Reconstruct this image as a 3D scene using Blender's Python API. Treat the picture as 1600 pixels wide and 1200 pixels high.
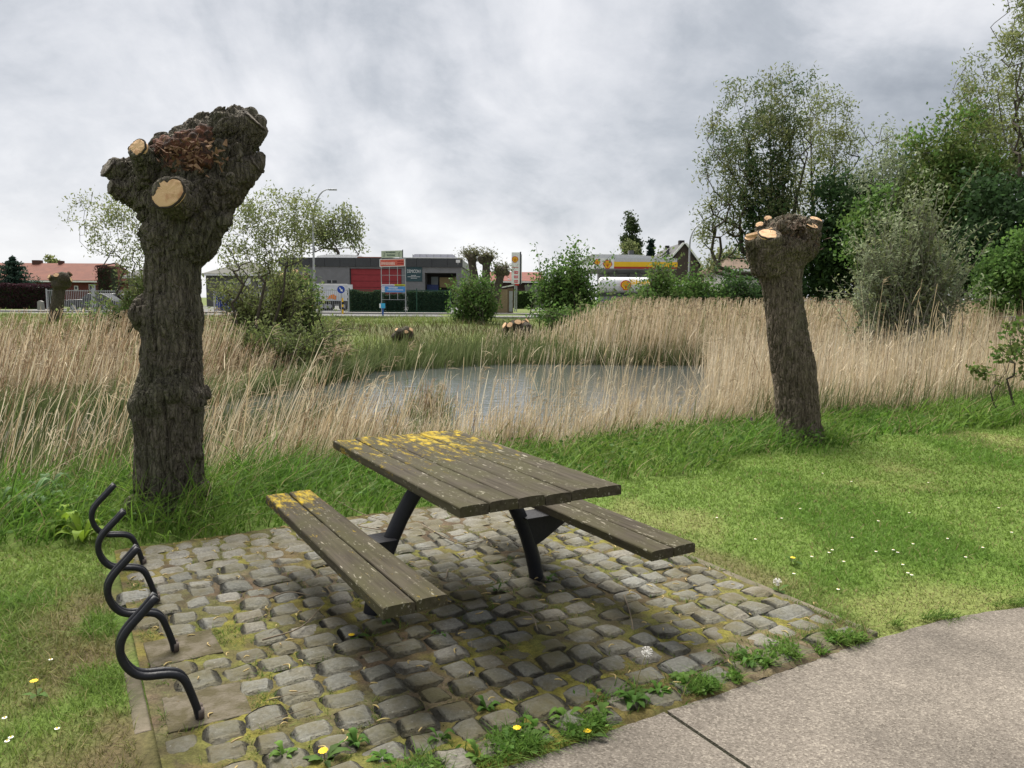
import bpy, bmesh, math, random
import numpy as np
from mathutils import Vector, Matrix

for o in list(bpy.data.objects):
    bpy.data.objects.remove(o)
scene = bpy.context.scene
COL = scene.collection
R = math.radians

# ------------------------------------------------------------------ camera, world, sun, exposure
CH, CP, CF, CR = 1.5741, 0.11, 1205.2, 0.0063          # eye height, downward pitch, focal length in photo pixels, roll
_c, _s = math.cos(CP), math.sin(CP)
_R0 = np.array([1, 0, 0.]); _U0 = np.array([0, _s, _c]); CAMF = np.array([0, _c, -_s])
CAMR = math.cos(CR) * _R0 + math.sin(CR) * _U0
CAMU = math.cos(CR) * _U0 - math.sin(CR) * _R0
cam_data = bpy.data.cameras.new('camera')
cam_data.sensor_width = 36.0
cam_data.lens = CF / 1600 * 36
cam_data.clip_start = 0.05
cam_data.clip_end = 3000
cam = bpy.data.objects.new('camera', cam_data)
COL.objects.link(cam)
cam.matrix_world = Matrix(((CAMR[0], CAMU[0], -CAMF[0], 0), (CAMR[1], CAMU[1], -CAMF[1], 0),
                           (CAMR[2], CAMU[2], -CAMF[2], CH), (0, 0, 0, 1)))
scene.camera = cam

SUN_EL, SUN_AZ = 56.0, -28.0       # elevation; azimuth measured from +y towards +x (negative: ahead and to the left)
SUN_STRENGTH, SUN_ANGLE = 4.4, 40.0
SKY_GAIN = 0.60
scene.view_settings.view_transform = 'Standard'
scene.view_settings.look = 'None'
scene.view_settings.exposure = 1.0
scene.view_settings.gamma = 1.0
scene.view_settings.use_curve_mapping = False


def build_world():
    w = bpy.data.worlds.new('World')
    scene.world = w
    w.use_nodes = True
    nt = w.node_tree
    nt.nodes.clear()
    N = nt.nodes.new
    L = nt.links.new
    out = N('ShaderNodeOutputWorld')
    sky = N('ShaderNodeTexSky')
    sky.sky_type = 'NISHITA'
    sky.sun_disc = False
    sky.sun_elevation = R(SUN_EL)
    sky.sun_rotation = R(SUN_AZ)
    bg_sky = N('ShaderNodeBackground'); bg_sky.inputs[1].default_value = 0.08
    L(sky.outputs[0], bg_sky.inputs[0])
    tc = N('ShaderNodeTexCoord')
    sep = N('ShaderNodeSeparateXYZ'); L(tc.outputs['Generated'], sep.inputs[0])

    def m(op, a, b=None, clamp=False):
        n = N('ShaderNodeMath'); n.operation = op; n.use_clamp = clamp
        for i, v in enumerate((a, b)):
            if v is None: continue
            if isinstance(v, (int, float)): n.inputs[i].default_value = v
            else: L(v, n.inputs[i])
        return n.outputs[0]
    z = m('MAXIMUM', sep.outputs[2], 0.0)
    zz = m('ADD', z, 0.55)
    px = m('DIVIDE', sep.outputs[0], zz)
    py = m('DIVIDE', sep.outputs[1], zz)
    comb = N('ShaderNodeCombineXYZ'); L(px, comb.inputs[0]); L(py, comb.inputs[1])
    comb.inputs[2].default_value = 3.7

    def noise(scale, detail, rough, dist, off):
        mp = N('ShaderNodeMapping'); mp.inputs['Location'].default_value = off
        L(comb.outputs[0], mp.inputs[0])
        n = N('ShaderNodeTexNoise')
        n.inputs['Scale'].default_value = scale; n.inputs['Detail'].default_value = detail
        n.inputs['Roughness'].default_value = rough; n.inputs['Distortion'].default_value = dist
        L(mp.outputs[0], n.inputs['Vector'])
        return n.outputs['Fac']
    big = noise(1.1, 3, 0.5, 0.3, (4.3, 1.2, 0))
    mid = noise(2.5, 8, 0.56, 0.5, (1.1, 7.4, 0))
    fine = noise(8.0, 8, 0.6, 0.2, (9.1, 2.4, 0))
    # one dark cloud bank ahead and to the right, one thinner one high on the left
    def bank(d, lo, hi):
        d = Vector(d).normalized()
        dp = N('ShaderNodeVectorMath'); dp.operation = 'DOT_PRODUCT'
        nm = N('ShaderNodeVectorMath'); nm.operation = 'NORMALIZE'; L(tc.outputs['Generated'], nm.inputs[0])
        L(nm.outputs[0], dp.inputs[0]); dp.inputs[1].default_value = d
        wob = m('ADD', dp.outputs['Value'], m('MULTIPLY', m('SUBTRACT', mid, 0.5), 0.16))
        mr = N('ShaderNodeMapRange'); mr.interpolation_type = 'SMOOTHSTEP'
        mr.inputs[1].default_value = lo; mr.inputs[2].default_value = hi
        L(wob, mr.inputs[0])
        return mr.outputs[0]
    dark1 = bank((0.47, 0.90, 0.26), 0.88, 1.0)
    dark2 = bank((-0.52, 0.80, 0.42), 0.93, 1.03)
    v = m('ADD', m('MULTIPLY', big, 0.35), m('ADD', m('MULTIPLY', mid, 0.85), m('MULTIPLY', fine, 0.28)))
    # v is about 0.74 on average
    v = m('ADD', m('MULTIPLY', m('SUBTRACT', v, 0.74), 2.1), 0.615)
    v = m('SUBTRACT', v, m('MULTIPLY', dark1, 0.40))
    v = m('SUBTRACT', v, m('MULTIPLY', dark2, 0.12))
    low = m('MULTIPLY', m('SUBTRACT', 1.0, m('MULTIPLY', z, 6.0, ), True), 0.17)
    v = m('ADD', v, low)
    ramp = N('ShaderNodeValToRGB'); L(v, ramp.inputs[0])
    cr = ramp.color_ramp
    cr.elements[0].position = 0.08; cr.elements[0].color = (0.31, 0.335, 0.375, 1)
    cr.elements[1].position = 1.0; cr.elements[1].color = (0.83, 0.835, 0.85, 1)
    for p, c in ((0.32, (0.43, 0.455, 0.495)), (0.52, (0.585, 0.60, 0.635)), (0.74, (0.72, 0.725, 0.75))):
        e = cr.elements.new(p); e.color = (*c, 1)
    bg_c = N('ShaderNodeBackground'); L(ramp.outputs[0], bg_c.inputs[0]); bg_c.inputs[1].default_value = SKY_GAIN
    mix = N('ShaderNodeMixShader'); mix.inputs[0].default_value = 0.95
    L(bg_sky.outputs[0], mix.inputs[1]); L(bg_c.outputs[0], mix.inputs[2])
    L(mix.outputs[0], out.inputs[0])


build_world()
sun_d = bpy.data.lights.new('sun', 'SUN')
sun_d.energy = SUN_STRENGTH
sun_d.angle = R(SUN_ANGLE)
sun_d.color = (1.0, 0.95, 0.87)
sun = bpy.data.objects.new('sun', sun_d)
COL.objects.link(sun)
_sv = Vector((math.sin(R(SUN_AZ)) * math.cos(R(SUN_EL)), math.cos(R(SUN_AZ)) * math.cos(R(SUN_EL)), math.sin(R(SUN_EL))))
sun.rotation_euler = _sv.to_track_quat('Z', 'Y').to_euler()
sun.location = _sv * 30

# ------------------------------------------------------------------ helpers
rng = np.random.default_rng(7)


def ray(px, py): return CAMF + CAMR * (px - 800) / CF - CAMU * (py - 600) / CF
def G(px, py, z=0.0):
    d = ray(px, py); return np.array([0, 0, CH]) + d * (z - CH) / d[2]
def D(px, py, depth):
    return np.array([0, 0, CH]) + ray(px, py) * depth


TH = -1.0407
UD = np.array([math.cos(TH), math.sin(TH)]); VD = np.array([-UD[1], UD[0]])   # the picnic site's own axes
def site(u, v, z=0.0):
    q = UD * u + VD * v; return np.array([q[0], q[1], z])


def _hash(ix, iy, iz, seed):
    h = (ix.astype(np.uint64) * np.uint64(374761393) + iy.astype(np.uint64) * np.uint64(668265263)
         + iz.astype(np.uint64) * np.uint64(2246822519) + np.uint64(seed * 3266489917 + 12345)) & np.uint64(0xffffffff)
    h = ((h ^ (h >> np.uint64(13))) * np.uint64(1274126177)) & np.uint64(0xffffffff)
    h = ((h ^ (h >> np.uint64(16))) * np.uint64(2654435761)) & np.uint64(0xffffffff)
    return ((h ^ (h >> np.uint64(15))) & np.uint64(0xffffff)).astype(np.float64) / 0xffffff


def vnoise(p, seed=0):
    p = np.asarray(p, float)
    if p.shape[-1] == 2: p = np.concatenate([p, np.zeros(p.shape[:-1] + (1,))], -1)
    i = np.floor(p); f = p - i
    i = (i + 100000).astype(np.int64); f = f * f * (3 - 2 * f)
    r = 0
    for dx in (0, 1):
        for dy in (0, 1):
            for dz in (0, 1):
                w = (f[..., 0] if dx else 1 - f[..., 0]) * (f[..., 1] if dy else 1 - f[..., 1]) * (f[..., 2] if dz else 1 - f[..., 2])
                r = r + w * _hash(i[..., 0] + dx, i[..., 1] + dy, i[..., 2] + dz, seed)
    return r


def fbm(p, seed=0, octv=4):
    p = np.asarray(p, float); a, s, t = 1.0, 0, 0
    for k in range(octv):
        s = s + a * vnoise(p * 2 ** k, seed + k * 17); t += a; a *= 0.5
    return s / t


def sstep(a, b, x):
    t = np.clip((np.asarray(x, float) - a) / (b - a), 0, 1); return t * t * (3 - 2 * t)


def mesh_np(name, V, Fs, mat=None, parent=None, col=None, smooth=False, link=True, loc=None, midx=None):
    """one mesh object from arrays; Fs is a list of (n, k) index arrays"""
    V = np.asarray(V, np.float32)
    me = bpy.data.meshes.new(name)
    me.vertices.add(len(V)); me.vertices.foreach_set('co', V.ravel())
    Fs = [np.asarray(f, np.int32) for f in Fs if len(f)]
    idx = np.concatenate([f.ravel() for f in Fs])
    tot = np.concatenate([np.full(len(f), f.shape[1], np.int32) for f in Fs])
    start = np.concatenate([[0], np.cumsum(tot)[:-1]]).astype(np.int32)
    me.loops.add(len(idx)); me.loops.foreach_set('vertex_index', idx)
    me.polygons.add(len(tot)); me.polygons.foreach_set('loop_start', start)
    me.polygons.foreach_set('use_smooth', np.full(len(tot), smooth, bool))
    if midx is not None: me.polygons.foreach_set('material_index', np.asarray(midx, np.int32))
    me.update(calc_edges=True)
    if col is not None:
        ca = me.color_attributes.new('Col', 'FLOAT_COLOR', 'POINT')
        c4 = np.ones((len(V), 4), np.float32); c4[:, :3] = col
        ca.data.foreach_set('color', c4.ravel())
    for m_ in (mat if isinstance(mat, (list, tuple)) else [mat]):
        if m_ is not None: me.materials.append(m_)
    if not link: return me
    o = bpy.data.objects.new(name, me); COL.objects.link(o)
    if parent is not None: o.parent = parent
    if loc is not None: o.location = loc
    return o


class MB:
    """gathers boxes, tubes and prisms into ONE mesh"""
    def __init__(self): self.V = []; self.F = {}; self.n = 0
    def add(self, V, F):
        V = np.asarray(V, float).reshape(-1, 3)
        for f in F: self.F.setdefault(len(f), []).append([i + self.n for i in f])
        self.V.append(V); self.n += len(V); return self
    def box(self, c, s, rz=0.0, M=None):
        x, y, z = np.array(s) / 2
        P = np.array([(-x, -y, -z), (x, -y, -z), (x, y, -z), (-x, y, -z), (-x, -y, z), (x, -y, z), (x, y, z), (-x, y, z)])
        if M is not None: P = P @ np.asarray(M).T
        if rz:
            k, q = math.cos(rz), math.sin(rz); P = P @ np.array([[k, q, 0], [-q, k, 0], [0, 0, 1]])
        return self.add(P + np.asarray(c, float), [(0, 3, 2, 1), (4, 5, 6, 7), (0, 1, 5, 4), (1, 2, 6, 5), (2, 3, 7, 6), (3, 0, 4, 7)])
    def prism(self, poly, y0, y1):
        """polygon in x,z swept along y"""
        n = len(poly); P = [(p[0], y0, p[1]) for p in poly] + [(p[0], y1, p[1]) for p in poly]
        F = [tuple(range(n)), tuple(range(2 * n - 1, n - 1, -1))] + [(i, i + n, (i + 1) % n + n, (i + 1) % n) for i in range(n)]
        return self.add(P, F)
    def tube(self, pts, rad, n=8, cap=True):
        pts = np.asarray(pts, float); rad = np.broadcast_to(np.asarray(rad, float), (len(pts),))
        t = np.gradient(pts, axis=0); t /= np.linalg.norm(t, axis=1)[:, None] + 1e-12
        a = np.array([0, 0, 1.]) if abs(t[0][2]) < 0.9 else np.array([1., 0, 0])
        rings = []
        nrm = np.cross(t[0], a); nrm /= np.linalg.norm(nrm)
        for i in range(len(pts)):
            nrm = nrm - t[i] * (nrm @ t[i]); nrm /= np.linalg.norm(nrm) + 1e-12
            b = np.cross(t[i], nrm)
            ang = np.arange(n) * 2 * math.pi / n
            rings.append(pts[i] + rad[i] * (np.cos(ang)[:, None] * nrm + np.sin(ang)[:, None] * b))
        F = []
        for i in range(len(pts) - 1):
            for k in range(n): F.append((i * n + k, i * n + (k + 1) % n, (i + 1) * n + (k + 1) % n, (i + 1) * n + k))
        if cap: F += [tuple(range(n - 1, -1, -1)), tuple((len(pts) - 1) * n + k for k in range(n))]
        return self.add(np.concatenate(rings), F)
    def build(self, name, mat, parent=None, smooth=False, bevel=0, loc=None, col=None):
        o = mesh_np(name, np.concatenate(self.V), [np.array(f) for f in self.F.values()], mat, parent, col, smooth, loc=loc)
        if bevel:
            b = o.modifiers.new('bevel', 'BEVEL'); b.width = bevel; b.segments = 2; b.limit_method = 'ANGLE'
        return o


def tag(o, label=None, cat=None, group=None, kind=None):
    for k, v in (('label', label), ('category', cat), ('group', group), ('kind', kind)):
        if v: o[k] = v
    return o


def thing(name, label, cat, loc=(0, 0, 0), rz=0.0, group=None):
    o = bpy.data.objects.new(name, None); COL.objects.link(o)
    o.empty_display_size = 0.2
    o.location = tuple(float(a) for a in loc); o.rotation_euler = (0, 0, rz)
    return tag(o, label, cat, group)


def copy_thing(root, loc, rz=None, label=None, scale=None):
    r = root.copy(); COL.objects.link(r); r.location = tuple(float(a) for a in loc)
    if rz is not None: r.rotation_euler = (0, 0, rz)
    if scale: r.scale = (scale,) * 3
    if label: r['label'] = label
    for ch in list(root.children):
        c = ch.copy(); COL.objects.link(c); c.parent = r
        for g in list(ch.children):
            d = g.copy(); COL.objects.link(d); d.parent = c
    return r


# ------------------------------------------------------------------ materials
MATS = {}


def mat(name, color, rough=0.8, color2=None, scale=8.0, bump=0.0, bscale=None, metal=0.0, detail=6, spec=0.3, stretch=(1, 1, 1), lo=0.35, hi=0.65, bdist=0.01):
    if name in MATS: return MATS[name]
    m = bpy.data.materials.new(name); m.use_nodes = True; MATS[name] = m
    nt = m.node_tree; N = nt.nodes.new; L = nt.links.new
    b = nt.nodes['Principled BSDF']
    b.inputs['Roughness'].default_value = rough; b.inputs['Metallic'].default_value = metal
    b.inputs['Specular IOR Level'].default_value = spec
    b.inputs['Base Color'].default_value = (*color, 1)
    tc = N('ShaderNodeTexCoord'); mp = N('ShaderNodeMapping'); mp.inputs['Scale'].default_value = stretch
    L(tc.outputs['Object'], mp.inputs[0])
    if color2 is None: color2 = tuple(c * 0.8 for c in color)
    n = N('ShaderNodeTexNoise'); n.inputs['Scale'].default_value = scale; n.inputs['Detail'].default_value = detail
    n.inputs['Roughness'].default_value = 0.6; L(mp.outputs[0], n.inputs['Vector'])
    mr = N('ShaderNodeMapRange'); mr.inputs[1].default_value = lo; mr.inputs[2].default_value = hi
    L(n.outputs['Fac'], mr.inputs[0])
    mx = N('ShaderNodeMix'); mx.data_type = 'RGBA'; mx.inputs[6].default_value = (*color, 1); mx.inputs[7].default_value = (*color2, 1)
    L(mr.outputs[0], mx.inputs[0]); L(mx.outputs[2], b.inputs['Base Color'])
    if bump:
        n2 = N('ShaderNodeTexNoise'); n2.inputs['Scale'].default_value = bscale or scale * 4; n2.inputs['Detail'].default_value = 5
        L(mp.outputs[0], n2.inputs['Vector'])
        bp = N('ShaderNodeBump'); bp.inputs['Strength'].default_value = bump; bp.inputs['Distance'].default_value = bdist
        L(n2.outputs['Fac'], bp.inputs['Height']); L(bp.outputs[0], b.inputs['Normal'])
    return m


def plant_mat(name, rough=0.65, trans=0.35, spec=0.15):
    """leaf colour comes from the plant's own Col attribute; a share of the light passes through"""
    if name in MATS: return MATS[name]
    m = bpy.data.materials.new(name); m.use_nodes = True; MATS[name] = m
    nt = m.node_tree; N = nt.nodes.new; L = nt.links.new
    b = nt.nodes['Principled BSDF']; out = nt.nodes['Material Output']
    b.inputs['Roughness'].default_value = rough; b.inputs['Specular IOR Level'].default_value = spec
    a = N('ShaderNodeAttribute'); a.attribute_name = 'Col'
    L(a.outputs['Color'], b.inputs['Base Color'])
    t = N('ShaderNodeBsdfTranslucent'); L(a.outputs['Color'], t.inputs[0])
    mx = N('ShaderNodeMixShader'); mx.inputs[0].default_value = trans
    L(b.outputs[0], mx.inputs[1]); L(t.outputs[0], mx.inputs[2]); L(mx.outputs[0], out.inputs[0])
    return m


def col_mat(name, rough=0.9, bump=0.3, bscale=60, bdist=0.01, spec=0.2, mul=None):
    """solid whose colour is its Col attribute, with a little grain"""
    if name in MATS: return MATS[name]
    m = bpy.data.materials.new(name); m.use_nodes = True; MATS[name] = m
    nt = m.node_tree; N = nt.nodes.new; L = nt.links.new
    b = nt.nodes['Principled BSDF']; b.inputs['Roughness'].default_value = rough; b.inputs['Specular IOR Level'].default_value = spec
    a = N('ShaderNodeAttribute'); a.attribute_name = 'Col'
    tc = N('ShaderNodeTexCoord')
    n = N('ShaderNodeTexNoise'); n.inputs['Scale'].default_value = bscale; n.inputs['Detail'].default_value = 6; n.inputs['Roughness'].default_value = 0.65
    L(tc.outputs['Object'], n.inputs['Vector'])
    mr = N('ShaderNodeMapRange'); mr.inputs[1].default_value = 0.3; mr.inputs[2].default_value = 0.7; mr.inputs[3].default_value = 0.6; mr.inputs[4].default_value = 1.4
    L(n.outputs['Fac'], mr.inputs[0])
    vm = N('ShaderNodeVectorMath'); vm.operation = 'SCALE'; L(a.outputs['Color'], vm.inputs[0]); L(mr.outputs[0], vm.inputs['Scale'])
    L(vm.outputs[0], b.inputs['Base Color'])
    bp = N('ShaderNodeBump'); bp.inputs['Strength'].default_value = bump; bp.inputs['Distance'].default_value = bdist
    L(n.outputs['Fac'], bp.inputs['Height']); L(bp.outputs[0], b.inputs['Normal'])
    return m


M_LEAF = plant_mat('leaf', 0.65, 0.42)
M_GRASS = plant_mat('grass_blade', 0.65, 0.42)
M_REED = plant_mat('dry_reed', 0.7, 0.3, 0.15)
M_GROUND = col_mat('ground', 0.95, 0.5, 45, 0.02)
M_BRANCH = mat('branch_bark', (0.075, 0.062, 0.045), 0.9, (0.045, 0.038, 0.028), 6, 0.4, 20)
M_STEEL = mat('galvanised_steel', (0.38, 0.39, 0.40), 0.5, (0.30, 0.31, 0.32), 3, metal=0.3)
M_WHITE = mat('white_paint', (0.78, 0.78, 0.77), 0.5, (0.66, 0.66, 0.64), 2)
M_BLACK = mat('black_rubber', (0.02, 0.02, 0.02), 0.7)
M_GLASS = mat('dark_window_glass', (0.03, 0.035, 0.04), 0.08, (0.05, 0.055, 0.06), 1, spec=0.5)
M_RED = mat('red_paint', (0.55, 0.03, 0.025), 0.5, (0.45, 0.025, 0.02), 2)
M_YEL = mat('yellow_paint', (0.80, 0.50, 0.02), 0.5, (0.74, 0.45, 0.02), 2)


# ------------------------------------------------------------------ ribbons: grass, reeds, leaves
def ribbons(P, W, side, colr):
    """P (N,K,3) centre lines, W (N,K) half widths, side (N,3), colr (N,K,3) -> V, F, C"""
    N_, K = P.shape[:2]
    A = P - side[:, None, :] * W[..., None]; B = P + side[:, None, :] * W[..., None]
    V = np.stack([A, B], 2).reshape(-1, 3)
    base = (np.arange(N_) * K * 2)[:, None] + (np.arange(K - 1) * 2)[None, :]
    F = np.stack([base, base + 1, base + 3, base + 2], -1).reshape(-1, 4)
    C = np.repeat(colr.reshape(-1, 3), 2, axis=0)
    return V, F, C


class Bag:
    def __init__(self): self.V = []; self.F = []; self.C = []; self.n = 0
    def add(self, V, F, C):
        self.V.append(V); self.F.append(F + self.n); self.C.append(C); self.n += len(V)
    def build(self, name, m, parent=None, smooth=False):
        return mesh_np(name, np.concatenate(self.V), self.F, m, parent, np.concatenate(self.C), smooth)


def blades(xy, z, h, w, lean_dir, lean, colr, K=4, tipcol=None, r=rng):
    """curved tapering blades; lean is the sideways travel of the tip as a share of the height"""
    n = len(xy)
    t = np.linspace(0, 1, K)
    P = np.zeros((n, K, 3))
    P[:, :, 0] = xy[:, 0:1] + (lean_dir[:, 0] * lean * h)[:, None] * t ** 1.7
    P[:, :, 1] = xy[:, 1:2] + (lean_dir[:, 1] * lean * h)[:, None] * t ** 1.7
    drop = np.clip(1 - 0.35 * lean, 0.3, 1)
    P[:, :, 2] = z[:, None] + (h * drop)[:, None] * (t * (1 + 0.25 * lean[:, None].clip(0, 1.5)) - 0.25 * lean[:, None].clip(0, 1.5) * t ** 3)
    W = w[:, None] * np.clip(1.05 - t ** 1.6, 0.06, 1)[None]
    a = r.uniform(0, 2 * np.pi, n)
    side = np.stack([np.cos(a), np.sin(a), np.zeros(n)], 1)
    c = np.repeat(colr[:, None, :], K, 1)
    if tipcol is not None: c = c * (1 - t[None, :, None] ** 2) + tipcol[:, None, :] * t[None, :, None] ** 2
    return ribbons(P, W, side, c)


# ------------------------------------------------------------------ terrain
BANK = np.array([(-60, -20), (-25, -4), (-12, 2.0), (-6, 4.6), (-3.76, 5.7), (-3.45, 6.07), (-2.4, 6.25), (-2.0, 6.65), (-1.38, 6.85), (0.67, 7.9), (1.43, 8.4), (2.7, 9.2), (4.3, 10.1), (5.75, 10.6), (8.45, 12.6), (14, 16), (30, 24), (60, 36)])
FARB = np.array([(-60, 12), (-25, 14.5), (-9, 15.5), (-6, 17.5), (-4, 23.0), (0, 26.0), (8, 26.0), (14, 25), (24, 26), (40, 34), (60, 44)])
def bank_y(x): return np.interp(x, BANK[:, 0], BANK[:, 1])
def far_y(x): return np.interp(x, FARB[:, 0], FARB[:, 1])
WATER_Z = -0.55
def sdist(x, y):          # distance past the near bank's edge (positive towards the pond)
    s = (bank_y(x + 0.3) - bank_y(x - 0.3)) / 0.6
    return (y - bank_y(x)) / np.sqrt(1 + s * s)
def ground_z(x, y):
    x = np.asarray(x, float); y = np.asarray(y, float)
    s = sdist(x, y)
    near = -1.0 * sstep(-0.15, 2.6 + 2.6 * sstep(-2.9, -4.0, x), s)
    f = y - far_y(x)
    far = -1.0 + 0.75 * sstep(-1.5, 2.0, f) + 0.60 * sstep(1.0, 16.0, f)
    z = np.where(f > -1.5, np.maximum(near, far), near)
    p = np.stack([x, y], -1)
    lawn = sstep(0.35, 1.2, np.maximum(np.maximum(-5.15 - (x * UD[0] + y * UD[1]), (x * VD[0] + y * VD[1]) - 3.3), 0.1 - (x * VD[0] + y * VD[1])))
    z = z + lawn * (fbm(p * 1.3, 5, 3) - 0.5) * 0.05 * (1 - sstep(0.5, 2, s)) + np.where(f > 2, (fbm(p * 0.35, 9, 3) - 0.5) * 0.3 * sstep(2, 8, f), 0)
    return z


C_LAWN = np.array([0.138, 0.212, 0.040]); C_DRY = np.array([0.230, 0.230, 0.080]); C_LUSH = np.array([0.095, 0.205, 0.028]); C_SOIL = np.array([0.085, 0.058, 0.036])
def lawn_mix(x, y):
    p = np.stack([x, y], -1)
    u = x * UD[0] + y * UD[1]; v = x * VD[0] + y * VD[1]
    dry = sstep(0.48, 0.70, fbm(p * 1.1, 21, 4)) * (1 - 0.8 * sstep(-0.8, -1.4, x))
    lush = sstep(0.52, 0.68, fbm(p * 0.8 + 9, 33, 4))
    # trodden strip outside the left kerb and the right kerb
    worn = np.exp(-((v - 0.05) / 0.28) ** 2) * sstep(-4.9, -4.3, u) * (1 - sstep(-2.5, -2.2, u)) * sstep(0.36, 0.52, fbm(p * 3.1, 41, 3))
    worn = np.maximum(worn, 0.7 * np.exp(-((v - 3.38) / 0.16) ** 2) * sstep(-5.2, -4.8, u) * (1 - sstep(-3.0, -2.3, u)) * sstep(0.35, 0.6, fbm(p * 3.3, 47, 3)))
    return dry, lush, np.clip(worn * 0.75, 0, 1)
def lawn_col(x, y):
    dry, lush, worn = lawn_mix(x, y)
    c = C_LAWN[None] * (1 - dry[:, None] * 0.55) + C_DRY[None] * dry[:, None] * 0.55
    c = c * (1 - lush[:, None] * 0.5) + C_LUSH[None] * lush[:, None] * 0.5
    return c * (1 - worn[:, None]) + np.array([0.17, 0.135, 0.06]) * worn[:, None]


def axis(a, b, step, lo, hi, g=1.12):
    xs = list(np.arange(a, b + 1e-6, step)); d = step; x = xs[-1]
    while x < hi: d *= g; x += d; xs.append(x)
    d = step; x = xs[0]; pre = []
    while x > lo: d *= g; x -= d; pre.append(x)
    return np.array(pre[::-1] + xs)


def build_ground():
    xs = axis(-5, 8, 0.09, -700, 700); ys = axis(1.5, 13, 0.09, -60, 1200)
    X, Y = np.meshgrid(xs, ys); x, y = X.ravel(), Y.ravel()
    z = ground_z(x, y)
    V = np.stack([x, y, z], 1)
    nx, ny = len(xs), len(ys)
    i = (np.arange(ny - 1)[:, None] * nx + np.arange(nx - 1)[None]).ravel()
    F = np.stack([i, i + 1, i + nx + 1, i + nx], 1)
    c = lawn_col(x, y) * 0.75
    dry, lush, worn = lawn_mix(x, y)
    c = c * (1 - worn[:, None]) + C_SOIL * worn[:, None]
    s = sdist(x, y)
    mud = sstep(0.2, 1.2, s)
    c = c * (1 - mud[:, None]) + np.array([0.035, 0.028, 0.018]) * mud[:, None]
    f = y - far_y(x)
    fg = sstep(0.5, 3.0, f) * (s > 0)
    p = np.stack([x, y], -1)
    k = fbm(p * 0.5, 61, 4)[:, None]
    gcol = np.array([0.065, 0.095, 0.022]) * (1 - k) + np.array([0.13, 0.155, 0.04]) * k
    dk = (sstep(2, 5, f) * (1 - sstep(12, 19, f)) * sstep(0.35, 0.6, fbm(p * 0.35, 63, 3)))[:, None]
    gcol = gcol * (1 - 0.6 * dk) + np.array([0.07, 0.06, 0.03]) * 0.6 * dk
    c = c * (1 - fg[:, None]) + gcol * fg[:, None]
    o = mesh_np('ground', V, [F], M_GROUND, col=c, smooth=True)
    tag(o, kind='structure')


build_ground()


def build_water():
    m = bpy.data.materials.new('pond_water'); m.use_nodes = True
    nt = m.node_tree; N = nt.nodes.new; L = nt.links.new; b = nt.nodes['Principled BSDF']
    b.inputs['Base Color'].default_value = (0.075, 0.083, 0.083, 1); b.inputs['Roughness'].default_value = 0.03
    b.inputs['IOR'].default_value = 1.5; b.inputs['Specular IOR Level'].default_value = 1.0
    tc = N('ShaderNodeTexCoord'); mp = N('ShaderNodeMapping'); mp.inputs['Scale'].default_value = (1.0, 2.2, 1)
    L(tc.outputs['Object'], mp.inputs[0])
    n = N('ShaderNodeTexNoise'); n.inputs['Scale'].default_value = 3.2; n.inputs['Detail'].default_value = 3; L(mp.outputs[0], n.inputs['Vector'])
    bp = N('ShaderNodeBump'); bp.inputs['Strength'].default_value = 0.45; bp.inputs['Distance'].default_value = 0.03
    L(n.outputs['Fac'], bp.inputs['Height']); L(bp.outputs[0], b.inputs['Normal'])
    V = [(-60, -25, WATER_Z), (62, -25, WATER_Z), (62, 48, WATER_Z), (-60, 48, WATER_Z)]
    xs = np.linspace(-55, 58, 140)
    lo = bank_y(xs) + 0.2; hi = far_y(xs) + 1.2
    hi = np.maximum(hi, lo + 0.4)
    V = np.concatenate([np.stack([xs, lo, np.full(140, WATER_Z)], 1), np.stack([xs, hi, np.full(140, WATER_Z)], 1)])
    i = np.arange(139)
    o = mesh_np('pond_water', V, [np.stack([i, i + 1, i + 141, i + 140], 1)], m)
    tag(o, kind='structure')


build_water()


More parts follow.
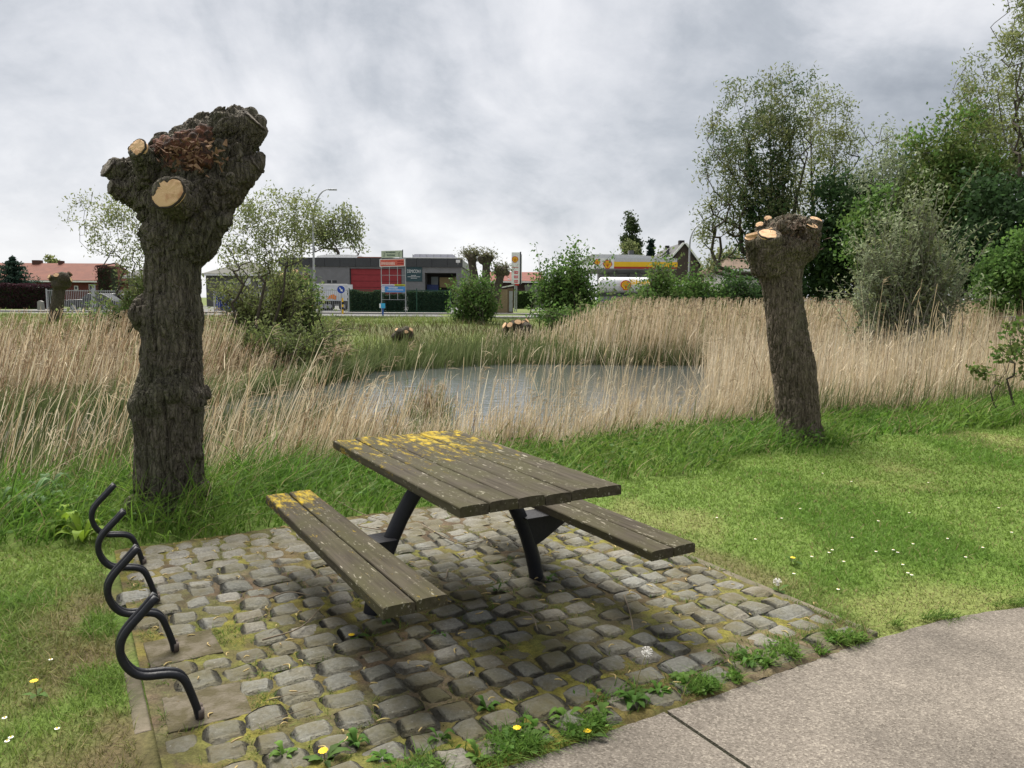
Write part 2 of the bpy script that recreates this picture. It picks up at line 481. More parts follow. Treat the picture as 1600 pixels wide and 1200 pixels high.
def build_path():
    m = bpy.data.materials.new('exposed_aggregate_concrete'); m.use_nodes = True
    nt = m.node_tree; N = nt.nodes.new; L = nt.links.new; b = nt.nodes['Principled BSDF']
    b.inputs['Roughness'].default_value = 0.9; b.inputs['Specular IOR Level'].default_value = 0.25
    tc = N('ShaderNodeTexCoord')
    v = N('ShaderNodeTexVoronoi'); v.inputs['Scale'].default_value = 150; L(tc.outputs['Object'], v.inputs['Vector'])
    cr = N('ShaderNodeValToRGB'); sp = N('ShaderNodeSeparateColor'); L(v.outputs['Color'], sp.inputs[0]); L(sp.outputs[0], cr.inputs[0])
    e = cr.color_ramp.elements; e[0].color = (0.092, 0.079, 0.064, 1); e[1].color = (0.235, 0.208, 0.172, 1)
    k = e.new(0.35); k.color = (0.136, 0.118, 0.098, 1); k = e.new(0.75); k.color = (0.160, 0.140, 0.117, 1)
    n = N('ShaderNodeTexNoise'); n.inputs['Scale'].default_value = 1.6; n.inputs['Detail'].default_value = 8; n.inputs['Roughness'].default_value = 0.62; L(tc.outputs['Object'], n.inputs['Vector'])
    mr = N('ShaderNodeMapRange'); mr.inputs[1].default_value = 0.3; mr.inputs[2].default_value = 0.7; mr.inputs[3].default_value = 0.66; mr.inputs[4].default_value = 1.28; L(n.outputs['Fac'], mr.inputs[0])
    sc = N('ShaderNodeVectorMath'); sc.operation = 'SCALE'; L(cr.outputs[0], sc.inputs[0]); L(mr.outputs[0], sc.inputs['Scale'])
    L(sc.outputs[0], b.inputs['Base Color'])
    bp = N('ShaderNodeBump'); bp.inputs['Strength'].default_value = 0.6; bp.inputs['Distance'].default_value = 0.004
    L(v.outputs['Distance'], bp.inputs['Height']); L(bp.outputs[0], b.inputs['Normal'])
    root = thing('path', None, None); root['kind'] = 'structure'
    ed = np.array([(-9, -2.11), (-2, -2.11), (1.912, -2.112), (1.928, -2.112), (3.15, -2.112), (3.45, -2.10), (3.71, -2.07), (4.24, -1.97), (5.2, -1.70), (5.912, -1.45), (5.928, -1.445), (7, -1.0), (9, 0.0), (12, 2.2)])
    def slab(i0, i1, name):
        # finely stepped edge with small nibbles
        vs = np.concatenate([np.linspace(ed[i][0], ed[i + 1][0], max(2, int((ed[i + 1][0] - ed[i][0]) / 0.06)), endpoint=False) for i in range(i0, i1)] + [[ed[i1][0]]])
        us = np.interp(vs, ed[:, 0], ed[:, 1]) + (fbm(np.stack([vs * 6, vs * 0], -1), 71, 3) - 0.5) * 0.03
        n = len(vs)
        # across: chamfered edge, then the far side 2.6 m further
        prof = [(0.0, -0.06), (0.0, 0.010), (0.008, 0.016), (0.5, 0.018), (1.5, 0.02), (2.6, 0.018), (2.6, -0.06)]
        V = []
        for du, z in prof:
            k = 1.0 if du < 1 else 1.0
            for a, b_ in zip(vs, us): V.append(site(b_ + du * k, a, z))
        F = []
        for j in range(len(prof) - 1):
            for i in range(n - 1): F.append((j * n + i, j * n + i + 1, (j + 1) * n + i + 1, (j + 1) * n + i))
        ends = [tuple(j * n for j in range(len(prof)))[::-1], tuple(j * n + n - 1 for j in range(len(prof)))]
        mb = MB(); mb.add(V, F + ends)
        return mb.build(name, m, root)
    slab(0, 2, 'path_slab'); slab(3, 9, 'path_slab'); slab(10, 13, 'path_slab')


build_path()


# ------------------------------------------------------------------ cobbled square: bed, stones, tiles, edging
U0_, U1_, V0_, V1_ = -5.12, -2.125, 0.25, 3.18


def wnoise_mat(name, build):
    m = bpy.data.materials.new(name); m.use_nodes = True; MATS[name] = m
    build(m.node_tree, m.node_tree.nodes.new, m.node_tree.links.new, m.node_tree.nodes['Principled BSDF'])
    return m


def stone_nodes(nt, N, L, b):
    b.inputs['Roughness'].default_value = 0.85; b.inputs['Specular IOR Level'].default_value = 0.3
    geo = N('ShaderNodeNewGeometry'); oi = N('ShaderNodeObjectInfo')
    cr = N('ShaderNodeValToRGB'); L(oi.outputs['Random'], cr.inputs[0])
    e = cr.color_ramp.elements; e[0].color = (0.10, 0.10, 0.085, 1); e[1].color = (0.165, 0.152, 0.122, 1)
    for p, c in ((0.25, (0.14, 0.138, 0.118)), (0.5, (0.115, 0.112, 0.088)), (0.75, (0.165, 0.166, 0.15))):
        k = e.new(p); k.color = (*c, 1)
    n1 = N('ShaderNodeTexNoise'); n1.inputs['Scale'].default_value = 70; n1.inputs['Detail'].default_value = 6; n1.inputs['Roughness'].default_value = 0.7; L(geo.outputs['Position'], n1.inputs['Vector'])
    mr = N('ShaderNodeMapRange'); mr.inputs[1].default_value = 0.3; mr.inputs[2].default_value = 0.7; mr.inputs[3].default_value = 0.65; mr.inputs[4].default_value = 1.4; L(n1.outputs['Fac'], mr.inputs[0])
    sc = N('ShaderNodeVectorMath'); sc.operation = 'SCALE'; L(cr.outputs[0], sc.inputs[0]); L(mr.outputs[0], sc.inputs['Scale'])
    n2 = N('ShaderNodeTexNoise'); n2.inputs['Scale'].default_value = 2.4; n2.inputs['Detail'].default_value = 8; n2.inputs['Roughness'].default_value = 0.72; L(geo.outputs['Position'], n2.inputs['Vector'])
    m2 = N('ShaderNodeMapRange'); m2.inputs[1].default_value = 0.41; m2.inputs[2].default_value = 0.60; m2.inputs[3].default_value = 0; m2.inputs[4].default_value = 0.85; L(n2.outputs['Fac'], m2.inputs[0])
    n3 = N('ShaderNodeTexNoise'); n3.inputs['Scale'].default_value = 9; n3.inputs['Detail'].default_value = 3; L(geo.outputs['Position'], n3.inputs['Vector'])
    mossc = N('ShaderNodeMix'); mossc.data_type = 'RGBA'; mossc.inputs[6].default_value = (0.088, 0.083, 0.026, 1); mossc.inputs[7].default_value = (0.082, 0.062, 0.038, 1); L(n3.outputs['Fac'], mossc.inputs[0])
    mx = N('ShaderNodeMix'); mx.data_type = 'RGBA'; L(m2.outputs[0], mx.inputs[0]); L(sc.outputs[0], mx.inputs[6]); L(mossc.outputs[2], mx.inputs[7])
    v = N('ShaderNodeTexVoronoi'); v.inputs['Scale'].default_value = 42; L(geo.outputs['Position'], v.inputs['Vector'])
    m3 = N('ShaderNodeMapRange'); m3.inputs[1].default_value = 0.10; m3.inputs[2].default_value = 0.16; m3.inputs[3].default_value = 0.45; m3.inputs[4].default_value = 0; L(v.outputs['Distance'], m3.inputs[0])
    lich = N('ShaderNodeMath'); lich.operation = 'MULTIPLY'; L(m3.outputs[0], lich.inputs[0]); lm = N('ShaderNodeMath'); lm.operation = 'GREATER_THAN'; lm.inputs[1].default_value = 0.56; L(n3.outputs['Fac'], lm.inputs[0]); L(lm.outputs[0], lich.inputs[1])
    mx2 = N('ShaderNodeMix'); mx2.data_type = 'RGBA'; L(lich.outputs[0], mx2.inputs[0]); L(mx.outputs[2], mx2.inputs[6]); mx2.inputs[7].default_value = (0.30, 0.30, 0.26, 1)
    L(mx2.outputs[2], b.inputs['Base Color'])
    n4 = N('ShaderNodeTexNoise'); n4.inputs['Scale'].default_value = 26; n4.inputs['Detail'].default_value = 4; L(geo.outputs['Position'], n4.inputs['Vector'])
    b0 = N('ShaderNodeBump'); b0.inputs['Strength'].default_value = 0.6; b0.inputs['Distance'].default_value = 0.012; L(n4.outputs['Fac'], b0.inputs['Height'])
    bp = N('ShaderNodeBump'); bp.inputs['Strength'].default_value = 0.8; bp.inputs['Distance'].default_value = 0.007; L(b0.outputs[0], bp.inputs['Normal'])
    L(n1.outputs['Fac'], bp.inputs['Height']); L(bp.outputs[0], b.inputs['Normal'])


M_STONE = wnoise_mat('granite_sett', stone_nodes)
M_TILE = mat('old_concrete_tile', (0.125, 0.108, 0.08), 0.95, (0.072, 0.062, 0.034), 11, 0.8, 80, lo=0.38, hi=0.58, spec=0.15)
M_EDGE = mat('edging_concrete', (0.16, 0.135, 0.10), 0.95, (0.075, 0.07, 0.04), 7, 0.5, 80)
DU_ = (U1_ - U0_) / 21
TILES = [(U0_ + 15 * DU_, 0.41), (U0_ + 11 * DU_, 0.40)]      # centre u, v of the square tiles under the two nearest bike stands
STANDS = [-2.91, -3.54, -4.18, -4.81]
STONES = []


def build_cobbles():
    root = thing('cobble_pavement', None, None); root['kind'] = 'structure'
    # bed: soil, moss and grit between the stones
    nu = nv = 205
    us = np.linspace(U0_ - 0.06, U1_ + 0.030, nu); vs = np.linspace(V0_ - 0.03, V1_ + 0.02, nv)
    A, B = np.meshgrid(us, vs, indexing='ij'); a, b_ = A.ravel(), B.ravel()
    P = a[:, None] * UD + b_[:, None] * VD
    z = 0.020 + 0.014 * (fbm(P * 6, 3, 3) - 0.5) + 0.012 * fbm(P * 26, 4, 3)
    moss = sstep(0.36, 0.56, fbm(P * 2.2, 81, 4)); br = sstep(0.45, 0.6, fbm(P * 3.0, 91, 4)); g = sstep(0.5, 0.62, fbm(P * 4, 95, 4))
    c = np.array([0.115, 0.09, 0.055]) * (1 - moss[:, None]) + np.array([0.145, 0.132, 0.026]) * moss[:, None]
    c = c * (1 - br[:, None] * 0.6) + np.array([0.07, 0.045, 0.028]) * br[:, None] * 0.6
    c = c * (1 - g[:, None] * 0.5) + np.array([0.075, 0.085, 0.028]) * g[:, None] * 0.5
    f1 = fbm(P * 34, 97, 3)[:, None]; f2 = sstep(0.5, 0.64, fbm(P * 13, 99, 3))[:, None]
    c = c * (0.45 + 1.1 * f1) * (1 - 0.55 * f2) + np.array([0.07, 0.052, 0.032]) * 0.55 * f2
    z = z + 0.010 * (f1[:, 0] - 0.5) - 0.012 * sstep(U1_ + 0.005, U1_ + 0.03, a)
    i = (np.arange(nu - 1)[:, None] * nv + np.arange(nv - 1)[None]).ravel()
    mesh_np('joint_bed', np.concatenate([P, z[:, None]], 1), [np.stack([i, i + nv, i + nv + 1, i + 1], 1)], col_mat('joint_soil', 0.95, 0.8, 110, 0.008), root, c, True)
    # stones: 24 meshes shared out among all stones
    r = np.random.default_rng(11)
    meshes = []
    for k in range(26):
        n = 6; t = np.linspace(-1, 1, n)
        X, Y = np.meshgrid(t, t, indexing='ij'); x, y = X.ravel(), Y.ravel()
        # squarish plan with uneven corners
        cj = r.uniform(-0.12, 0.12, (2, 2, 2))
        fx, fy = (x + 1) / 2, (y + 1) / 2
        jx = (cj[0, 0, 0] * (1 - fx) * (1 - fy) + cj[1, 0, 0] * fx * (1 - fy) + cj[0, 1, 0] * (1 - fx) * fy + cj[1, 1, 0] * fx * fy)
        jy = (cj[0, 0, 1] * (1 - fx) * (1 - fy) + cj[1, 0, 1] * fx * (1 - fy) + cj[0, 1, 1] * (1 - fx) * fy + cj[1, 1, 1] * fx * fy)
        rr = np.maximum(np.abs(x), np.abs(y)); cc = np.hypot(x, y)
        k2 = 1 - 0.26 * np.clip(cc - 0.95, 0, 1)            # rounded corners
        dome = np.clip(1 - rr ** 5 * 0.34 - 0.30 * (cc / 1.414) ** 2.8, 0, 1)
        zz = 0.036 * dome + 0.001 + 0.016 * (vnoise(np.stack([x * 1.3 + k * 7, y * 1.3, x * 0], -1), k) - 0.5) + (x * r.uniform(-1, 1) + y * r.uniform(-1, 1)) * 0.004
        top = np.stack([(x * k2 + jx) * 0.5, (y * k2 + jy) * 0.5, zz], 1)
        ring = [i * n for i in range(n)] + [(n - 1) * n + j for j in range(1, n)] + [i * n + n - 1 for i in range(n - 2, -1, -1)] + [j for j in range(n - 2, 0, -1)]
        low = top[ring].copy(); low[:, :2] *= 1.03; low[:, 2] = -0.03
        V = np.concatenate([top, low]); m0 = len(top)
        i = (np.arange(n - 1)[:, None] * n + np.arange(n - 1)[None]).ravel()
        F = np.stack([i, i + n, i + n + 1, i + 1], 1)
        q = len(ring)
        S = np.array([(ring[j], m0 + j, m0 + (j + 1) % q, ring[(j + 1) % q]) for j in range(q)])
        meshes.append(mesh_np('cobblestone', V, [F, S[:, ::-1]], M_STONE, smooth=True, link=False))
    nr = 21; du = (U1_ - U0_) / nr
    cnt = 0; rest = []
    for i in range(nr - 1, -1, -1):
        v = V0_ + r.uniform(-0.10, 0.0); uc = U0_ + (i + 0.5) * du
        while v < V1_ - 0.07:
            wv = r.uniform(0.125, 0.19)
            if v + wv > V1_ + 0.01: wv = V1_ + 0.01 - v
            if v + wv > V1_ - 0.09 and v + wv < V1_: wv = V1_ + 0.01 - v
            vc = v + wv / 2; u2 = uc + r.normal(0, 0.008); v += wv
            if wv < 0.08 or vc < V0_ + 0.02: continue
            if any(abs(u2 - tu) < du * 1.2 and abs(vc - tv) < 0.145 + wv * 0.25 for tu, tv in TILES): continue
            sx, sy = du * r.uniform(0.96, 1.08), wv * r.uniform(0.95, 1.05)
            sink = r.uniform(-0.010, 0.004)
            STONES.append((u2, vc, sx, sy))
            me = meshes[r.integers(26)]
            rot = TH + r.normal(0, 0.05) + (math.pi if r.random() < 0.5 else 0)
            lc = site(u2, vc, 0.006 + sink)
            if cnt < 300:
                o = bpy.data.objects.new('cobblestone', me); COL.objects.link(o); o.parent = root
                o.location = lc; o.rotation_euler = (r.normal(0, 0.035), r.normal(0, 0.035), rot); o.scale = (sx, sy, 1)
                cnt += 1
            else: rest.append((me, lc, rot, sx, sy))
    if rest:
        mb = MB()
        for me, lc, rot, sx, sy in rest:
            co = np.array([v.co[:] for v in me.vertices]) * (sx, sy, 1); k, q = math.cos(rot), math.sin(rot)
            mb.add(co @ np.array([[k, q, 0], [-q, k, 0], [0, 0, 1]]) + lc, [tuple(p.vertices) for p in me.polygons])
        tag(mb.build('cobblestones', M_STONE, root, True), kind='stuff')
    for tu, tv in TILES:
        mb = MB(); mb.box(site(tu, tv, 0.008), (0.275, 0.29, 0.05), TH + r.normal(0, 0.02)); mb.build('concrete_tile', M_TILE, root, bevel=0.005)
    # edging kerbs: narrow concrete strips sunk along the two sides
    for vv, u0, u1, zt in ((V1_ + 0.055, -5.1, -2.13, 0.022), (V0_ - 0.06, -3.5, -2.95, 0.003)):
        u = u0
        while u < u1 - 0.05:
            ln = min(1.0, u1 - u); mb = MB(); mb.box(site(u + ln / 2, vv + r.normal(0, 0.004), zt - 0.05), (ln - 0.008, 0.06, 0.1), TH)
            mb.build('edging_kerb', M_EDGE, root, bevel=0.006); u += ln


build_cobbles()


# ------------------------------------------------------------------ picnic table
def wood_nodes(nt, N, L, b):
    b.inputs['Roughness'].default_value = 0.9; b.inputs['Specular IOR Level'].default_value = 0.12
    tc = N('ShaderNodeTexCoord'); oi = N('ShaderNodeObjectInfo')
    ad = N('ShaderNodeVectorMath'); ad.operation = 'ADD'; L(tc.outputs['Object'], ad.inputs[0])
    cm = N('ShaderNodeCombineXYZ'); ml = N('ShaderNodeMath'); ml.operation = 'MULTIPLY'; ml.inputs[1].default_value = 13; L(oi.outputs['Random'], ml.inputs[0]); L(ml.outputs[0], cm.inputs[2]); L(cm.outputs[0], ad.inputs[1])
    def noise(sc, stretch, det=6, ro=0.6):
        mp = N('ShaderNodeMapping'); mp.inputs['Scale'].default_value = stretch; L(ad.outputs[0], mp.inputs[0])
        n = N('ShaderNodeTexNoise'); n.inputs['Scale'].default_value = sc; n.inputs['Detail'].default_value = det; n.inputs['Roughness'].default_value = ro; L(mp.outputs[0], n.inputs['Vector']); return n.outputs['Fac']
    def rng_(x, a, c, lo=0, hi=1):
        r = N('ShaderNodeMapRange'); r.inputs[1].default_value = a; r.inputs[2].default_value = c; r.inputs[3].default_value = lo; r.inputs[4].default_value = hi; L(x, r.inputs[0]); return r.outputs[0]
    def mix(f, a, c):
        m = N('ShaderNodeMix'); m.data_type = 'RGBA'
        for i, q in ((6, a), (7, c)):
            if isinstance(q, tuple): m.inputs[i].default_value = (*q, 1)
            else: L(q, m.inputs[i])
        L(f, m.inputs[0]); return m.outputs[2]
    grain = noise(30, (0.07, 1.6, 1.6)); patch = noise(5, (0.5, 1, 1), 5); spots = noise(52, (0.45, 1, 1), 4, 0.7); scr = noise(40, (0.2, 1.2, 1), 3)
    base = mix(rng_(grain, 0.35, 0.65), (0.036, 0.030, 0.021), (0.070, 0.060, 0.044))
    base = mix(rng_(patch, 0.40, 0.62, 0, 0.75), base, (0.055, 0.052, 0.024))          # algae film
    sm = N('ShaderNodeMath'); sm.operation = 'MULTIPLY'; L(rng_(spots, 0.60, 0.66, 0, 0.8), sm.inputs[0]); L(rng_(patch, 0.42, 0.56), sm.inputs[1])
    base = mix(sm.outputs[0], base, (0.25, 0.235, 0.18))           # pale lichen specks
    base = mix(rng_(scr, 0.66, 0.70, 0, 0.55), base, (0.34, 0.31, 0.25))
    # yellow lichen, thick where the Col attribute says the colony sits
    at = N('ShaderNodeAttribute'); at.attribute_name = 'Col'
    sp = N('ShaderNodeSeparateColor'); L(at.outputs['Color'], sp.inputs[0])
    ly = noise(21, (0.38, 1.0, 1), 8, 0.74)
    th = N('ShaderNodeMath'); th.operation = 'ADD'; L(ly, th.inputs[0]); L(sp.outputs[0], th.inputs[1])
    lf = rng_(th.outputs[0], 0.74, 0.86)
    ycol = mix(rng_(spots, 0.4, 0.6), (0.40, 0.27, 0.018), (0.27, 0.22, 0.05))
    base = mix(lf, base, ycol)
    L(base, b.inputs['Base Color'])
    h = N('ShaderNodeMath'); h.operation = 'ADD'; L(grain, h.inputs[0]); L(lf, h.inputs[1])
    bp = N('ShaderNodeBump'); bp.inputs['Strength'].default_value = 0.8; bp.inputs['Distance'].default_value = 0.004
    L(h.outputs[0], bp.inputs['Height']); L(bp.outputs[0], b.inputs['Normal'])


M_WOOD = wnoise_mat('weathered_plank', wood_nodes)
M_FRAME = mat('black_coated_steel', (0.006, 0.007, 0.011), 0.5, (0.014, 0.014, 0.017), 5, 0.2, 60, spec=0.28)


def plank(name, parent, L_, W_, T_, cx, cy, ztop, lich, r, rz=0.0):
    """a worn plank along local x, edges rounded off, its lichen density in Col.r"""
    nx = 40
    x = np.linspace(-L_ / 2, L_ / 2, nx)
    e = 0.007
    prof = np.array([(-W_ / 2, -T_), (-W_ / 2, -e), (-W_ / 2 + e * 0.4, -e * 0.35), (-W_ / 2 + e * 1.4, 0), (-W_ / 6, 0.0015), (W_ / 6, 0.0015), (W_ / 2 - e * 1.4, 0), (W_ / 2 - e * 0.4, -e * 0.35), (W_ / 2, -e), (W_ / 2, -T_)])
    k = len(prof)
    warp = r.normal(0, 0.0025)
    V = np.zeros((nx, k, 3)); V[:, :, 0] = x[:, None]; V[:, :, 1] = prof[None, :, 0]; V[:, :, 2] = prof[None, :, 1]
    s0 = r.integers(1000)
    edge = (fbm(np.stack([np.repeat(x * 14, k), np.tile(prof[:, 0] * 40, nx), np.full(nx * k, s0)], -1), 3, 3).reshape(nx, k) - 0.5)
    V[:, :, 1] += edge * 0.005; V[:, :, 2] += edge * 0.003 + warp * (2 * x[:, None] / L_) ** 2
    V[:, :, 0] += (np.abs(x[:, None]) > L_ / 2 - 1e-6) * edge * 0.008
    V = V.reshape(-1, 3)
    i = (np.arange(nx - 1)[:, None] * k + np.arange(k)[None])
    j = (np.arange(nx - 1)[:, None] * k + (np.arange(k) + 1)[None] % k)
    F = np.stack([i, i + k, j + k, j], -1).reshape(-1, 4)
    caps = np.array([list(range(k)), [(nx - 1) * k + q for q in range(k - 1, -1, -1)]])
    wp = V + np.array([cx, cy, ztop])
    c = np.zeros((len(V), 3)); c[:, 0] = lich(wp[:, 0], wp[:, 1])
    o = mesh_np(name, V, [F[:, ::-1], caps], M_WOOD, parent, c, False, loc=(cx, cy, ztop))
    o.rotation_euler = (r.normal(0, 0.004), 0, rz)
    return o


def build_table():
    r = np.random.default_rng(5)
    # the table's origin is its middle on the cobbles, local x along its length towards the near right
    root = thing('picnic_table', 'weathered wooden picnic table with two attached benches on curved black steel legs', 'picnic table', (-0.2711, 3.899, 0.0), TH)
    L_, W_, T_ = 1.6545, 0.81, 0.045
    def lich(x, y):      # yellow colony along the far end
        e = sstep(-0.35, -0.80, x + 0.22 * np.abs(y - 0.1))
        return 0.235 * sstep(1.1, -0.6, x) + 0.045 * e + 0.06 * np.exp(-((y - 0.12) / 0.14) ** 2) * sstep(0.5, -0.5, x)
    pw = W_ / 6
    for i in range(6):
        y = -W_ / 2 + pw * (i + 0.5)
        plank('tabletop_plank', root, L_ - abs(r.normal(0, 0.006)), pw - 0.0045, T_, r.normal(0, 0.003), y, 0.75 + r.normal(0, 0.0012), lich, r)
    for s in (-1, 1):
        def lb(x, y, s=s): return (0.14 * sstep(-0.25, -0.80, x) + 0.14) if s < 0 else 0.03 + 0 * x
        for k in (-1, 1):
            plank('bench_plank', root, 1.856, 0.126, 0.045, r.normal(0, 0.004), s * 0.64 + k * 0.0665, 0.45 + r.normal(0, 0.001), lb, r)
        # leg: one bent tube from the cobbles up under the table top
        pts = [(0.485, -0.03), (0.483, 0.02), (0.468, 0.10), (0.445, 0.19), (0.413, 0.29), (0.372, 0.39), (0.322, 0.49), (0.266, 0.58), (0.205, 0.66), (0.172, 0.697)]
        leg = MB(); leg.tube([(0, s * a, z) for a, z in pts], 0.040, 16)
        lo = leg.build('leg', M_FRAME, root, True)
        fl = MB(); fl.tube([(0, s * 0.484, 0.004), (0, s * 0.484, 0.022)], 0.075, 16); fl.build('foot_flange', M_FRAME, lo)
        # bench bracket: a gusset under the seat with a flat plate on top
        br = MB(); poly = [(s * 0.455, 0.235), (s * 0.50, 0.255), (s * 0.62, 0.325), (s * 0.745, 0.392), (s * 0.745, 0.3965), (s * 0.36, 0.3965), (s * 0.42, 0.29)]
        if s > 0: poly = poly[::-1]
        P = [(x_, y_, z_) for x_ in (-0.035, 0.035) for y_, z_ in poly]
        n = len(poly)
        br.add(P, [tuple(range(n)), tuple(range(2 * n - 1, n - 1, -1))] + [(q, q + n, (q + 1) % n + n, (q + 1) % n) for q in range(n)])
        br.box((0, s * 0.555, 0.4005), (0.15, 0.37, 0.007))
        br.build('bench_bracket', M_FRAME, root)
        # flat bars that tie the seat planks together
        for x_ in (-0.72, 0.72):
            mb = MB(); mb.box((x_, s * 0.64, 0.4015), (0.05, 0.20, 0.006)); mb.build('seat_bar', M_FRAME, root)
    mb = MB(); mb.box((0, 0, 0.6995), (0.10, 0.62, 0.008)); mb.build('top_plate', M_FRAME, root)
    for x_ in (-0.6, 0.6):
        mb = MB(); mb.box((x_, 0, 0.694), (0.06, 0.70, 0.02)); mb.build('top_batten', M_WOOD, root)


build_table()


# ------------------------------------------------------------------ bicycle stands
def smooth_curve(p, n):
    p = np.asarray(p, float); t = np.concatenate([[0], np.cumsum(np.linalg.norm(np.diff(p, axis=0), axis=1))])
    P = [2 * p[0] - p[1]] + list(p) + [2 * p[-1] - p[-2]]
    out = []
    for i in range(1, len(P) - 2):
        for s in np.linspace(0, 1, n, endpoint=False):
            a, b, c, d = P[i - 1], P[i], P[i + 1], P[i + 2]
            out.append(0.5 * (2 * b + (c - a) * s + (2 * a - 5 * b + 4 * c - d) * s * s + (3 * b - a - 3 * c + d) * s ** 3))
    out.append(p[-1]); return np.array(out)


def build_stands():
    prof = [(0.0, 0.035), (-0.006, 0.07), (-0.028, 0.145), (-0.045, 0.19), (-0.066, 0.214), (-0.095, 0.226), (-0.13, 0.232), (-0.17, 0.238), (-0.205, 0.256), (-0.232, 0.292), (-0.246, 0.335), (-0.244, 0.374), (-0.23, 0.406), (-0.206, 0.436), (-0.172, 0.470), (-0.125, 0.520)]
    c = smooth_curve(prof, 3)
    names = ['black bent-tube bicycle stand nearest the path, with two feet on a square tile', 'second black bicycle stand from the path, hooked behind the nearest one',
             'third black bicycle stand from the path, in front of the farthest one', 'black bent-tube bicycle stand farthest from the path, beside the tall grass']
    first = None
    for k, tu in enumerate(STANDS):
        loc = site(tu, 0.372 - 0.008 * k, 0.0)
        if first is None:
            first = thing('bicycle_stand', names[0], 'bike stand', loc, TH, 'black bicycle stands in a row beside the cobbles')
            for s in (-1, 1):
                mb = MB(); mb.tube(np.stack([np.full(len(c), s * 0.0175), c[:, 0], c[:, 1]], 1), 0.0138, 10)
                mb.build('bent_tube', M_FRAME, first, True)
                mb = MB(); mb.tube([(s * 0.0175, 0.002, 0.0335), (s * 0.0175, 0.003, 0.070)], 0.0155, 10); mb.build('foot_sleeve', mat('rusty_foot', (0.07, 0.05, 0.04), 0.8, (0.12, 0.10, 0.085), 40), first, True)
        else:
            o = copy_thing(first, loc, TH + (0.0, 0.03, -0.02, 0.04)[k], names[k])


build_stands()


# ------------------------------------------------------------------ pollard willows
M_BARK = None
def bark_nodes(nt, N, L, b):
    b.inputs['Roughness'].default_value = 0.92; b.inputs['Specular IOR Level'].default_value = 0.2
    tc = N('ShaderNodeTexCoord'); at = N('ShaderNodeAttribute'); at.attribute_name = 'Col'
    def noise(sc, stretch, det=7, ro=0.65, dist=0.0):
        mp = N('ShaderNodeMapping'); mp.inputs['Scale'].default_value = stretch; L(tc.outputs['Object'], mp.inputs[0])
        n = N('ShaderNodeTexNoise'); n.inputs['Scale'].default_value = sc; n.inputs['Detail'].default_value = det; n.inputs['Roughness'].default_value = ro; n.inputs['Distortion'].default_value = dist
        L(mp.outputs[0], n.inputs['Vector']); return n.outputs['Fac']
    n1 = noise(42, (1, 1, 0.22), 7, 0.65, 0.4); n2 = noise(120, (1, 1, 0.5), 4)
    mr = N('ShaderNodeMapRange'); mr.inputs[1].default_value = 0.33; mr.inputs[2].default_value = 0.68; mr.inputs[3].default_value = 0.55; mr.inputs[4].default_value = 1.5; L(n1, mr.inputs[0])
    sc = N('ShaderNodeVectorMath'); sc.operation = 'SCALE'; L(at.outputs['Color'], sc.inputs[0]); L(mr.outputs[0], sc.inputs['Scale'])
    L(sc.outputs[0], b.inputs['Base Color'])
    mp = N('ShaderNodeMapping'); mp.inputs['Scale'].default_value = (1, 1, 0.2); L(tc.outputs['Object'], mp.inputs[0])
    dn = N('ShaderNodeTexNoise'); dn.inputs['Scale'].default_value = 14; dn.inputs['Detail'].default_value = 4; L(tc.outputs['Object'], dn.inputs['Vector'])
    dsc = N('ShaderNodeVectorMath'); dsc.operation = 'SCALE'; dsc.inputs['Scale'].default_value = 0.035; L(dn.outputs['Color'], dsc.inputs[0])
    dad = N('ShaderNodeVectorMath'); L(mp.outputs[0], dad.inputs[0]); L(dsc.outputs[0], dad.inputs[1])
    vo = N('ShaderNodeTexVoronoi'); vo.feature = 'DISTANCE_TO_EDGE'; vo.inputs['Scale'].default_value = 34; L(dad.outputs[0], vo.inputs['Vector'])
    vr = N('ShaderNodeMapRange'); vr.inputs[1].default_value = 0.0; vr.inputs[2].default_value = 0.22; L(vo.outputs['Distance'], vr.inputs[0])
    h0 = N('ShaderNodeMath'); h0.operation = 'MULTIPLY_ADD'; L(n2, h0.inputs[0]); h0.inputs[1].default_value = 0.35; L(n1, h0.inputs[2])
    h = N('ShaderNodeMath'); h.operation = 'ADD'; L(h0.outputs[0], h.inputs[0]); L(vr.outputs[0], h.inputs[1])
    bp = N('ShaderNodeBump'); bp.inputs['Strength'].default_value = 1.0; bp.inputs['Distance'].default_value = 0.022
    L(h.outputs[0], bp.inputs['Height']); L(bp.outputs[0], b.inputs['Normal'])


M_BARK = wnoise_mat('willow_bark', bark_nodes)


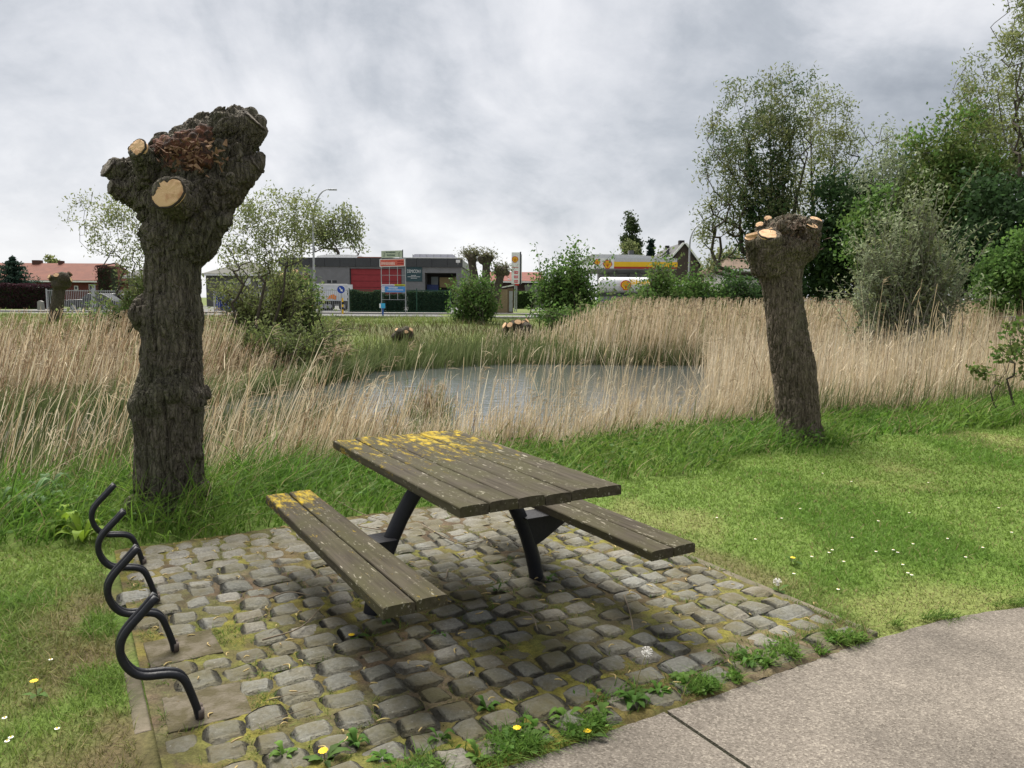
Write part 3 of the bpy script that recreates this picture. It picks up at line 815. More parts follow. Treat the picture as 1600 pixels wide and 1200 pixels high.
def cut_nodes(nt, N, L, b):
    b.inputs['Roughness'].default_value = 0.75; b.inputs['Specular IOR Level'].default_value = 0.25
    tc = N('ShaderNodeTexCoord')
    ln = N('ShaderNodeVectorMath'); ln.operation = 'LENGTH'; mp = N('ShaderNodeMapping'); mp.inputs['Scale'].default_value = (1, 1.25, 0); mp.inputs['Location'].default_value = (0.01, -0.008, 0); L(tc.outputs['Object'], mp.inputs[0])
    n = N('ShaderNodeTexNoise'); n.inputs['Scale'].default_value = 14; n.inputs['Detail'].default_value = 6; L(tc.outputs['Object'], n.inputs['Vector'])
    ad = N('ShaderNodeVectorMath'); ad.operation = 'SCALE'; ad.inputs['Scale'].default_value = 0.03; L(n.outputs['Color'], ad.inputs[0])
    a2 = N('ShaderNodeVectorMath'); L(mp.outputs[0], a2.inputs[0]); L(ad.outputs[0], a2.inputs[1]); L(a2.outputs[0], ln.inputs[0])
    s = N('ShaderNodeMath'); s.operation = 'SINE'; k = N('ShaderNodeMath'); k.operation = 'MULTIPLY'; k.inputs[1].default_value = 620; L(ln.outputs['Value'], k.inputs[0]); L(k.outputs[0], s.inputs[0])
    mx = N('ShaderNodeMix'); mx.data_type = 'RGBA'; mx.inputs[6].default_value = (0.58, 0.36, 0.20, 1); mx.inputs[7].default_value = (0.66, 0.45, 0.26, 1)
    mr = N('ShaderNodeMapRange'); mr.inputs[1].default_value = -1; mr.inputs[2].default_value = 1; L(s.outputs[0], mr.inputs[0]); L(mr.outputs[0], mx.inputs[0])
    m2 = N('ShaderNodeMapRange'); m2.inputs[1].default_value = 0.52; m2.inputs[2].default_value = 0.68; m2.inputs[4].default_value = 0.75; L(n.outputs['Fac'], m2.inputs[0])
    mx2 = N('ShaderNodeMix'); mx2.data_type = 'RGBA'; L(m2.outputs[0], mx2.inputs[0]); L(mx.outputs[2], mx2.inputs[6]); mx2.inputs[7].default_value = (0.40, 0.20, 0.10, 1)
    L(mx2.outputs[2], b.inputs['Base Color'])


M_CUT = wnoise_mat('fresh_cut_wood', cut_nodes)
M_OLDCUT = mat('grey_old_cut_wood', (0.17, 0.145, 0.115), 0.9, (0.09, 0.075, 0.06), 18, 0.7, 50, stretch=(1, 0.3, 1))
M_ROT = mat('rotten_red_wood', (0.13, 0.055, 0.034), 0.95, (0.04, 0.026, 0.02), 16, 1.0, 90, lo=0.42, hi=0.58)
M_BARKRIM = mat('bark_rim', (0.05, 0.04, 0.03), 0.95, (0.03, 0.024, 0.018), 30, 0.6, 80)


def remeshed(mb, voxel, smooth=3):
    """the outer skin of many overlapping solids as one even mesh"""
    o = mb.build('raw', None)
    m = o.modifiers.new('r', 'REMESH'); m.mode = 'VOXEL'; m.voxel_size = voxel; m.use_smooth_shade = True
    s = o.modifiers.new('s', 'SMOOTH'); s.iterations = smooth; s.factor = 0.5
    dg = bpy.context.evaluated_depsgraph_get(); e = o.evaluated_get(dg); me = e.to_mesh()
    V = np.zeros(len(me.vertices) * 3, np.float32); me.vertices.foreach_get('co', V); V = V.reshape(-1, 3).astype(float)
    Nn = np.zeros(len(V) * 3, np.float32); me.vertices.foreach_get('normal', Nn); Nn = Nn.reshape(-1, 3).astype(float)
    F = np.zeros(len(me.polygons) * 4, np.int32)
    me.polygons.foreach_get('vertices', F) if all(len(p.vertices) == 4 for p in list(me.polygons)[:50]) else None
    F = F.reshape(-1, 4)
    e.to_mesh_clear(); d = o.data; bpy.data.objects.remove(o); bpy.data.meshes.remove(d)
    return V, Nn, F


def ball(mb, c, r, sq=(1, 1, 1), n=10):
    th = np.linspace(0, math.pi, n // 2 + 2)[1:-1]; ph = np.arange(n) * 2 * math.pi / n
    V = [(0, 0, 1)] + [(math.sin(a) * math.cos(b), math.sin(a) * math.sin(b), math.cos(a)) for a in th for b in ph] + [(0, 0, -1)]
    V = np.array(V) * r * np.array(sq) + np.array(c)
    F = []; k = len(th)
    for j in range(n):
        F.append((0, 1 + j, 1 + (j + 1) % n)); F.append((len(V) - 1, 1 + (k - 1) * n + (j + 1) % n, 1 + (k - 1) * n + j))
        for i in range(k - 1): F.append((1 + i * n + j, 1 + (i + 1) * n + j, 1 + (i + 1) * n + (j + 1) % n, 1 + i * n + (j + 1) % n))
    return mb.add(V, F)


def stub(mb, a, b, ra, rb, n=14):
    a, b = np.array(a, float), np.array(b, float)
    t = np.linspace(0, 1, 5)[:, None]
    mb.tube(a + (b - a) * t, ra + (rb - ra) * t[:, 0] ** 0.8, n); return b, (b - a) / np.linalg.norm(b - a), rb


def cut_disc(root, b, nrm, rad, r, m=None, squash=0.85, name='cut_face', notch=0.0):
    """a sawn end: an uneven disc just proud of the stub's end, with a rim of bark"""
    m = m or M_CUT
    nrm = np.array(nrm) / np.linalg.norm(nrm)
    n = 36; ang = np.arange(n) * 2 * math.pi / n
    rr = rad * (1 + 0.10 * (vnoise(np.stack([np.cos(ang) * 1.6 + r.uniform(0, 50), np.sin(ang) * 1.6, ang * 0], -1), 3) - 0.5) * 2)
    if notch: rr = rr * (1 - notch * np.exp(-((ang - 1.6) / 0.22) ** 2) - 0.7 * notch * np.exp(-((ang - 2.4) / 0.18) ** 2))
    q = Vector(nrm).to_track_quat('Z', 'Y')
    V = [(0, 0, 0.006)]
    for k, z in ((0.5, 0.007), (0.93, 0.005), (1.0, 0.0)): V += [(math.cos(a) * x * k, math.sin(a) * x * k * squash, z + r.normal(0, 0.0012)) for a, x in zip(ang, rr)]
    V += [(math.cos(a) * x * 1.0, math.sin(a) * x * squash, -0.03) for a, x in zip(ang, rr)]
    F3 = [(0, 1 + j, 1 + (j + 1) % n) for j in range(n)]
    F4 = [(1 + i * n + j, 1 + (i + 1) * n + j, 1 + (i + 1) * n + (j + 1) % n, 1 + i * n + (j + 1) % n) for i in range(3) for j in range(n)]
    o = mesh_np(name, V, [F3, F4], m, root)
    o.location = tuple(np.array(b) + nrm * 0.012); o.rotation_mode = 'QUATERNION'; o.rotation_quaternion = q
    # bark rim standing round the cut
    mb = MB(); P = [(math.cos(a) * x * 1.045, math.sin(a) * x * 1.045 * squash, r.normal(-0.004, 0.003)) for a, x in zip(ang, rr)]
    P.append(P[0]); mb.tube(P, 0.0085 * (rad / 0.1) ** 0.5, 6, False)
    ro = mb.build('bark_rim', M_BARKRIM, o, True)
    return o


def bark_body(name, mb, root, voxel, amp, head_z, r, seed, cuts=(), dark=(0.062, 0.05, 0.037), lite=(0.125, 0.108, 0.082)):
    V, Nn, F = remeshed(mb, voxel, max(3, int(0.15 / voxel)) if voxel < 0.012 else 3)
    up = sstep(head_z - 0.25, head_z + 0.1, V[:, 2])
    wz = np.where(True, 1.0, 1.0)
    warp = (fbm(V * 5, seed + 3, 2) - 0.5)[:, None] * np.array([0.9, 0.9, 0.0])
    q1 = V * np.array([15, 15, 1.5]) + warp * 1.3
    q2 = V * np.array([17, 17, 8.5]) + warp * 2.5
    rid = lambda q, s: np.clip(np.abs(2 * fbm(q, s, 3) - 1) * 5.0, 0, 1) ** 0.7
    qa = np.stack([V[:, 0] * 0.8 - V[:, 2] * 0.6, V[:, 1], V[:, 0] * 0.6 + V[:, 2] * 0.8], 1)
    q2 = qa * np.array([19, 19, 3.4]) + warp * 2.6
    h = rid(q1, seed) * (1 - up) + rid(q2, seed + 1) * up
    h2 = rid(V * np.array([44, 44, 9]) + warp * 3, seed + 2)
    lump = (fbm(V * 7, seed + 5, 3) - 0.5) * 0.55
    disp = amp * 1.3 * (h - 0.7) + amp * 0.5 * (h2 - 0.7) + lump * amp * 1.3 + up * amp * 1.1 * (np.clip(np.abs(2 * fbm(qa * np.array([10, 10, 2.6]) + warp * 2, seed + 8, 4) - 1) * 3.5, 0, 1) - 0.6)
    for c_, rd_ in cuts:
        dd_ = np.linalg.norm(V - np.asarray(c_), axis=1); disp = disp * (0.12 + 0.88 * sstep(rd_ * 0.95, rd_ * 1.6, dd_))
    V2 = V + Nn * disp[:, None]
    k = fbm(V * np.array([6, 6, 3]), seed + 11, 4)[:, None]
    g = sstep(0.5, 0.66, fbm(V * 3.1, seed + 13, 4))[:, None]
    c = np.array(dark) * (1 - k) + np.array(lite) * k
    c = c * (1 - 0.35 * g) + np.array([0.075, 0.08, 0.045]) * 0.35 * g
    return mesh_np(name, V2, [F], M_BARK, root, c, True), V2


def shards(c, spread, n, r, ln=(0.03, 0.10), axis_=(0, 0, 1)):
    mb = MB()
    for _ in range(n):
        p = np.array(c) + r.normal(0, 1, 3) * np.array(spread)
        d = r.normal(0, 1, 3) + np.array(axis_) * 1.2; d /= np.linalg.norm(d)
        l = r.uniform(*ln); w = r.uniform(0.006, 0.02)
        s = np.cross(d, r.normal(0, 1, 3)); s /= np.linalg.norm(s) + 1e-9; t = np.cross(d, s)
        a, b = p - d * l / 2, p + d * l / 2
        mb.add([a + s * w, a - s * w, a + t * w * 0.6, b + s * w * 0.3, b - s * w * 0.3, b + t * w * 0.2], [(0, 1, 2), (5, 4, 3), (0, 3, 4, 1), (1, 4, 5, 2), (2, 5, 3, 0)])
    return mb


def big_pollard():
    r = np.random.default_rng(3)
    base = np.array([-2.52, 5.56, 0.0])
    root = thing('pollard_willow', 'thick dark pollarded willow with two orange sawn stubs, standing left of the picnic table', 'tree', base)
    g = lambda px, py, d: D(px, py, d - 0.2) - base
    mb = MB()
    # trunk, following the photographed outline
    tr = [(0.0, 0.0, -0.3, 0.30), (0.0, 0.0, 0.0, 0.275), (0.005, 0.0, 0.2, 0.262), (0.01, 0, 0.45, 0.252), (0.025, 0, 0.70, 0.262), (0.035, 0, 0.86, 0.268), (0.045, 0.01, 1.0, 0.235), (0.055, 0.02, 1.2, 0.225),
          (0.065, 0.02, 1.42, 0.238), (0.075, 0.03, 1.6, 0.205), (0.085, 0.03, 1.85, 0.200), (0.09, 0.03, 2.0, 0.222), (0.092, 0.03, 2.08, 0.2)]
    mb.tube([t[:3] for t in tr], [t[3] * (0.88 if t[2] < 1.9 else 0.95) for t in tr], 20)
    for a, z, rd, sz in ((-2.5, 0.80, 0.16, 0.145), (-1.15, 0.92, 0.165, 0.145), (-0.35, 0.84, 0.165, 0.14), (-3.1, 0.74, 0.165, 0.145), (-1.8, 0.84, 0.16, 0.15), (2.2, 0.85, 0.16, 0.15), (0.6, 0.85, 0.16, 0.15), (-0.8, 0.98, 0.15, 0.12), (-2.2, 0.70, 0.16, 0.13),
                         (-2.75, 1.45, 0.155, 0.115), (-3.2, 1.40, 0.155, 0.11), (-2.9, 1.52, 0.15, 0.09), (-0.4, 1.41, 0.13, 0.115), (-0.9, 1.46, 0.12, 0.10), (1.5, 1.4, 0.14, 0.12), (-0.15, 0.45, 0.185, 0.085), (-3.0, 0.27, 0.20, 0.10), (-0.1, 0.17, 0.19, 0.10)):
        ball(mb, (0.035 + math.cos(a) * rd * 0.92, math.sin(a) * rd * 0.92, z), sz * 0.9, (1, 1, 0.9))
    for k in range(7):       # root flare
        a = k * 0.9 + 0.2; ball(mb, (math.cos(a) * 0.22, math.sin(a) * 0.22, -0.02), 0.12, (1, 1, 1.5))
    # head: the swollen crown of the pollard, a long arm to the upper right and a shorter one to the left
    k = 5.55 / CF
    def pb(px, py, rp, d=5.75, sq=(1, 1, 1)): ball(mb, g(px, py, d), rp * k, sq, 12)
    for px, py, rp, d in ((290, 372, 48, 5.74), (294, 352, 52, 5.75), (297, 332, 53, 5.76), (262, 335, 36, 5.74), (248, 318, 36, 5.74), (236, 300, 34, 5.75), (270, 310, 44, 5.72), (300, 305, 52, 5.77), (285, 280, 46, 5.74),
                         (262, 268, 38, 5.75), (318, 285, 50, 5.80), (330, 262, 48, 5.83), (345, 238, 44, 5.86), (300, 250, 42, 5.80), (360, 215, 38, 5.88), (372, 200, 32, 5.90), (320, 220, 33, 5.88), (290, 228, 28, 5.86), (262, 240, 28, 5.82),
                         (345, 290, 36, 5.82), (362, 278, 28, 5.84), (330, 320, 32, 5.80), (246, 262, 27, 5.78), (256, 222, 15, 5.90), (280, 214, 14, 5.95), (300, 203, 14, 5.95), (322, 190, 15, 5.95)): pb(px, py, rp, d)
    cuts = []
    cuts.append(stub(mb, g(242, 290, 5.70), g(216, 233, 5.44), 0.105, 0.070) + (M_CUT, 0.0))            # upper left sawn stub
    cuts.append(stub(mb, g(285, 318, 5.62), g(262, 301, 5.30), 0.145, 0.112) + (M_CUT, 0.35))            # middle sawn stub, facing us
    cuts.append(stub(mb, g(240, 285, 5.80), g(170, 262, 5.66), 0.12, 0.085) + (M_OLDCUT, 0.2))          # old grey stubs on the left
    cuts.append(stub(mb, g(240, 318, 5.76), g(175, 292, 5.62), 0.10, 0.06) + (M_OLDCUT, 0.1))
    cuts.append(stub(mb, g(350, 245, 5.88), g(398, 190, 5.84), 0.17, 0.120) + (M_OLDCUT, 0.2))          # top right
    cuts.append(stub(mb, g(350, 292, 5.84), g(400, 258, 5.82), 0.13, 0.078) + (M_OLDCUT, 0.0))          # right lobe
    pb(403, 257, 13, 5.82); pb(405, 247, 10, 5.82); pb(392, 178, 12, 5.88); pb(406, 190, 12, 5.86); pb(408, 206, 11, 5.86)
    stub(mb, g(335, 255, 5.80), g(352, 180, 5.76), 0.14, 0.095); pb(350, 178, 14, 5.80); pb(370, 177, 12, 5.86)
    pb(347, 345, 12, 5.72); pb(352, 355, 9, 5.72); pb(356, 340, 6, 5.72); pb(340, 360, 14, 5.74)
    for _ in range(26):      # warts all over the head
        px, py = r.uniform(205, 400), r.uniform(195, 355)
        if ((px - 300) * 0.8 + (py - 275) * 0.6) ** 2 / 80 ** 2 + ((py - 275) * 0.8 - (px - 300) * -0.6) ** 2 / 75 ** 2 < 1: ball(mb, g(px, py, r.uniform(5.52, 5.75)), r.uniform(0.02, 0.05), (0.8, 0.8, r.uniform(1.5, 3.0)), n=8)
    bark_body('trunk', mb, root, 0.0105, 0.027, 2.0, r, 21, [(c[0], c[2]) for c in cuts], (0.078, 0.065, 0.051), (0.175, 0.153, 0.120))
    names = ['round fresh orange cut high on the left', 'large fresh orange cut facing the front, notched along its top']
    for i, (b, nrm, rad, m, nt_) in enumerate(cuts):
        if i == 0: nrm = np.array([-0.35, -0.85, 0.35])
        if i == 1: nrm = np.array([-0.12, -0.95, 0.22])
        if i == 2: nrm = np.array([-0.62, -0.62, 0.45])
        if i == 3: nrm = np.array([-0.7, -0.6, 0.15])
        o = cut_disc(root, b, nrm, rad * 1.0, r, m, 0.9 if m is M_CUT else 0.8, 'cut_face' if m is M_CUT else 'old_cut_face', nt_)
        if i < 2: o['label'] = names[i]
    # the rotten hollow on top: crumbling red-brown wood
    mb = MB()
    for px, py, d, rd in ((272, 240, 5.66, 0.13), (298, 232, 5.68, 0.14), (322, 222, 5.72, 0.12), (285, 258, 5.62, 0.10), (310, 250, 5.64, 0.10), (255, 232, 5.70, 0.09), (268, 262, 5.60, 0.07)):
        ball(mb, g(px, py, d), rd, (1, 0.9, 0.9))
    V, Nn, F = remeshed(mb, 0.013)
    V = V + Nn * ((fbm(V * 26, 77, 3) - 0.5) * 0.085)[:, None]
    mesh_np('rotten_wood', V, [F], M_ROT, root, smooth=True)
    sm = shards(g(292, 242, 5.54), (0.12, 0.025, 0.07), 150, r, (0.015, 0.06), (0.5, -0.2, 0.3))
    sm.build('splintered_wood', mat('splinters', (0.26, 0.16, 0.095), 0.95, (0.10, 0.05, 0.03), 14), root)['kind'] = 'stuff'
    sm = shards(g(300, 232, 5.74), (0.12, 0.04, 0.05), 90, r, (0.04, 0.10), (0.5, 0, 0.4))
    sm.build('bark_splinters', M_BARKRIM, root)['kind'] = 'stuff'


def right_pollard():
    r = np.random.default_rng(8)
    base = G(1249, 690)
    root = thing('pollard_willow', 'slimmer pollarded willow leaning left with pale sawn stubs, right of the picnic table', 'tree', base)
    dd = 8.66
    g = lambda px, py, d: D(px, py, d) - base
    mb = MB()
    line = [(1247, 740, 34), (1248, 692, 33), (1247, 650, 31.5), (1243, 600, 31.5), (1238, 560, 32), (1231, 520, 30), (1226, 480, 28), (1222, 445, 29), (1219, 424, 34), (1218, 410, 41), (1220, 396, 49), (1224, 380, 48)]
    mb.tube([g(x, y, dd) for x, y, w in line], [w / CF * dd for x, y, w in line], 20)
    for px, py, d, rd in ((1215, 390, dd, 0.26), (1235, 382, dd, 0.26), (1250, 370, dd + 0.05, 0.22), (1225, 372, dd + 0.1, 0.24), (1258, 366, dd, 0.15), (1195, 385, dd, 0.18), (1185, 398, dd, 0.13), (1262, 388, dd, 0.12), (1244, 352, dd + 0.1, 0.12), (1225, 356, dd + 0.15, 0.12)): ball(mb, g(px, py, d), rd)
    for k in range(6):
        a = k * 1.05; ball(mb, (math.cos(a) * 0.17, math.sin(a) * 0.17, 0.02), 0.11, (1, 1, 1.8))
    cuts = []
    cuts.append(stub(mb, g(1203, 425, dd - 0.12), g(1202, 367, dd - 0.36), 0.15, 0.132) + ((0.05, -0.52, 0.85), 0.75))
    cuts.append(stub(mb, g(1188, 428, dd - 0.05), g(1173, 373, dd - 0.22), 0.09, 0.072) + ((-0.35, -0.55, 0.75), 0.6))
    cuts.append(stub(mb, g(1250, 395, dd), g(1268, 354, dd - 0.2), 0.10, 0.080) + ((0.3, -0.5, 0.8), 0.7))
    cuts.append(stub(mb, g(1260, 390, dd + 0.1), g(1274, 344, dd + 0.05), 0.10, 0.088) + ((0.25, -0.45, 0.88), 0.7))
    cuts.append(stub(mb, g(1195, 385, dd + 0.2), g(1187, 352, dd + 0.15), 0.08, 0.050) + ((-0.4, -0.6, 0.6), 0.8))
    cuts.append(stub(mb, g(1208, 370, dd + 0.25), g(1200, 342, dd + 0.2), 0.07, 0.045) + ((-0.2, -0.7, 0.6), 0.8))
    for _ in range(90):
        px, py = r.uniform(1205, 1275), r.uniform(340, 405); ball(mb, g(px, py, dd + r.uniform(-0.3, 0.15)), r.uniform(0.03, 0.065), n=8) if (px - 1242) ** 2 / 34 ** 2 + (py - 372) ** 2 / 32 ** 2 < 1 else None
    bark_body('trunk', mb, root, 0.0118, 0.024, 2.1, r, 51, [(c[0], c[2]) for c in cuts], (0.11, 0.087, 0.062), (0.22, 0.182, 0.136))
    for b, _, rad, nrm, sq in cuts: cut_disc(root, b, nrm, rad * 0.88, r, M_CUT, sq + 0.12)
    st = MB(); st.tube([g(1166, 369, dd - 0.2), g(1185, 366, dd - 0.27), g(1206, 358, dd - 0.25)], [0.02, 0.035, 0.02], 6); st.build('torn_strip', M_CUT, root)
    sm = shards(g(1242, 366, dd - 0.27), (0.12, 0.05, 0.09), 170, r, (0.025, 0.09), (0, -0.2, 0.7)); sm.build('bark_splinters', mat('brown_splinters', (0.10, 0.065, 0.042), 0.95, (0.05, 0.033, 0.022), 12), root)['kind'] = 'stuff'


def plain_pollard(px, py, d, zb, h, rad, lean, seed, label, head=1.7, cuts=5, orange=True, group=None, voxel=0.05):
    r = np.random.default_rng(seed)
    base = D(px, py, d); base[2] = zb
    root = thing('pollard_willow', label, 'tree', base, group=group)
    mb = MB()
    top = np.array([lean * h, 0, h * 0.86])
    t = np.linspace(-0.1, 1, 8)
    mb.tube([top * a for a in t], [rad * (1.15 - 0.25 * min(a + 0.1, 1)) for a in t], 12)
    for k in range(9): ball(mb, top + r.normal(0, 1, 3) * np.array([rad * 0.7, rad * 0.7, rad * 0.35]), rad * r.uniform(0.6, 1.0) * head / 1.5)
    cs = []
    for k in range(cuts):
        a = k * 2 * math.pi / cuts + r.uniform(-0.3, 0.3) - 1.5
        dirv = np.array([math.cos(a), math.sin(a), r.uniform(0.25, 0.9)])
        cs.append(stub(mb, top + dirv * rad * 0.3, top + dirv * rad * head, rad * 0.55, rad * r.uniform(0.32, 0.5)))
    bark_body('trunk', mb, root, voxel, rad * 0.06, h * 0.8, r, seed + 100, [(c[0], c[2]) for c in cs])
    for b, nrm, rd in cs:
        cut_disc(root, b, nrm, rd, r, M_CUT if orange else M_OLDCUT)
    return root



# ------------------------------------------------------------------ trees and shrubs
def grow(targets, base, r, trunk_pts, step, up=0.35):
    """a branch skeleton: every target is joined to the nearest fitting point of what has grown so far"""
    P = [np.array(p, float) for p in trunk_pts]; par = [-1] + list(range(len(P) - 1))
    base = np.array(base, float)
    order = np.argsort(np.linalg.norm(targets - base, axis=1))
    for i in order:
        t = targets[i]; A = np.array(P)
        v = t - A; dist = np.linalg.norm(v, axis=1) + 1e-6
        cosup = v[:, 2] / dist
        cost = dist * (1 + up * (1 - cosup)) + np.where(A[:, 2] > t[2] + 0.1, dist * 0.8, 0)
        j = int(np.argmin(cost)); n = max(1, int(dist[j] / step)); p0 = P[j]; k = j
        for q in range(1, n + 1):
            s = q / n; p = p0 + (t - p0) * s; p = p + np.array([0, 0, -0.10 * dist[j] * math.sin(math.pi * s)]) + r.normal(0, 0.05 * step, 3) * (q < n)
            P.append(p); par.append(k); k = len(P) - 1
    return np.array(P), np.array(par)


def skeleton_mesh(P, par, r0, rmin, sides=5):
    n = len(P); w = np.zeros(n); ch = np.zeros(n, int)
    for i in range(n):
        if par[i] >= 0: ch[par[i]] += 1
    w[ch == 0] = 1
    for i in range(n - 1, 0, -1): w[par[i]] += w[i]
    dep = np.zeros(n)
    for i in range(1, n): dep[i] = dep[par[i]] + np.linalg.norm(P[i] - P[par[i]])
    rad = np.maximum(rmin, r0 * (w / w.max()) ** 0.5 * (1 - 0.85 * np.clip(dep / (dep.max() + 1e-6) * 1.15, 0, 1)))
    idx = np.arange(1, n); a, b = P[par[idx]], P[idx]
    ra = np.minimum(rad[par[idx]], rad[idx] * 1.25); rb = rad[idx]
    d = b - a; d /= np.linalg.norm(d, axis=1)[:, None] + 1e-9
    h = np.where(np.abs(d[:, 2:3]) < 0.9, [[0, 0, 1.0]], [[1.0, 0, 0]])
    x = np.cross(d, h); x /= np.linalg.norm(x, axis=1)[:, None] + 1e-9; y = np.cross(d, x)
    ang = np.arange(sides) * 2 * np.pi / sides
    ring = np.cos(ang)[None, :, None] * x[:, None] + np.sin(ang)[None, :, None] * y[:, None]
    V = np.concatenate([a[:, None] + ring * ra[:, None, None], b[:, None] + ring * rb[:, None, None]], 1).reshape(-1, 3)
    o = (np.arange(len(idx)) * 2 * sides)[:, None]; k = np.arange(sides)[None]; k2 = (k + 1) % sides
    F = np.stack([o + k, o + k2, o + sides + k2, o + sides + k], -1).reshape(-1, 4)
    return V, F, ch


def leaf_quads(c, ln, wd, colr, r, droop=0.3):
    n = len(c)
    d = r.normal(0, 1, (n, 3)); d[:, 2] -= droop; d /= np.linalg.norm(d, axis=1)[:, None]
    s = np.cross(d, r.normal(0, 1, (n, 3))); s /= np.linalg.norm(s, axis=1)[:, None] + 1e-9
    l = ln * r.uniform(0.6, 1.3, n)[:, None]; w = wd * r.uniform(0.6, 1.3, n)[:, None]
    V = np.stack([c - d * l / 2, c + s * w / 2 - d * l * 0.05, c + d * l / 2, c - s * w / 2 - d * l * 0.05], 1).reshape(-1, 3)
    F = np.arange(n * 4).reshape(-1, 4)
    return V, F, np.repeat(colr, 4, 0)


def crown_pts(blobs, n, r, shell=0.55):
    """random points in a union of ellipsoids (cx,cy,cz,rx,ry,rz,weight), more of them towards the outside"""
    w = np.array([b[6] if len(b) > 6 else b[3] * b[4] * b[5] for b in blobs], float); w /= w.sum()
    k = r.choice(len(blobs), n, p=w); B = np.array([b[:6] for b in blobs])[k]
    d = r.normal(0, 1, (n, 3)); d /= np.linalg.norm(d, axis=1)[:, None]
    rad = r.uniform(shell ** 3, 1, n) ** (1 / 3)
    return B[:, :3] + d * rad[:, None] * B[:, 3:6]


def tree(name, label, base, blobs, palette, n_t=120, n_leaf=6000, leaf=(0.14, 0.07), sig=0.35, r0=0.2, rmin=0.012, stems=None, seed=1, group=None, cat='tree', step=0.5, shell=0.3, droop=0.3, extra=None, barkmat=None, up=0.35, solid=0.0):
    """trunk and limbs as one mesh, crown as one mesh of single leaves; blobs are local (x, y, z, rx, ry, rz[, weight])"""
    r = np.random.default_rng(seed)
    root = thing(name, label, cat, base, group=group)
    T = crown_pts(blobs, n_t, r, shell)
    T = T * r.uniform(0.84, 1.05, (len(T), 1)); T = T[T[:, 2] > 0.15]
    stems = stems or [[(0, 0, -0.3), (0, 0, 0.4)]]
    VV, FF, CH, PP = [], [], [], []; off = 0
    own = np.array([min(range(len(stems)), key=lambda j: np.linalg.norm(np.array(stems[j][-1])[:2] - t[:2])) for t in T])
    for j, st in enumerate(stems):
        tt = T[own == j]
        if not len(tt): continue
        st = np.array(st, float)
        fine = np.concatenate([st[i] + (st[i + 1] - st[i]) * np.linspace(0, 1, 5, endpoint=False)[:, None] for i in range(len(st) - 1)] + [st[-1:]])
        P, par = grow(tt, st[0], r, fine, step, up)
        V, F, ch = skeleton_mesh(P, par, r0 * (1 if j == 0 else 0.8), rmin)
        VV.append(V); FF.append(F + off); off += len(V)
        d = np.zeros(len(P)); 
        for i in range(1, len(P)): d[i] = d[par[i]] + 1
        PP.append((P, ch, par))
    mesh_np('trunk', np.concatenate(VV), [np.concatenate(FF)], barkmat or M_BRANCH, root, smooth=True)
    # leaves gather round the twig ends and the outer half of each twig
    src = []
    for P, ch, par in PP:
        tips = np.where(ch == 0)[0]; src.append(P[tips]); src.append(P[tips] * 0.6 + P[par[tips]] * 0.4)
        gp = par[tips]; src.append(P[gp[gp > 8]])
    src = np.concatenate(src)
    k = r.integers(0, len(src), n_leaf)
    dens = r.lognormal(0, 0.5, len(src)); k = r.choice(len(src), n_leaf, p=dens / dens.sum())
    c = src[k] + r.normal(0, 1, (n_leaf, 3)) * sig * np.array([1, 1, 0.85])
    pal = np.array(palette)
    cl = r.integers(0, len(pal), len(src))[k]; cl2 = r.integers(0, len(pal), n_leaf)
    cc = (pal[cl] * 0.65 + pal[cl2] * 0.35) * r.uniform(0.75, 1.25, (n_leaf, 1))
    keep = c[:, 2] > 0.05
    V, F, C = leaf_quads(c[keep], leaf[0], leaf[1], cc[keep], r, droop)
    mesh_np('crown', V, [F], M_LEAF, root, C)
    return root


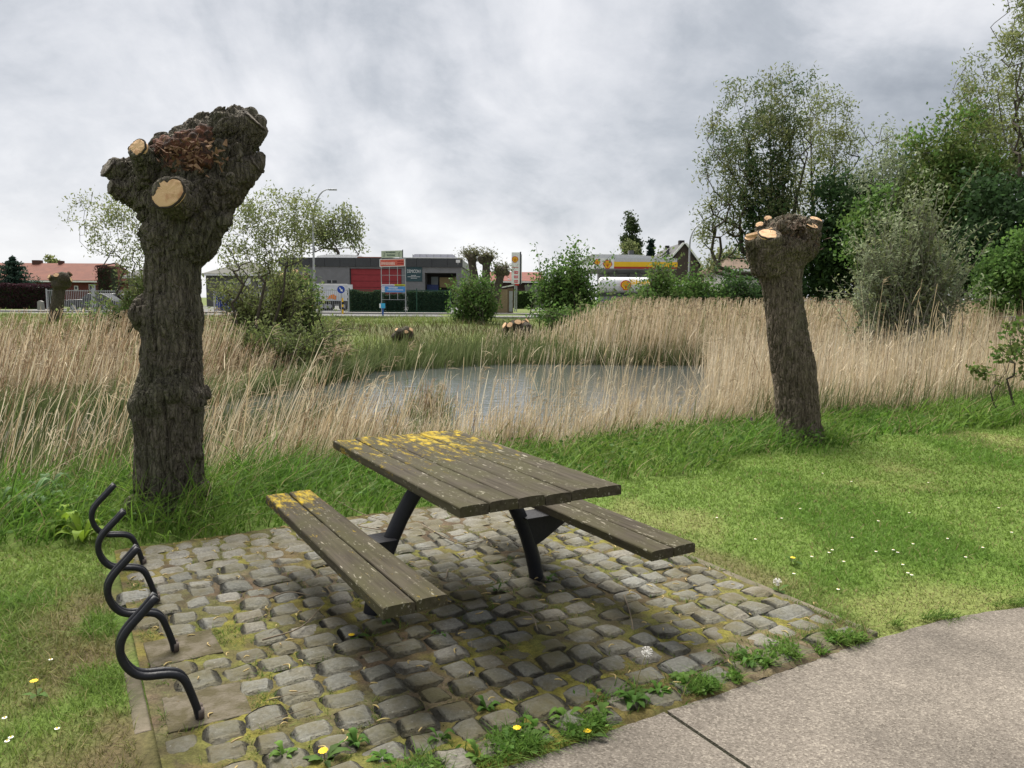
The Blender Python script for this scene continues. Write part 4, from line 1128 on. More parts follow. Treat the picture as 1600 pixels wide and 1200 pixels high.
def shoot_bush(name, label, base, blobs, palette, n=200, per=60, leaf=(0.13, 0.05), sig=0.10, r0=0.03, spread=0.4, seed=1, cat='shrub', t0=0.3, bow=0.12, droop=0.2, twigs=2, group=None, barkmat=None):
    """a bush of many thin shoots that fan out from its foot, each leafy along its outer part"""
    r = np.random.default_rng(seed); root = thing(name, label, cat, base, group=group)
    T = crown_pts(blobs, n, r, 0.1); T = T * r.uniform(0.78, 1.16, (n, 1)); T = T[T[:, 2] > 0.1]; n = len(T); K = 8; t = np.linspace(0, 1, K)
    B = np.stack([T[:, 0] * 0.22 + r.normal(0, spread, n), T[:, 1] * 0.22 + r.normal(0, spread, n), np.full(n, -0.15)], 1)
    ln = np.linalg.norm(T - B, axis=1)
    P = B[:, None] + (T - B)[:, None] * np.stack([t ** 1.35, t ** 1.35, t], 1)[None]
    P[..., 2] += (bow * ln)[:, None] * np.sin(np.pi * t) * r.uniform(0.3, 1.2, n)[:, None]
    P[:, 1:-1] += r.normal(0, 0.012, (n, K - 2, 3)) * ln[:, None, None]
    if twigs:
        i = np.repeat(np.arange(n), twigs); q = r.uniform(0.35, 0.85, len(i)) * (K - 1); j = q.astype(int); f = (q - j)[:, None]
        a = P[i, j] * (1 - f) + P[i, j + 1] * f; d = P[i, j + 1] - P[i, j]; d /= np.linalg.norm(d, axis=1)[:, None] + 1e-9
        d = d + r.normal(0, 0.55, d.shape); d[:, 2] += 0.25; l2 = ln[i] * r.uniform(0.12, 0.32, len(i))
        Q = a[:, None] + d[:, None] * (l2[:, None] * t[None])[..., None]; Q[..., 2] -= (0.12 * l2)[:, None] * t ** 2
        P2 = np.concatenate([P, Q]); rr = np.concatenate([r0 * (ln / ln.max()) ** 0.8, np.full(len(i), r0 * 0.30)]); lo = np.concatenate([np.full(n, t0), np.full(len(i), 0.1)]); wt = np.concatenate([np.full(n, 1.0) * ln, l2 * 2.2])
    else: P2, rr, lo, wt = P, r0 * (ln / ln.max()) ** 0.8, np.full(n, t0), ln
    rad = rr[:, None] * (1 - 0.88 * t)[None] + 0.002
    a, b = P2[:, :-1].reshape(-1, 3), P2[:, 1:].reshape(-1, 3); ra, rb = rad[:, :-1].ravel(), rad[:, 1:].ravel()
    d = b - a; d /= np.linalg.norm(d, axis=1)[:, None] + 1e-9; h = np.where(np.abs(d[:, 2:3]) < 0.9, [[0, 0, 1.0]], [[1.0, 0, 0]])
    x = np.cross(d, h); x /= np.linalg.norm(x, axis=1)[:, None] + 1e-9; y = np.cross(d, x); S = 4; ang = np.arange(S) * 2 * np.pi / S
    ring = np.cos(ang)[None, :, None] * x[:, None] + np.sin(ang)[None, :, None] * y[:, None]
    V = np.concatenate([a[:, None] + ring * ra[:, None, None], b[:, None] + ring * rb[:, None, None]], 1).reshape(-1, 3)
    o = (np.arange(len(a)) * 2 * S)[:, None]; k = np.arange(S)[None]; k2 = (k + 1) % S
    mesh_np('stems', V, [np.stack([o + k, o + k2, o + S + k2, o + S + k], -1).reshape(-1, 4)], barkmat or M_BRANCH, root, smooth=True)
    m = n * per; i = r.choice(len(P2), m, p=wt / wt.sum()); q = (lo[i] + (1 - lo[i]) * r.uniform(0, 1, m) ** 0.8) * (K - 1.001); j = q.astype(int); f = (q - j)[:, None]
    c = P2[i, j] * (1 - f) + P2[i, j + 1] * f + r.normal(0, sig, (m, 3))
    pal = np.array(palette); cc = (pal[(i * 7) % len(pal)] * 0.6 + pal[r.integers(0, len(pal), m)] * 0.4) * r.uniform(0.75, 1.25, (m, 1))
    keep = c[:, 2] > 0.03; V, F, C = leaf_quads(c[keep], leaf[0], leaf[1], cc[keep], r, droop); mesh_np('foliage', V, [F], M_LEAF, root, C)
    return root


def px_blob(base, px, py, d, rx, ry, w=None, depth=None):
    """an ellipsoid centred on a photo pixel at a distance, radii given in photo pixels"""
    c = D(px, py, d) - base; k = d / CF
    b = [c[0], c[1], c[2], rx * k, (depth or (rx + ry) / 2) * k, ry * k]
    return b + [w] if w else b


OLIVE = [(0.137, 0.169, 0.064), (0.177, 0.201, 0.081), (0.105, 0.137, 0.056), (0.209, 0.217, 0.097)]
GREEN = [(0.078, 0.155, 0.034), (0.109, 0.202, 0.047), (0.062, 0.116, 0.031), (0.139, 0.217, 0.054)]
DARKG = [(0.033, 0.067, 0.026), (0.045, 0.089, 0.03), (0.052, 0.097, 0.037)]
LIGHT = [(0.186, 0.233, 0.078), (0.233, 0.248, 0.101), (0.155, 0.186, 0.062)]
GREY = [(0.253, 0.295, 0.18), (0.316, 0.358, 0.222), (0.19, 0.232, 0.138)]
YELG = [(0.125, 0.16, 0.045), (0.10, 0.135, 0.038), (0.15, 0.18, 0.055)]


def gb(px, py, d, z):
    p = D(px, py, d); p[2] = z; return p


def build_trees():
    # big twin willow behind the right pollard
    d = 42; b = gb(1212, 470, d, 0.2)
    bl = [px_blob(b, *q) for q in ((1150, 190, d, 50, 60), (1205, 160, d, 42, 50), (1240, 180, d, 40, 60), (1130, 250, d, 45, 60), (1190, 240, d, 60, 75), (1125, 330, d, 40, 50), (1180, 330, d, 55, 60), (1110, 395, d, 20, 40), (1225, 300, d, 30, 60))]
    L3 = lambda *pts: [tuple(D(px, py, d) - b) for px, py in pts]
    st = [L3((1208, 480), (1206, 400), (1196, 310), (1168, 220), (1150, 160)), L3((1210, 480), (1210, 400), (1206, 300), (1202, 210), (1206, 140)), L3((1213, 480), (1216, 400), (1224, 300), (1238, 215), (1246, 150)),
          L3((1206, 480), (1200, 400), (1178, 330), (1140, 265), (1115, 240)), L3((1205, 480), (1194, 410), (1160, 360), (1115, 335), (1100, 345)), L3((1214, 480), (1218, 410), (1240, 330), (1262, 240))]
    tree('willow_tree', 'tall spreading willow with an ivy-clad multiple trunk behind the slimmer pollard', b, bl, OLIVE + DARKG[2:], 520, 15500, (0.22, 0.075), 0.28, 0.20, 0.014, st, 41, step=0.5)
    # ivy on its stems: a dark sleeve of leaves
    root = bpy.data.objects['willow_tree']; r = np.random.default_rng(9)
    n = 5200; t = r.uniform(0, 1, n); s = r.integers(0, 4, n)
    ends = np.array([D(1165, 225, d) - b, D(1205, 190, d) - b, D(1232, 200, d) - b, D(1160, 300, d) - b])[s]
    st = np.array([D(1205, 400, d) - b, D(1208, 400, d) - b, D(1212, 400, d) - b, D(1195, 390, d) - b])[s]
    c = st + (ends - st) * t[:, None] ** 1.2 + r.normal(0, 1, (n, 3)) * (0.42 * (1 - 0.6 * t))[:, None]
    low = r.random(n) < 0.3; c[low] = (D(1200, 380, d) - b) + r.normal(0, 1, (low.sum(), 3)) * np.array([1.0, 0.8, 1.6])
    V, F, C = leaf_quads(c, 0.2, 0.16, np.array(DARKG)[r.integers(0, 3, n)], r); mesh_np('ivy', V, [F], M_LEAF, root, C)
    b = gb(1285, 470, 46, 0.2)
    bl = [px_blob(b, *q) for q in ((1270, 170, 46, 35, 45), (1300, 190, 46, 30, 60), (1315, 250, 46, 28, 60), (1275, 260, 46, 35, 60), (1250, 310, 46, 30, 60), (1310, 310, 46, 30, 40))]
    tree('willow_tree', 'lighter yellowish willow with bare lower stems, right behind the tall ivy-clad willow', b, bl, LIGHT + OLIVE[:2], 320, 6600, (0.22, 0.075), 0.30, 0.19, 0.014, [[tuple(D(px, py, 46) - b) for px, py in q] for q in (((1283, 480), (1275, 380), (1268, 280), (1266, 170)), ((1288, 480), (1292, 380), (1304, 280), (1306, 170)), ((1280, 480), (1262, 390), (1246, 320), (1240, 250)), ((1290, 480), (1304, 400), (1322, 310), (1328, 250)))], 42, step=0.5)
    # the wood on the right
    def wood(label, bx, d, blobs, pal, nt, nl, leaf, sig, r0, seed, name='broadleaf_tree', stems=None, z=-0.1, **k):
        b = gb(bx, 480, d, z)
        tree(name, label, b, [px_blob(b, q[0], q[1], d, q[2], q[3]) for q in blobs], pal, nt, nl, leaf, sig, r0, 0.015, stems, seed, **k)
    wood('dark green dense tree in the wood, just right of the twin willows', 1330, 40, ((1330, 300, 40, 40), (1300, 350, 35, 50), (1350, 340, 45, 60), (1310, 410, 45, 50), (1360, 410, 50, 60), (1290, 445, 40, 35)), DARKG + [(0.045, 0.085, 0.02)], 160, 17000, (0.24, 0.17), 0.5, 0.2, 43)
    wood('dark tree whose top shows between the bare grey branches and the bright green tree', 1450, 41, ((1430, 240, 22, 45), (1420, 300, 50, 50), (1450, 350, 70, 60), (1480, 400, 80, 70)), DARKG + GREEN[2:3], 160, 17000, (0.24, 0.17), 0.5, 0.2, 44)
    wood('thin greyish tree with half-bare branches reaching above the silvery willow bush', 1395, 38, ((1385, 260, 45, 45), (1370, 220, 25, 30), (1405, 230, 30, 30), (1390, 310, 60, 50)), GREY, 220, 4500, (0.18, 0.07), 0.35, 0.13, 45, step=0.4)
    wood('bright yellow-green tree high in the wood', 1500, 36, ((1480, 230, 45, 50), (1510, 270, 55, 50), (1470, 290, 50, 50), (1530, 310, 50, 40), (1500, 350, 60, 40)), YELG + GREEN[:2], 190, 15000, (0.22, 0.13), 0.42, 0.2, 46)
    wood('tall loose willow rising behind the bright yellow-green tree', 1555, 44, ((1520, 130, 35, 40), (1540, 180, 40, 60), (1510, 190, 25, 30), (1570, 210, 40, 50), (1545, 260, 40, 50)), OLIVE + LIGHT[:1], 280, 7500, (0.22, 0.08), 0.32, 0.17, 47, 'willow_tree', [[(0, 0, -0.3), (-0.3, 0, 5), (-0.9, 0, 9), (-1.2, 0, 12)], [(0.3, 0, -0.3), (0.6, 0, 6), (0.4, 0, 11)], [(0.1, 0, -0.3), (-0.9, 0, 5), (-1.9, 0, 9.5)]], step=0.5)
    wood('tallest sparse willow at the right edge, its top running out of the picture', 1600, 34, ((1590, 40, 35, 60), (1610, 120, 50, 60), (1580, 70, 25, 30), (1640, 60, 60, 70), (1620, 200, 50, 60), (1590, 230, 30, 40), (1650, -40, 60, 60)), LIGHT + OLIVE[:2], 340, 9500, (0.20, 0.07), 0.30, 0.15, 48, 'willow_tree', [[(-0.1, 0, -0.3), (-0.2, 0, 5), (-0.2, 0, 9), (-0.4, 0, 13)], [(0.5, 0, -0.3), (1.0, 0, 6), (1.2, 0, 12)], [(-0.1, 0, -0.3), (-0.4, 0, 4), (-0.7, 0, 8)]], step=0.45)
    wood('dark undergrowth tree below the tallest willow at the right edge', 1580, 33, ((1550, 330, 40, 60), (1590, 350, 50, 70), (1560, 420, 60, 60), (1620, 420, 60, 60), (1520, 400, 40, 50)), DARKG, 150, 17000, (0.22, 0.16), 0.45, 0.18, 49)
    wood('lively green bush at the foot of the wood, right edge', 1580, 26, ((1570, 430, 35, 40), (1600, 410, 40, 40), (1620, 450, 40, 30), (1550, 460, 30, 22)), GREEN, 110, 9000, (0.15, 0.10), 0.25, 0.08, 50, 'green_bush', cat='shrub', z=-0.3)
    wood('fresh green bush low in the wood behind the silvery willow bush', 1360, 34, ((1365, 330, 30, 30), (1350, 370, 30, 35), (1380, 380, 30, 30)), GREEN, 80, 6000, (0.2, 0.14), 0.32, 0.1, 53, 'green_bush', cat='shrub')
    # the silvery willow bush with its fan of branches
    d = 23; b = gb(1410, 480, d, -0.3)
    bl = [px_blob(b, *q) for q in ((1345, 430, d, 35, 40), (1385, 380, d, 45, 50), (1430, 370, d, 45, 55), (1470, 400, d, 45, 50), (1510, 430, d, 30, 40), (1420, 430, d, 80, 40), (1440, 310, d, 30, 40), (1340, 380, d, 20, 30), (1350, 460, d, 60, 25), (1480, 460, d, 60, 25))]
    shoot_bush('willow_bush', 'wide silvery green willow bush with a fan of thin branches behind the right-hand reeds', b, bl, GREY + OLIVE[:2], 300, 62, (0.15, 0.05), 0.065, 0.035, 0.45, 51, t0=0.2, bow=0.05, twigs=1, barkmat=mat('grey_willow_bark', (0.20, 0.19, 0.14), 0.9, (0.13, 0.125, 0.09), 6))
    # bushes in front of the filling station
    def bush(label, bx, d, blobs, pal, nt, nl, seed, leaf=(0.16, 0.10), sig=0.25, z=0.0, name='green_bush', r0=0.06, **k):
        b = gb(bx, 490, d, z)
        return shoot_bush(name, label, b, [px_blob(b, q[0], q[1], d, q[2], q[3]) for q in blobs], pal, int(nt * 0.9), int(nl / nt / 0.9), leaf, sig * 0.62, r0 * 0.5, 0.45, seed, t0=0.15, **k)
    bush('big green bush between the price pylon and the filling station canopy', 888, 36, ((885, 420, 35, 28), (860, 450, 28, 35), (915, 445, 35, 40), (885, 470, 50, 25), (905, 405, 18, 18), (848, 420, 7, 22)), GREEN, 190, 13000, 61, sig=0.3)
    bush('green bush in front of the warehouse, left of the brick cabin', 740, 40, ((740, 445, 25, 22), (722, 465, 20, 25), (757, 465, 22, 25), (740, 480, 35, 14)), GREEN[:3] + OLIVE[:1], 130, 8000, 62, sig=0.3)
    bush('bush with upright shoots in front of the filling station tanker', 1010, 34, ((1015, 470, 35, 18), (1035, 445, 14, 35), (990, 472, 30, 14), (965, 480, 30, 10)), GREEN + OLIVE[:1], 130, 7500, 63)
    bush('rounded bush in front of the dark gabled house', 1080, 35, ((1080, 455, 35, 25), (1060, 470, 40, 22), (1110, 465, 35, 25)), GREEN, 150, 10000, 64)
    bush('dark bush under the ivy-clad willow, beside the slimmer pollard', 1150, 35, ((1140, 455, 30, 28), (1165, 465, 30, 22), (1120, 475, 40, 16), (1195, 455, 25, 30)), GREEN[:1] + DARKG, 140, 9500, 65)
    bush('low scrub along the far edge of the reeds', 930, 33, ((930, 485, 60, 10), (860, 487, 40, 9), (1000, 486, 60, 9)), OLIVE[:1] + GREEN[:2], 120, 5500, 66, sig=0.2)
    # far trees
    def far(name, label, bx, d, blobs, pal, nt, nl, leaf, sig, r0, seed, **k):
        b = gb(bx, 480, d, 0.35)
        tree(name, label, b, [px_blob(b, q[0], q[1], d, q[2], q[3]) for q in blobs], pal, nt, nl, leaf, sig, r0, 0.04, [[(0, 0, -0.3), (0, 0, 2.0)]], seed, step=1.2, **k)
    far('poplar_tree', 'tall narrow poplar behind the filling station canopy', 985, 150, ((985, 338, 4, 9), (985, 352, 8, 14), (985, 370, 11, 16), (986, 388, 13, 16), (985, 410, 10, 18)), [(0.05, 0.075, 0.03), (0.065, 0.09, 0.035), (0.04, 0.06, 0.025)], 150, 7500, (0.5, 0.3), 0.45, 0.4, 71)
    far('broadleaf_tree', 'round light green tree at the foot of the poplar', 985, 135, ((984, 392, 12, 12), (984, 405, 12, 10)), OLIVE, 60, 2500, (0.5, 0.35), 0.5, 0.2, 72)
    far('broadleaf_tree', 'spreading tree with a rounded crown behind the grey warehouse', 522, 125, ((500, 345, 22, 16), (535, 340, 24, 14), (555, 360, 18, 16), (515, 365, 30, 18), (485, 362, 22, 16), (470, 372, 14, 14), (562, 375, 10, 10)), OLIVE + LIGHT[:1], 330, 4200, (0.5, 0.25), 0.7, 0.45, 73)
    far('broadleaf_tree', 'small twin-topped tree peeping over the red-roofed house', 79, 170, ((75, 403, 4, 8), (83, 403, 5, 8), (79, 425, 8, 20)), LIGHT, 40, 900, (0.6, 0.4), 0.4, 0.3, 74)
    far('broadleaf_tree', 'pale bare-looking tree between the gabled house and the big willow', 1125, 70, ((1125, 415, 16, 18), (1140, 405, 12, 14)), OLIVE, 70, 1300, (0.35, 0.2), 0.5, 0.15, 75)
    # conifers: whorls of drooping boughs
    def conifer(label, px, ytop, ybase, d, wpx, n, pal, seed):
        r = np.random.default_rng(seed); b = gb(px, ybase, d, 0.35)
        root = thing('conifer_tree', label, 'tree', b); h = D(px, ytop, d)[2] - 0.35; w = wpx / CF * d
        mb = MB(); mb.tube([(0, 0, -0.2), (0, 0, h * 0.5), (0, 0, h)], [h * 0.025, h * 0.016, 0.02], 6); mb.build('trunk', M_BRANCH, root, True)
        k = int(n); t = r.uniform(0, 1, k) ** 0.8; lay = np.round(t * 11) / 11 * 0.8 + t * 0.2
        a = r.uniform(0, 2 * np.pi, k); q = r.uniform(0.1, 1, k); rad = w * (1 - lay) ** 0.75 * (0.7 + 0.3 * np.sin(a * 5 + lay * 40))
        c = np.stack([np.cos(a) * rad * q, np.sin(a) * rad * q, h * (0.06 + 0.94 * lay) - 0.10 * h * q * (1 - lay)], 1) + r.normal(0, 0.02 * h, (k, 3))
        V, F, C = leaf_quads(c, h * 0.07, h * 0.03, np.array(pal)[r.integers(0, len(pal), k)] * r.uniform(0.8, 1.2, (k, 1)), r); mesh_np('crown', V, [F], M_LEAF, root, C)
    conifer('small dark conifer between the canopy and the gabled house', 1015, 378, 470, 120, 13, 2200, [(0.02, 0.04, 0.03), (0.028, 0.05, 0.035)], 81)
    conifer('dark spreading conifer in front of the red-roofed house', 24, 405, 480, 75, 75, 6500, [(0.025, 0.05, 0.035), (0.035, 0.06, 0.04), (0.02, 0.04, 0.03)], 82)
    # wispy young willows on the far bank, either side of the big pollard
    d = 24; b = gb(232, 505, d, 0.0)
    bl = [px_blob(b, *q) for q in ((150, 330, d, 40, 30), (200, 320, d, 45, 35), (130, 360, d, 25, 25), (180, 375, d, 45, 30), (235, 350, d, 30, 50), (215, 410, d, 35, 40), (225, 450, d, 45, 40))]
    tree('young_willow', 'wispy young willow with sparse pale leaves, left of the thick pollard', b, bl, LIGHT + [(0.22, 0.25, 0.12)], 420, 4200, (0.12, 0.042), 0.15, 0.06, 0.006, [[(0, 0, -0.2), (-0.1, 0, 0.8), (-0.3, 0, 1.8)], [(0.2, 0, -0.2), (0.25, 0, 0.8), (0.3, 0, 2.0)], [(-0.2, 0, -0.2), (-0.7, 0, 1.4)]], 91, step=0.22, up=0.7)
    d = 23; b = gb(395, 510, d, 0.0)
    bl = [px_blob(b, *q) for q in ((380, 325, d, 35, 35), (430, 330, d, 50, 35), (470, 340, d, 30, 40), (400, 390, d, 45, 35), (440, 380, d, 40, 30), (350, 370, d, 20, 40), (490, 320, d, 10, 20))]
    tree('young_willow', 'wispy young willow with sparse pale leaves, right of the thick pollard', b, bl, LIGHT + [(0.22, 0.25, 0.12)], 460, 5200, (0.12, 0.042), 0.15, 0.065, 0.006, [[(0, 0, -0.2), (0.1, 0, 0.8), (0.4, 0, 2.0)], [(-0.3, 0, -0.2), (-0.6, 0, 1.4)], [(0.3, 0, -0.2), (0.9, 0, 1.6)]], 92, step=0.22, up=0.7)
    bush('tangled yellow-green willow scrub at the foot of the right-hand young willow', 420, 24, ((370, 470, 40, 35), (420, 460, 50, 40), (465, 440, 35, 40), (400, 500, 70, 30), (440, 420, 30, 30), (350, 440, 30, 40)), LIGHT + [(0.20, 0.23, 0.09)] + YELG[:1], 170, 6200, 93, (0.14, 0.055), 0.2)
    bush('drooping olive scrub hanging over the water on the far bank', 420, 20, ((360, 540, 60, 40), (430, 545, 70, 40), (490, 550, 50, 28), (400, 580, 70, 25), (520, 530, 40, 20)), OLIVE[:3] + YELG[:2] + LIGHT[:1], 300, 17000, 94, (0.11, 0.045), 0.2, z=-0.5)
    bush('low green scrub at the left of the thick pollard on the far bank', 215, 24, ((200, 480, 40, 25), (240, 470, 35, 30), (170, 500, 50, 18), (220, 520, 60, 25)), LIGHT[:1] + GREEN[:2] + OLIVE[:2], 180, 8500, 95, (0.13, 0.06), 0.2)
    # overgrown pollard inside the scrub
    plain_pollard(460, 505, 27, 0.1, 2.3, 0.28, 0.02, 36, 'leafy overgrown pollard stump in the scrub left of the lamp post', 1.6, 6)
    rt = bpy.data.objects['pollard_willow.006'] if 'pollard_willow.006' in bpy.data.objects else None
    bush('leafy regrowth bush crowding round the overgrown pollard stump', 462, 26, ((462, 450, 28, 25), (480, 465, 25, 20), (440, 455, 20, 20)), GREEN[:2] + OLIVE[:2], 120, 5200, 96, (0.14, 0.08), 0.2)
    # three leaning pollards with tufted heads by the warehouse
    for i, (px, py, ln, hh, lab) in enumerate(((752, 402, -0.16, 5.2, 'leaning pollard with a shaggy head beside the warehouse corner, leftmost of the three far pollards'), (758, 405, 0.03, 5.0, 'upright pollard with two shaggy heads, middle of the three far pollards'), (765, 425, 0.2, 3.9, 'lower pollard leaning right towards the price pylon, rightmost of the three far pollards'))):
        rt = plain_pollard((752, 757, 768)[i], 480, 62, 0.35, hh, 0.34, ln, 37 + i, lab, 1.5, 5, False, 'shaggy pollards beside the warehouse', 0.07)
        r = np.random.default_rng(i); n = 700; top = np.array([ln * hh, 0, hh * 0.92])
        c = top + r.normal(0, 1, (n, 3)) * np.array([0.42, 0.42, 0.28]); V, F, C = leaf_quads(c, 0.25, 0.07, np.array([(0.14, 0.14, 0.07), (0.10, 0.11, 0.05)])[r.integers(0, 2, n)], r); tag(mesh_np('regrowth', V, [F], M_LEAF, rt, C), kind='stuff')
    # leafy sapling at the right edge, in front of the reeds
    b = gb(1585, 640, 10.4, -0.05); d = 10.4
    bl = [px_blob(b, *q) for q in ((1570, 540, d, 14, 40), (1590, 520, d, 16, 40), (1560, 590, d, 25, 20), (1600, 560, d, 20, 40), (1525, 570, d, 22, 8))]
    tree('leafy_sapling', 'thin leafy sapling at the right edge in front of the reeds', b, bl, GREEN[:2] + YELG, 70, 520, (0.075, 0.05), 0.05, 0.02, 0.004, [[(0, 0, -0.1), (0, 0, 0.2)], [(0.15, 0, -0.1), (0.2, 0, 0.2)], [(-0.12, 0, -0.1), (-0.2, 0, 0.15)]], 97, cat='sapling', step=0.12, up=0.6)



# ------------------------------------------------------------------ road and everything beyond it
def text_mesh(name, s, size, m, parent, loc, bold=0.0, width=None, shear=0.0):
    """flat lettering in the x,z plane facing -y, 4 mm proud of its board"""
    cu = bpy.data.curves.new(name, 'FONT'); cu.body = s; cu.size = size; cu.align_x = 'CENTER'; cu.align_y = 'CENTER'; cu.offset = bold; cu.extrude = 0.004; cu.shear = shear
    o = bpy.data.objects.new(name, cu); COL.objects.link(o)
    dg = bpy.context.evaluated_depsgraph_get(); me = bpy.data.meshes.new_from_object(o.evaluated_get(dg)); bpy.data.objects.remove(o)
    me.materials.clear(); me.materials.append(m)
    t = bpy.data.objects.new(name, me); COL.objects.link(t); t.parent = parent; t.location = loc; t.rotation_euler = (R(90), 0, 0)
    if width:
        xs = [v.co.x for v in me.vertices]; t.scale = (width / (max(xs) - min(xs)), 1, 1)
    return t


def rect(name, m, parent, x0, x1, y0, y1, z0, z1, bevel=0):
    mb = MB(); mb.box(((x0 + x1) / 2, (y0 + y1) / 2, (z0 + z1) / 2), (x1 - x0, y1 - y0, z1 - z0)); return mb.build(name, m, parent, bevel=bevel)


RZ = 0.36      # level of the land beyond the pond
M_ASPH = mat('asphalt', (0.13, 0.13, 0.128), 0.95, (0.10, 0.10, 0.098), 2, 0.3, 40)
M_CONC = mat('pale_paving', (0.26, 0.25, 0.235), 0.9, (0.20, 0.195, 0.18), 1.2, 0.2, 20)
M_DARKM = mat('dark_cladding', (0.055, 0.058, 0.06), 0.6, (0.048, 0.05, 0.052), 2)
M_GREYW = mat('grey_render', (0.20, 0.20, 0.205), 0.9, (0.17, 0.17, 0.172), 1.2, 0.2, 12)
M_REDDOOR = mat('red_door', (0.30, 0.035, 0.04), 0.6, (0.26, 0.03, 0.035), 2)
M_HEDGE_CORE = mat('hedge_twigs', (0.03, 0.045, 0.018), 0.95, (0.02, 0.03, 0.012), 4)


def build_road():
    root = thing('road', None, None); root['kind'] = 'structure'
    def sheet(name, m, y0, y1, z, x0=-220, x1=220):
        xs = np.linspace(x0, x1, 60); V = np.concatenate([np.stack([xs, np.full(60, y0), np.full(60, z)], 1), np.stack([xs, np.full(60, y1), np.full(60, z)], 1)]); i = np.arange(59)
        return mesh_np(name, V, [np.stack([i, i + 1, i + 61, i + 60], 1)], m, root)
    sheet('carriageway', M_ASPH, 50.0, 57.5, RZ + 0.02); 
    mb = MB(); mb.box((0, 49.85, RZ - 0.04), (440, 0.25, 0.2)); mb.build('kerb', M_CONC, root)
    mb = MB(); mb.box((0, 57.65, RZ - 0.02), (440, 0.25, 0.3)); mb.build('kerb', M_CONC, root)
    sheet('footway', M_CONC, 57.8, 61.0, RZ + 0.10)
    mb = MB()
    for k in range(-24, 25): mb.box((k * 9.0, 53.7, RZ + 0.024), (3, 0.14, 0.004))
    tag(mb.build('lane_marking', M_WHITE, root), kind='stuff')
    V = [(-120, 61.0, RZ + 0.012), (120, 61.0, RZ + 0.012), (120, 128, RZ + 0.012), (-120, 128, RZ + 0.012)]
    # yards beyond: paved in front of the warehouse and the filling station
    for nm, x0, x1, y0, y1 in (('yard', -42, -4, 62, 116), ('forecourt', 2, 26, 62, 100)):
        mesh_np(nm, [(x0, y0, RZ + 0.03), (x1, y0, RZ + 0.03), (x1, y1, RZ + 0.03), (x0, y1, RZ + 0.03)], [[(0, 1, 2, 3)]], M_ASPH, root)


def origin(px, d, z=RZ):
    p = D(px, 480, d); p[2] = z; return p


class Facade:
    """local frame at a pixel column and distance, facing the viewer: X(px), Z(py) give local metres"""
    def __init__(self, px, d, z=RZ): self.o = origin(px, d, z); self.d = d
    def X(self, px): return D(px, 470, self.d)[0] - self.o[0]
    def Z(self, py, px=800): return D(px, py, self.d)[2] - self.o[2]


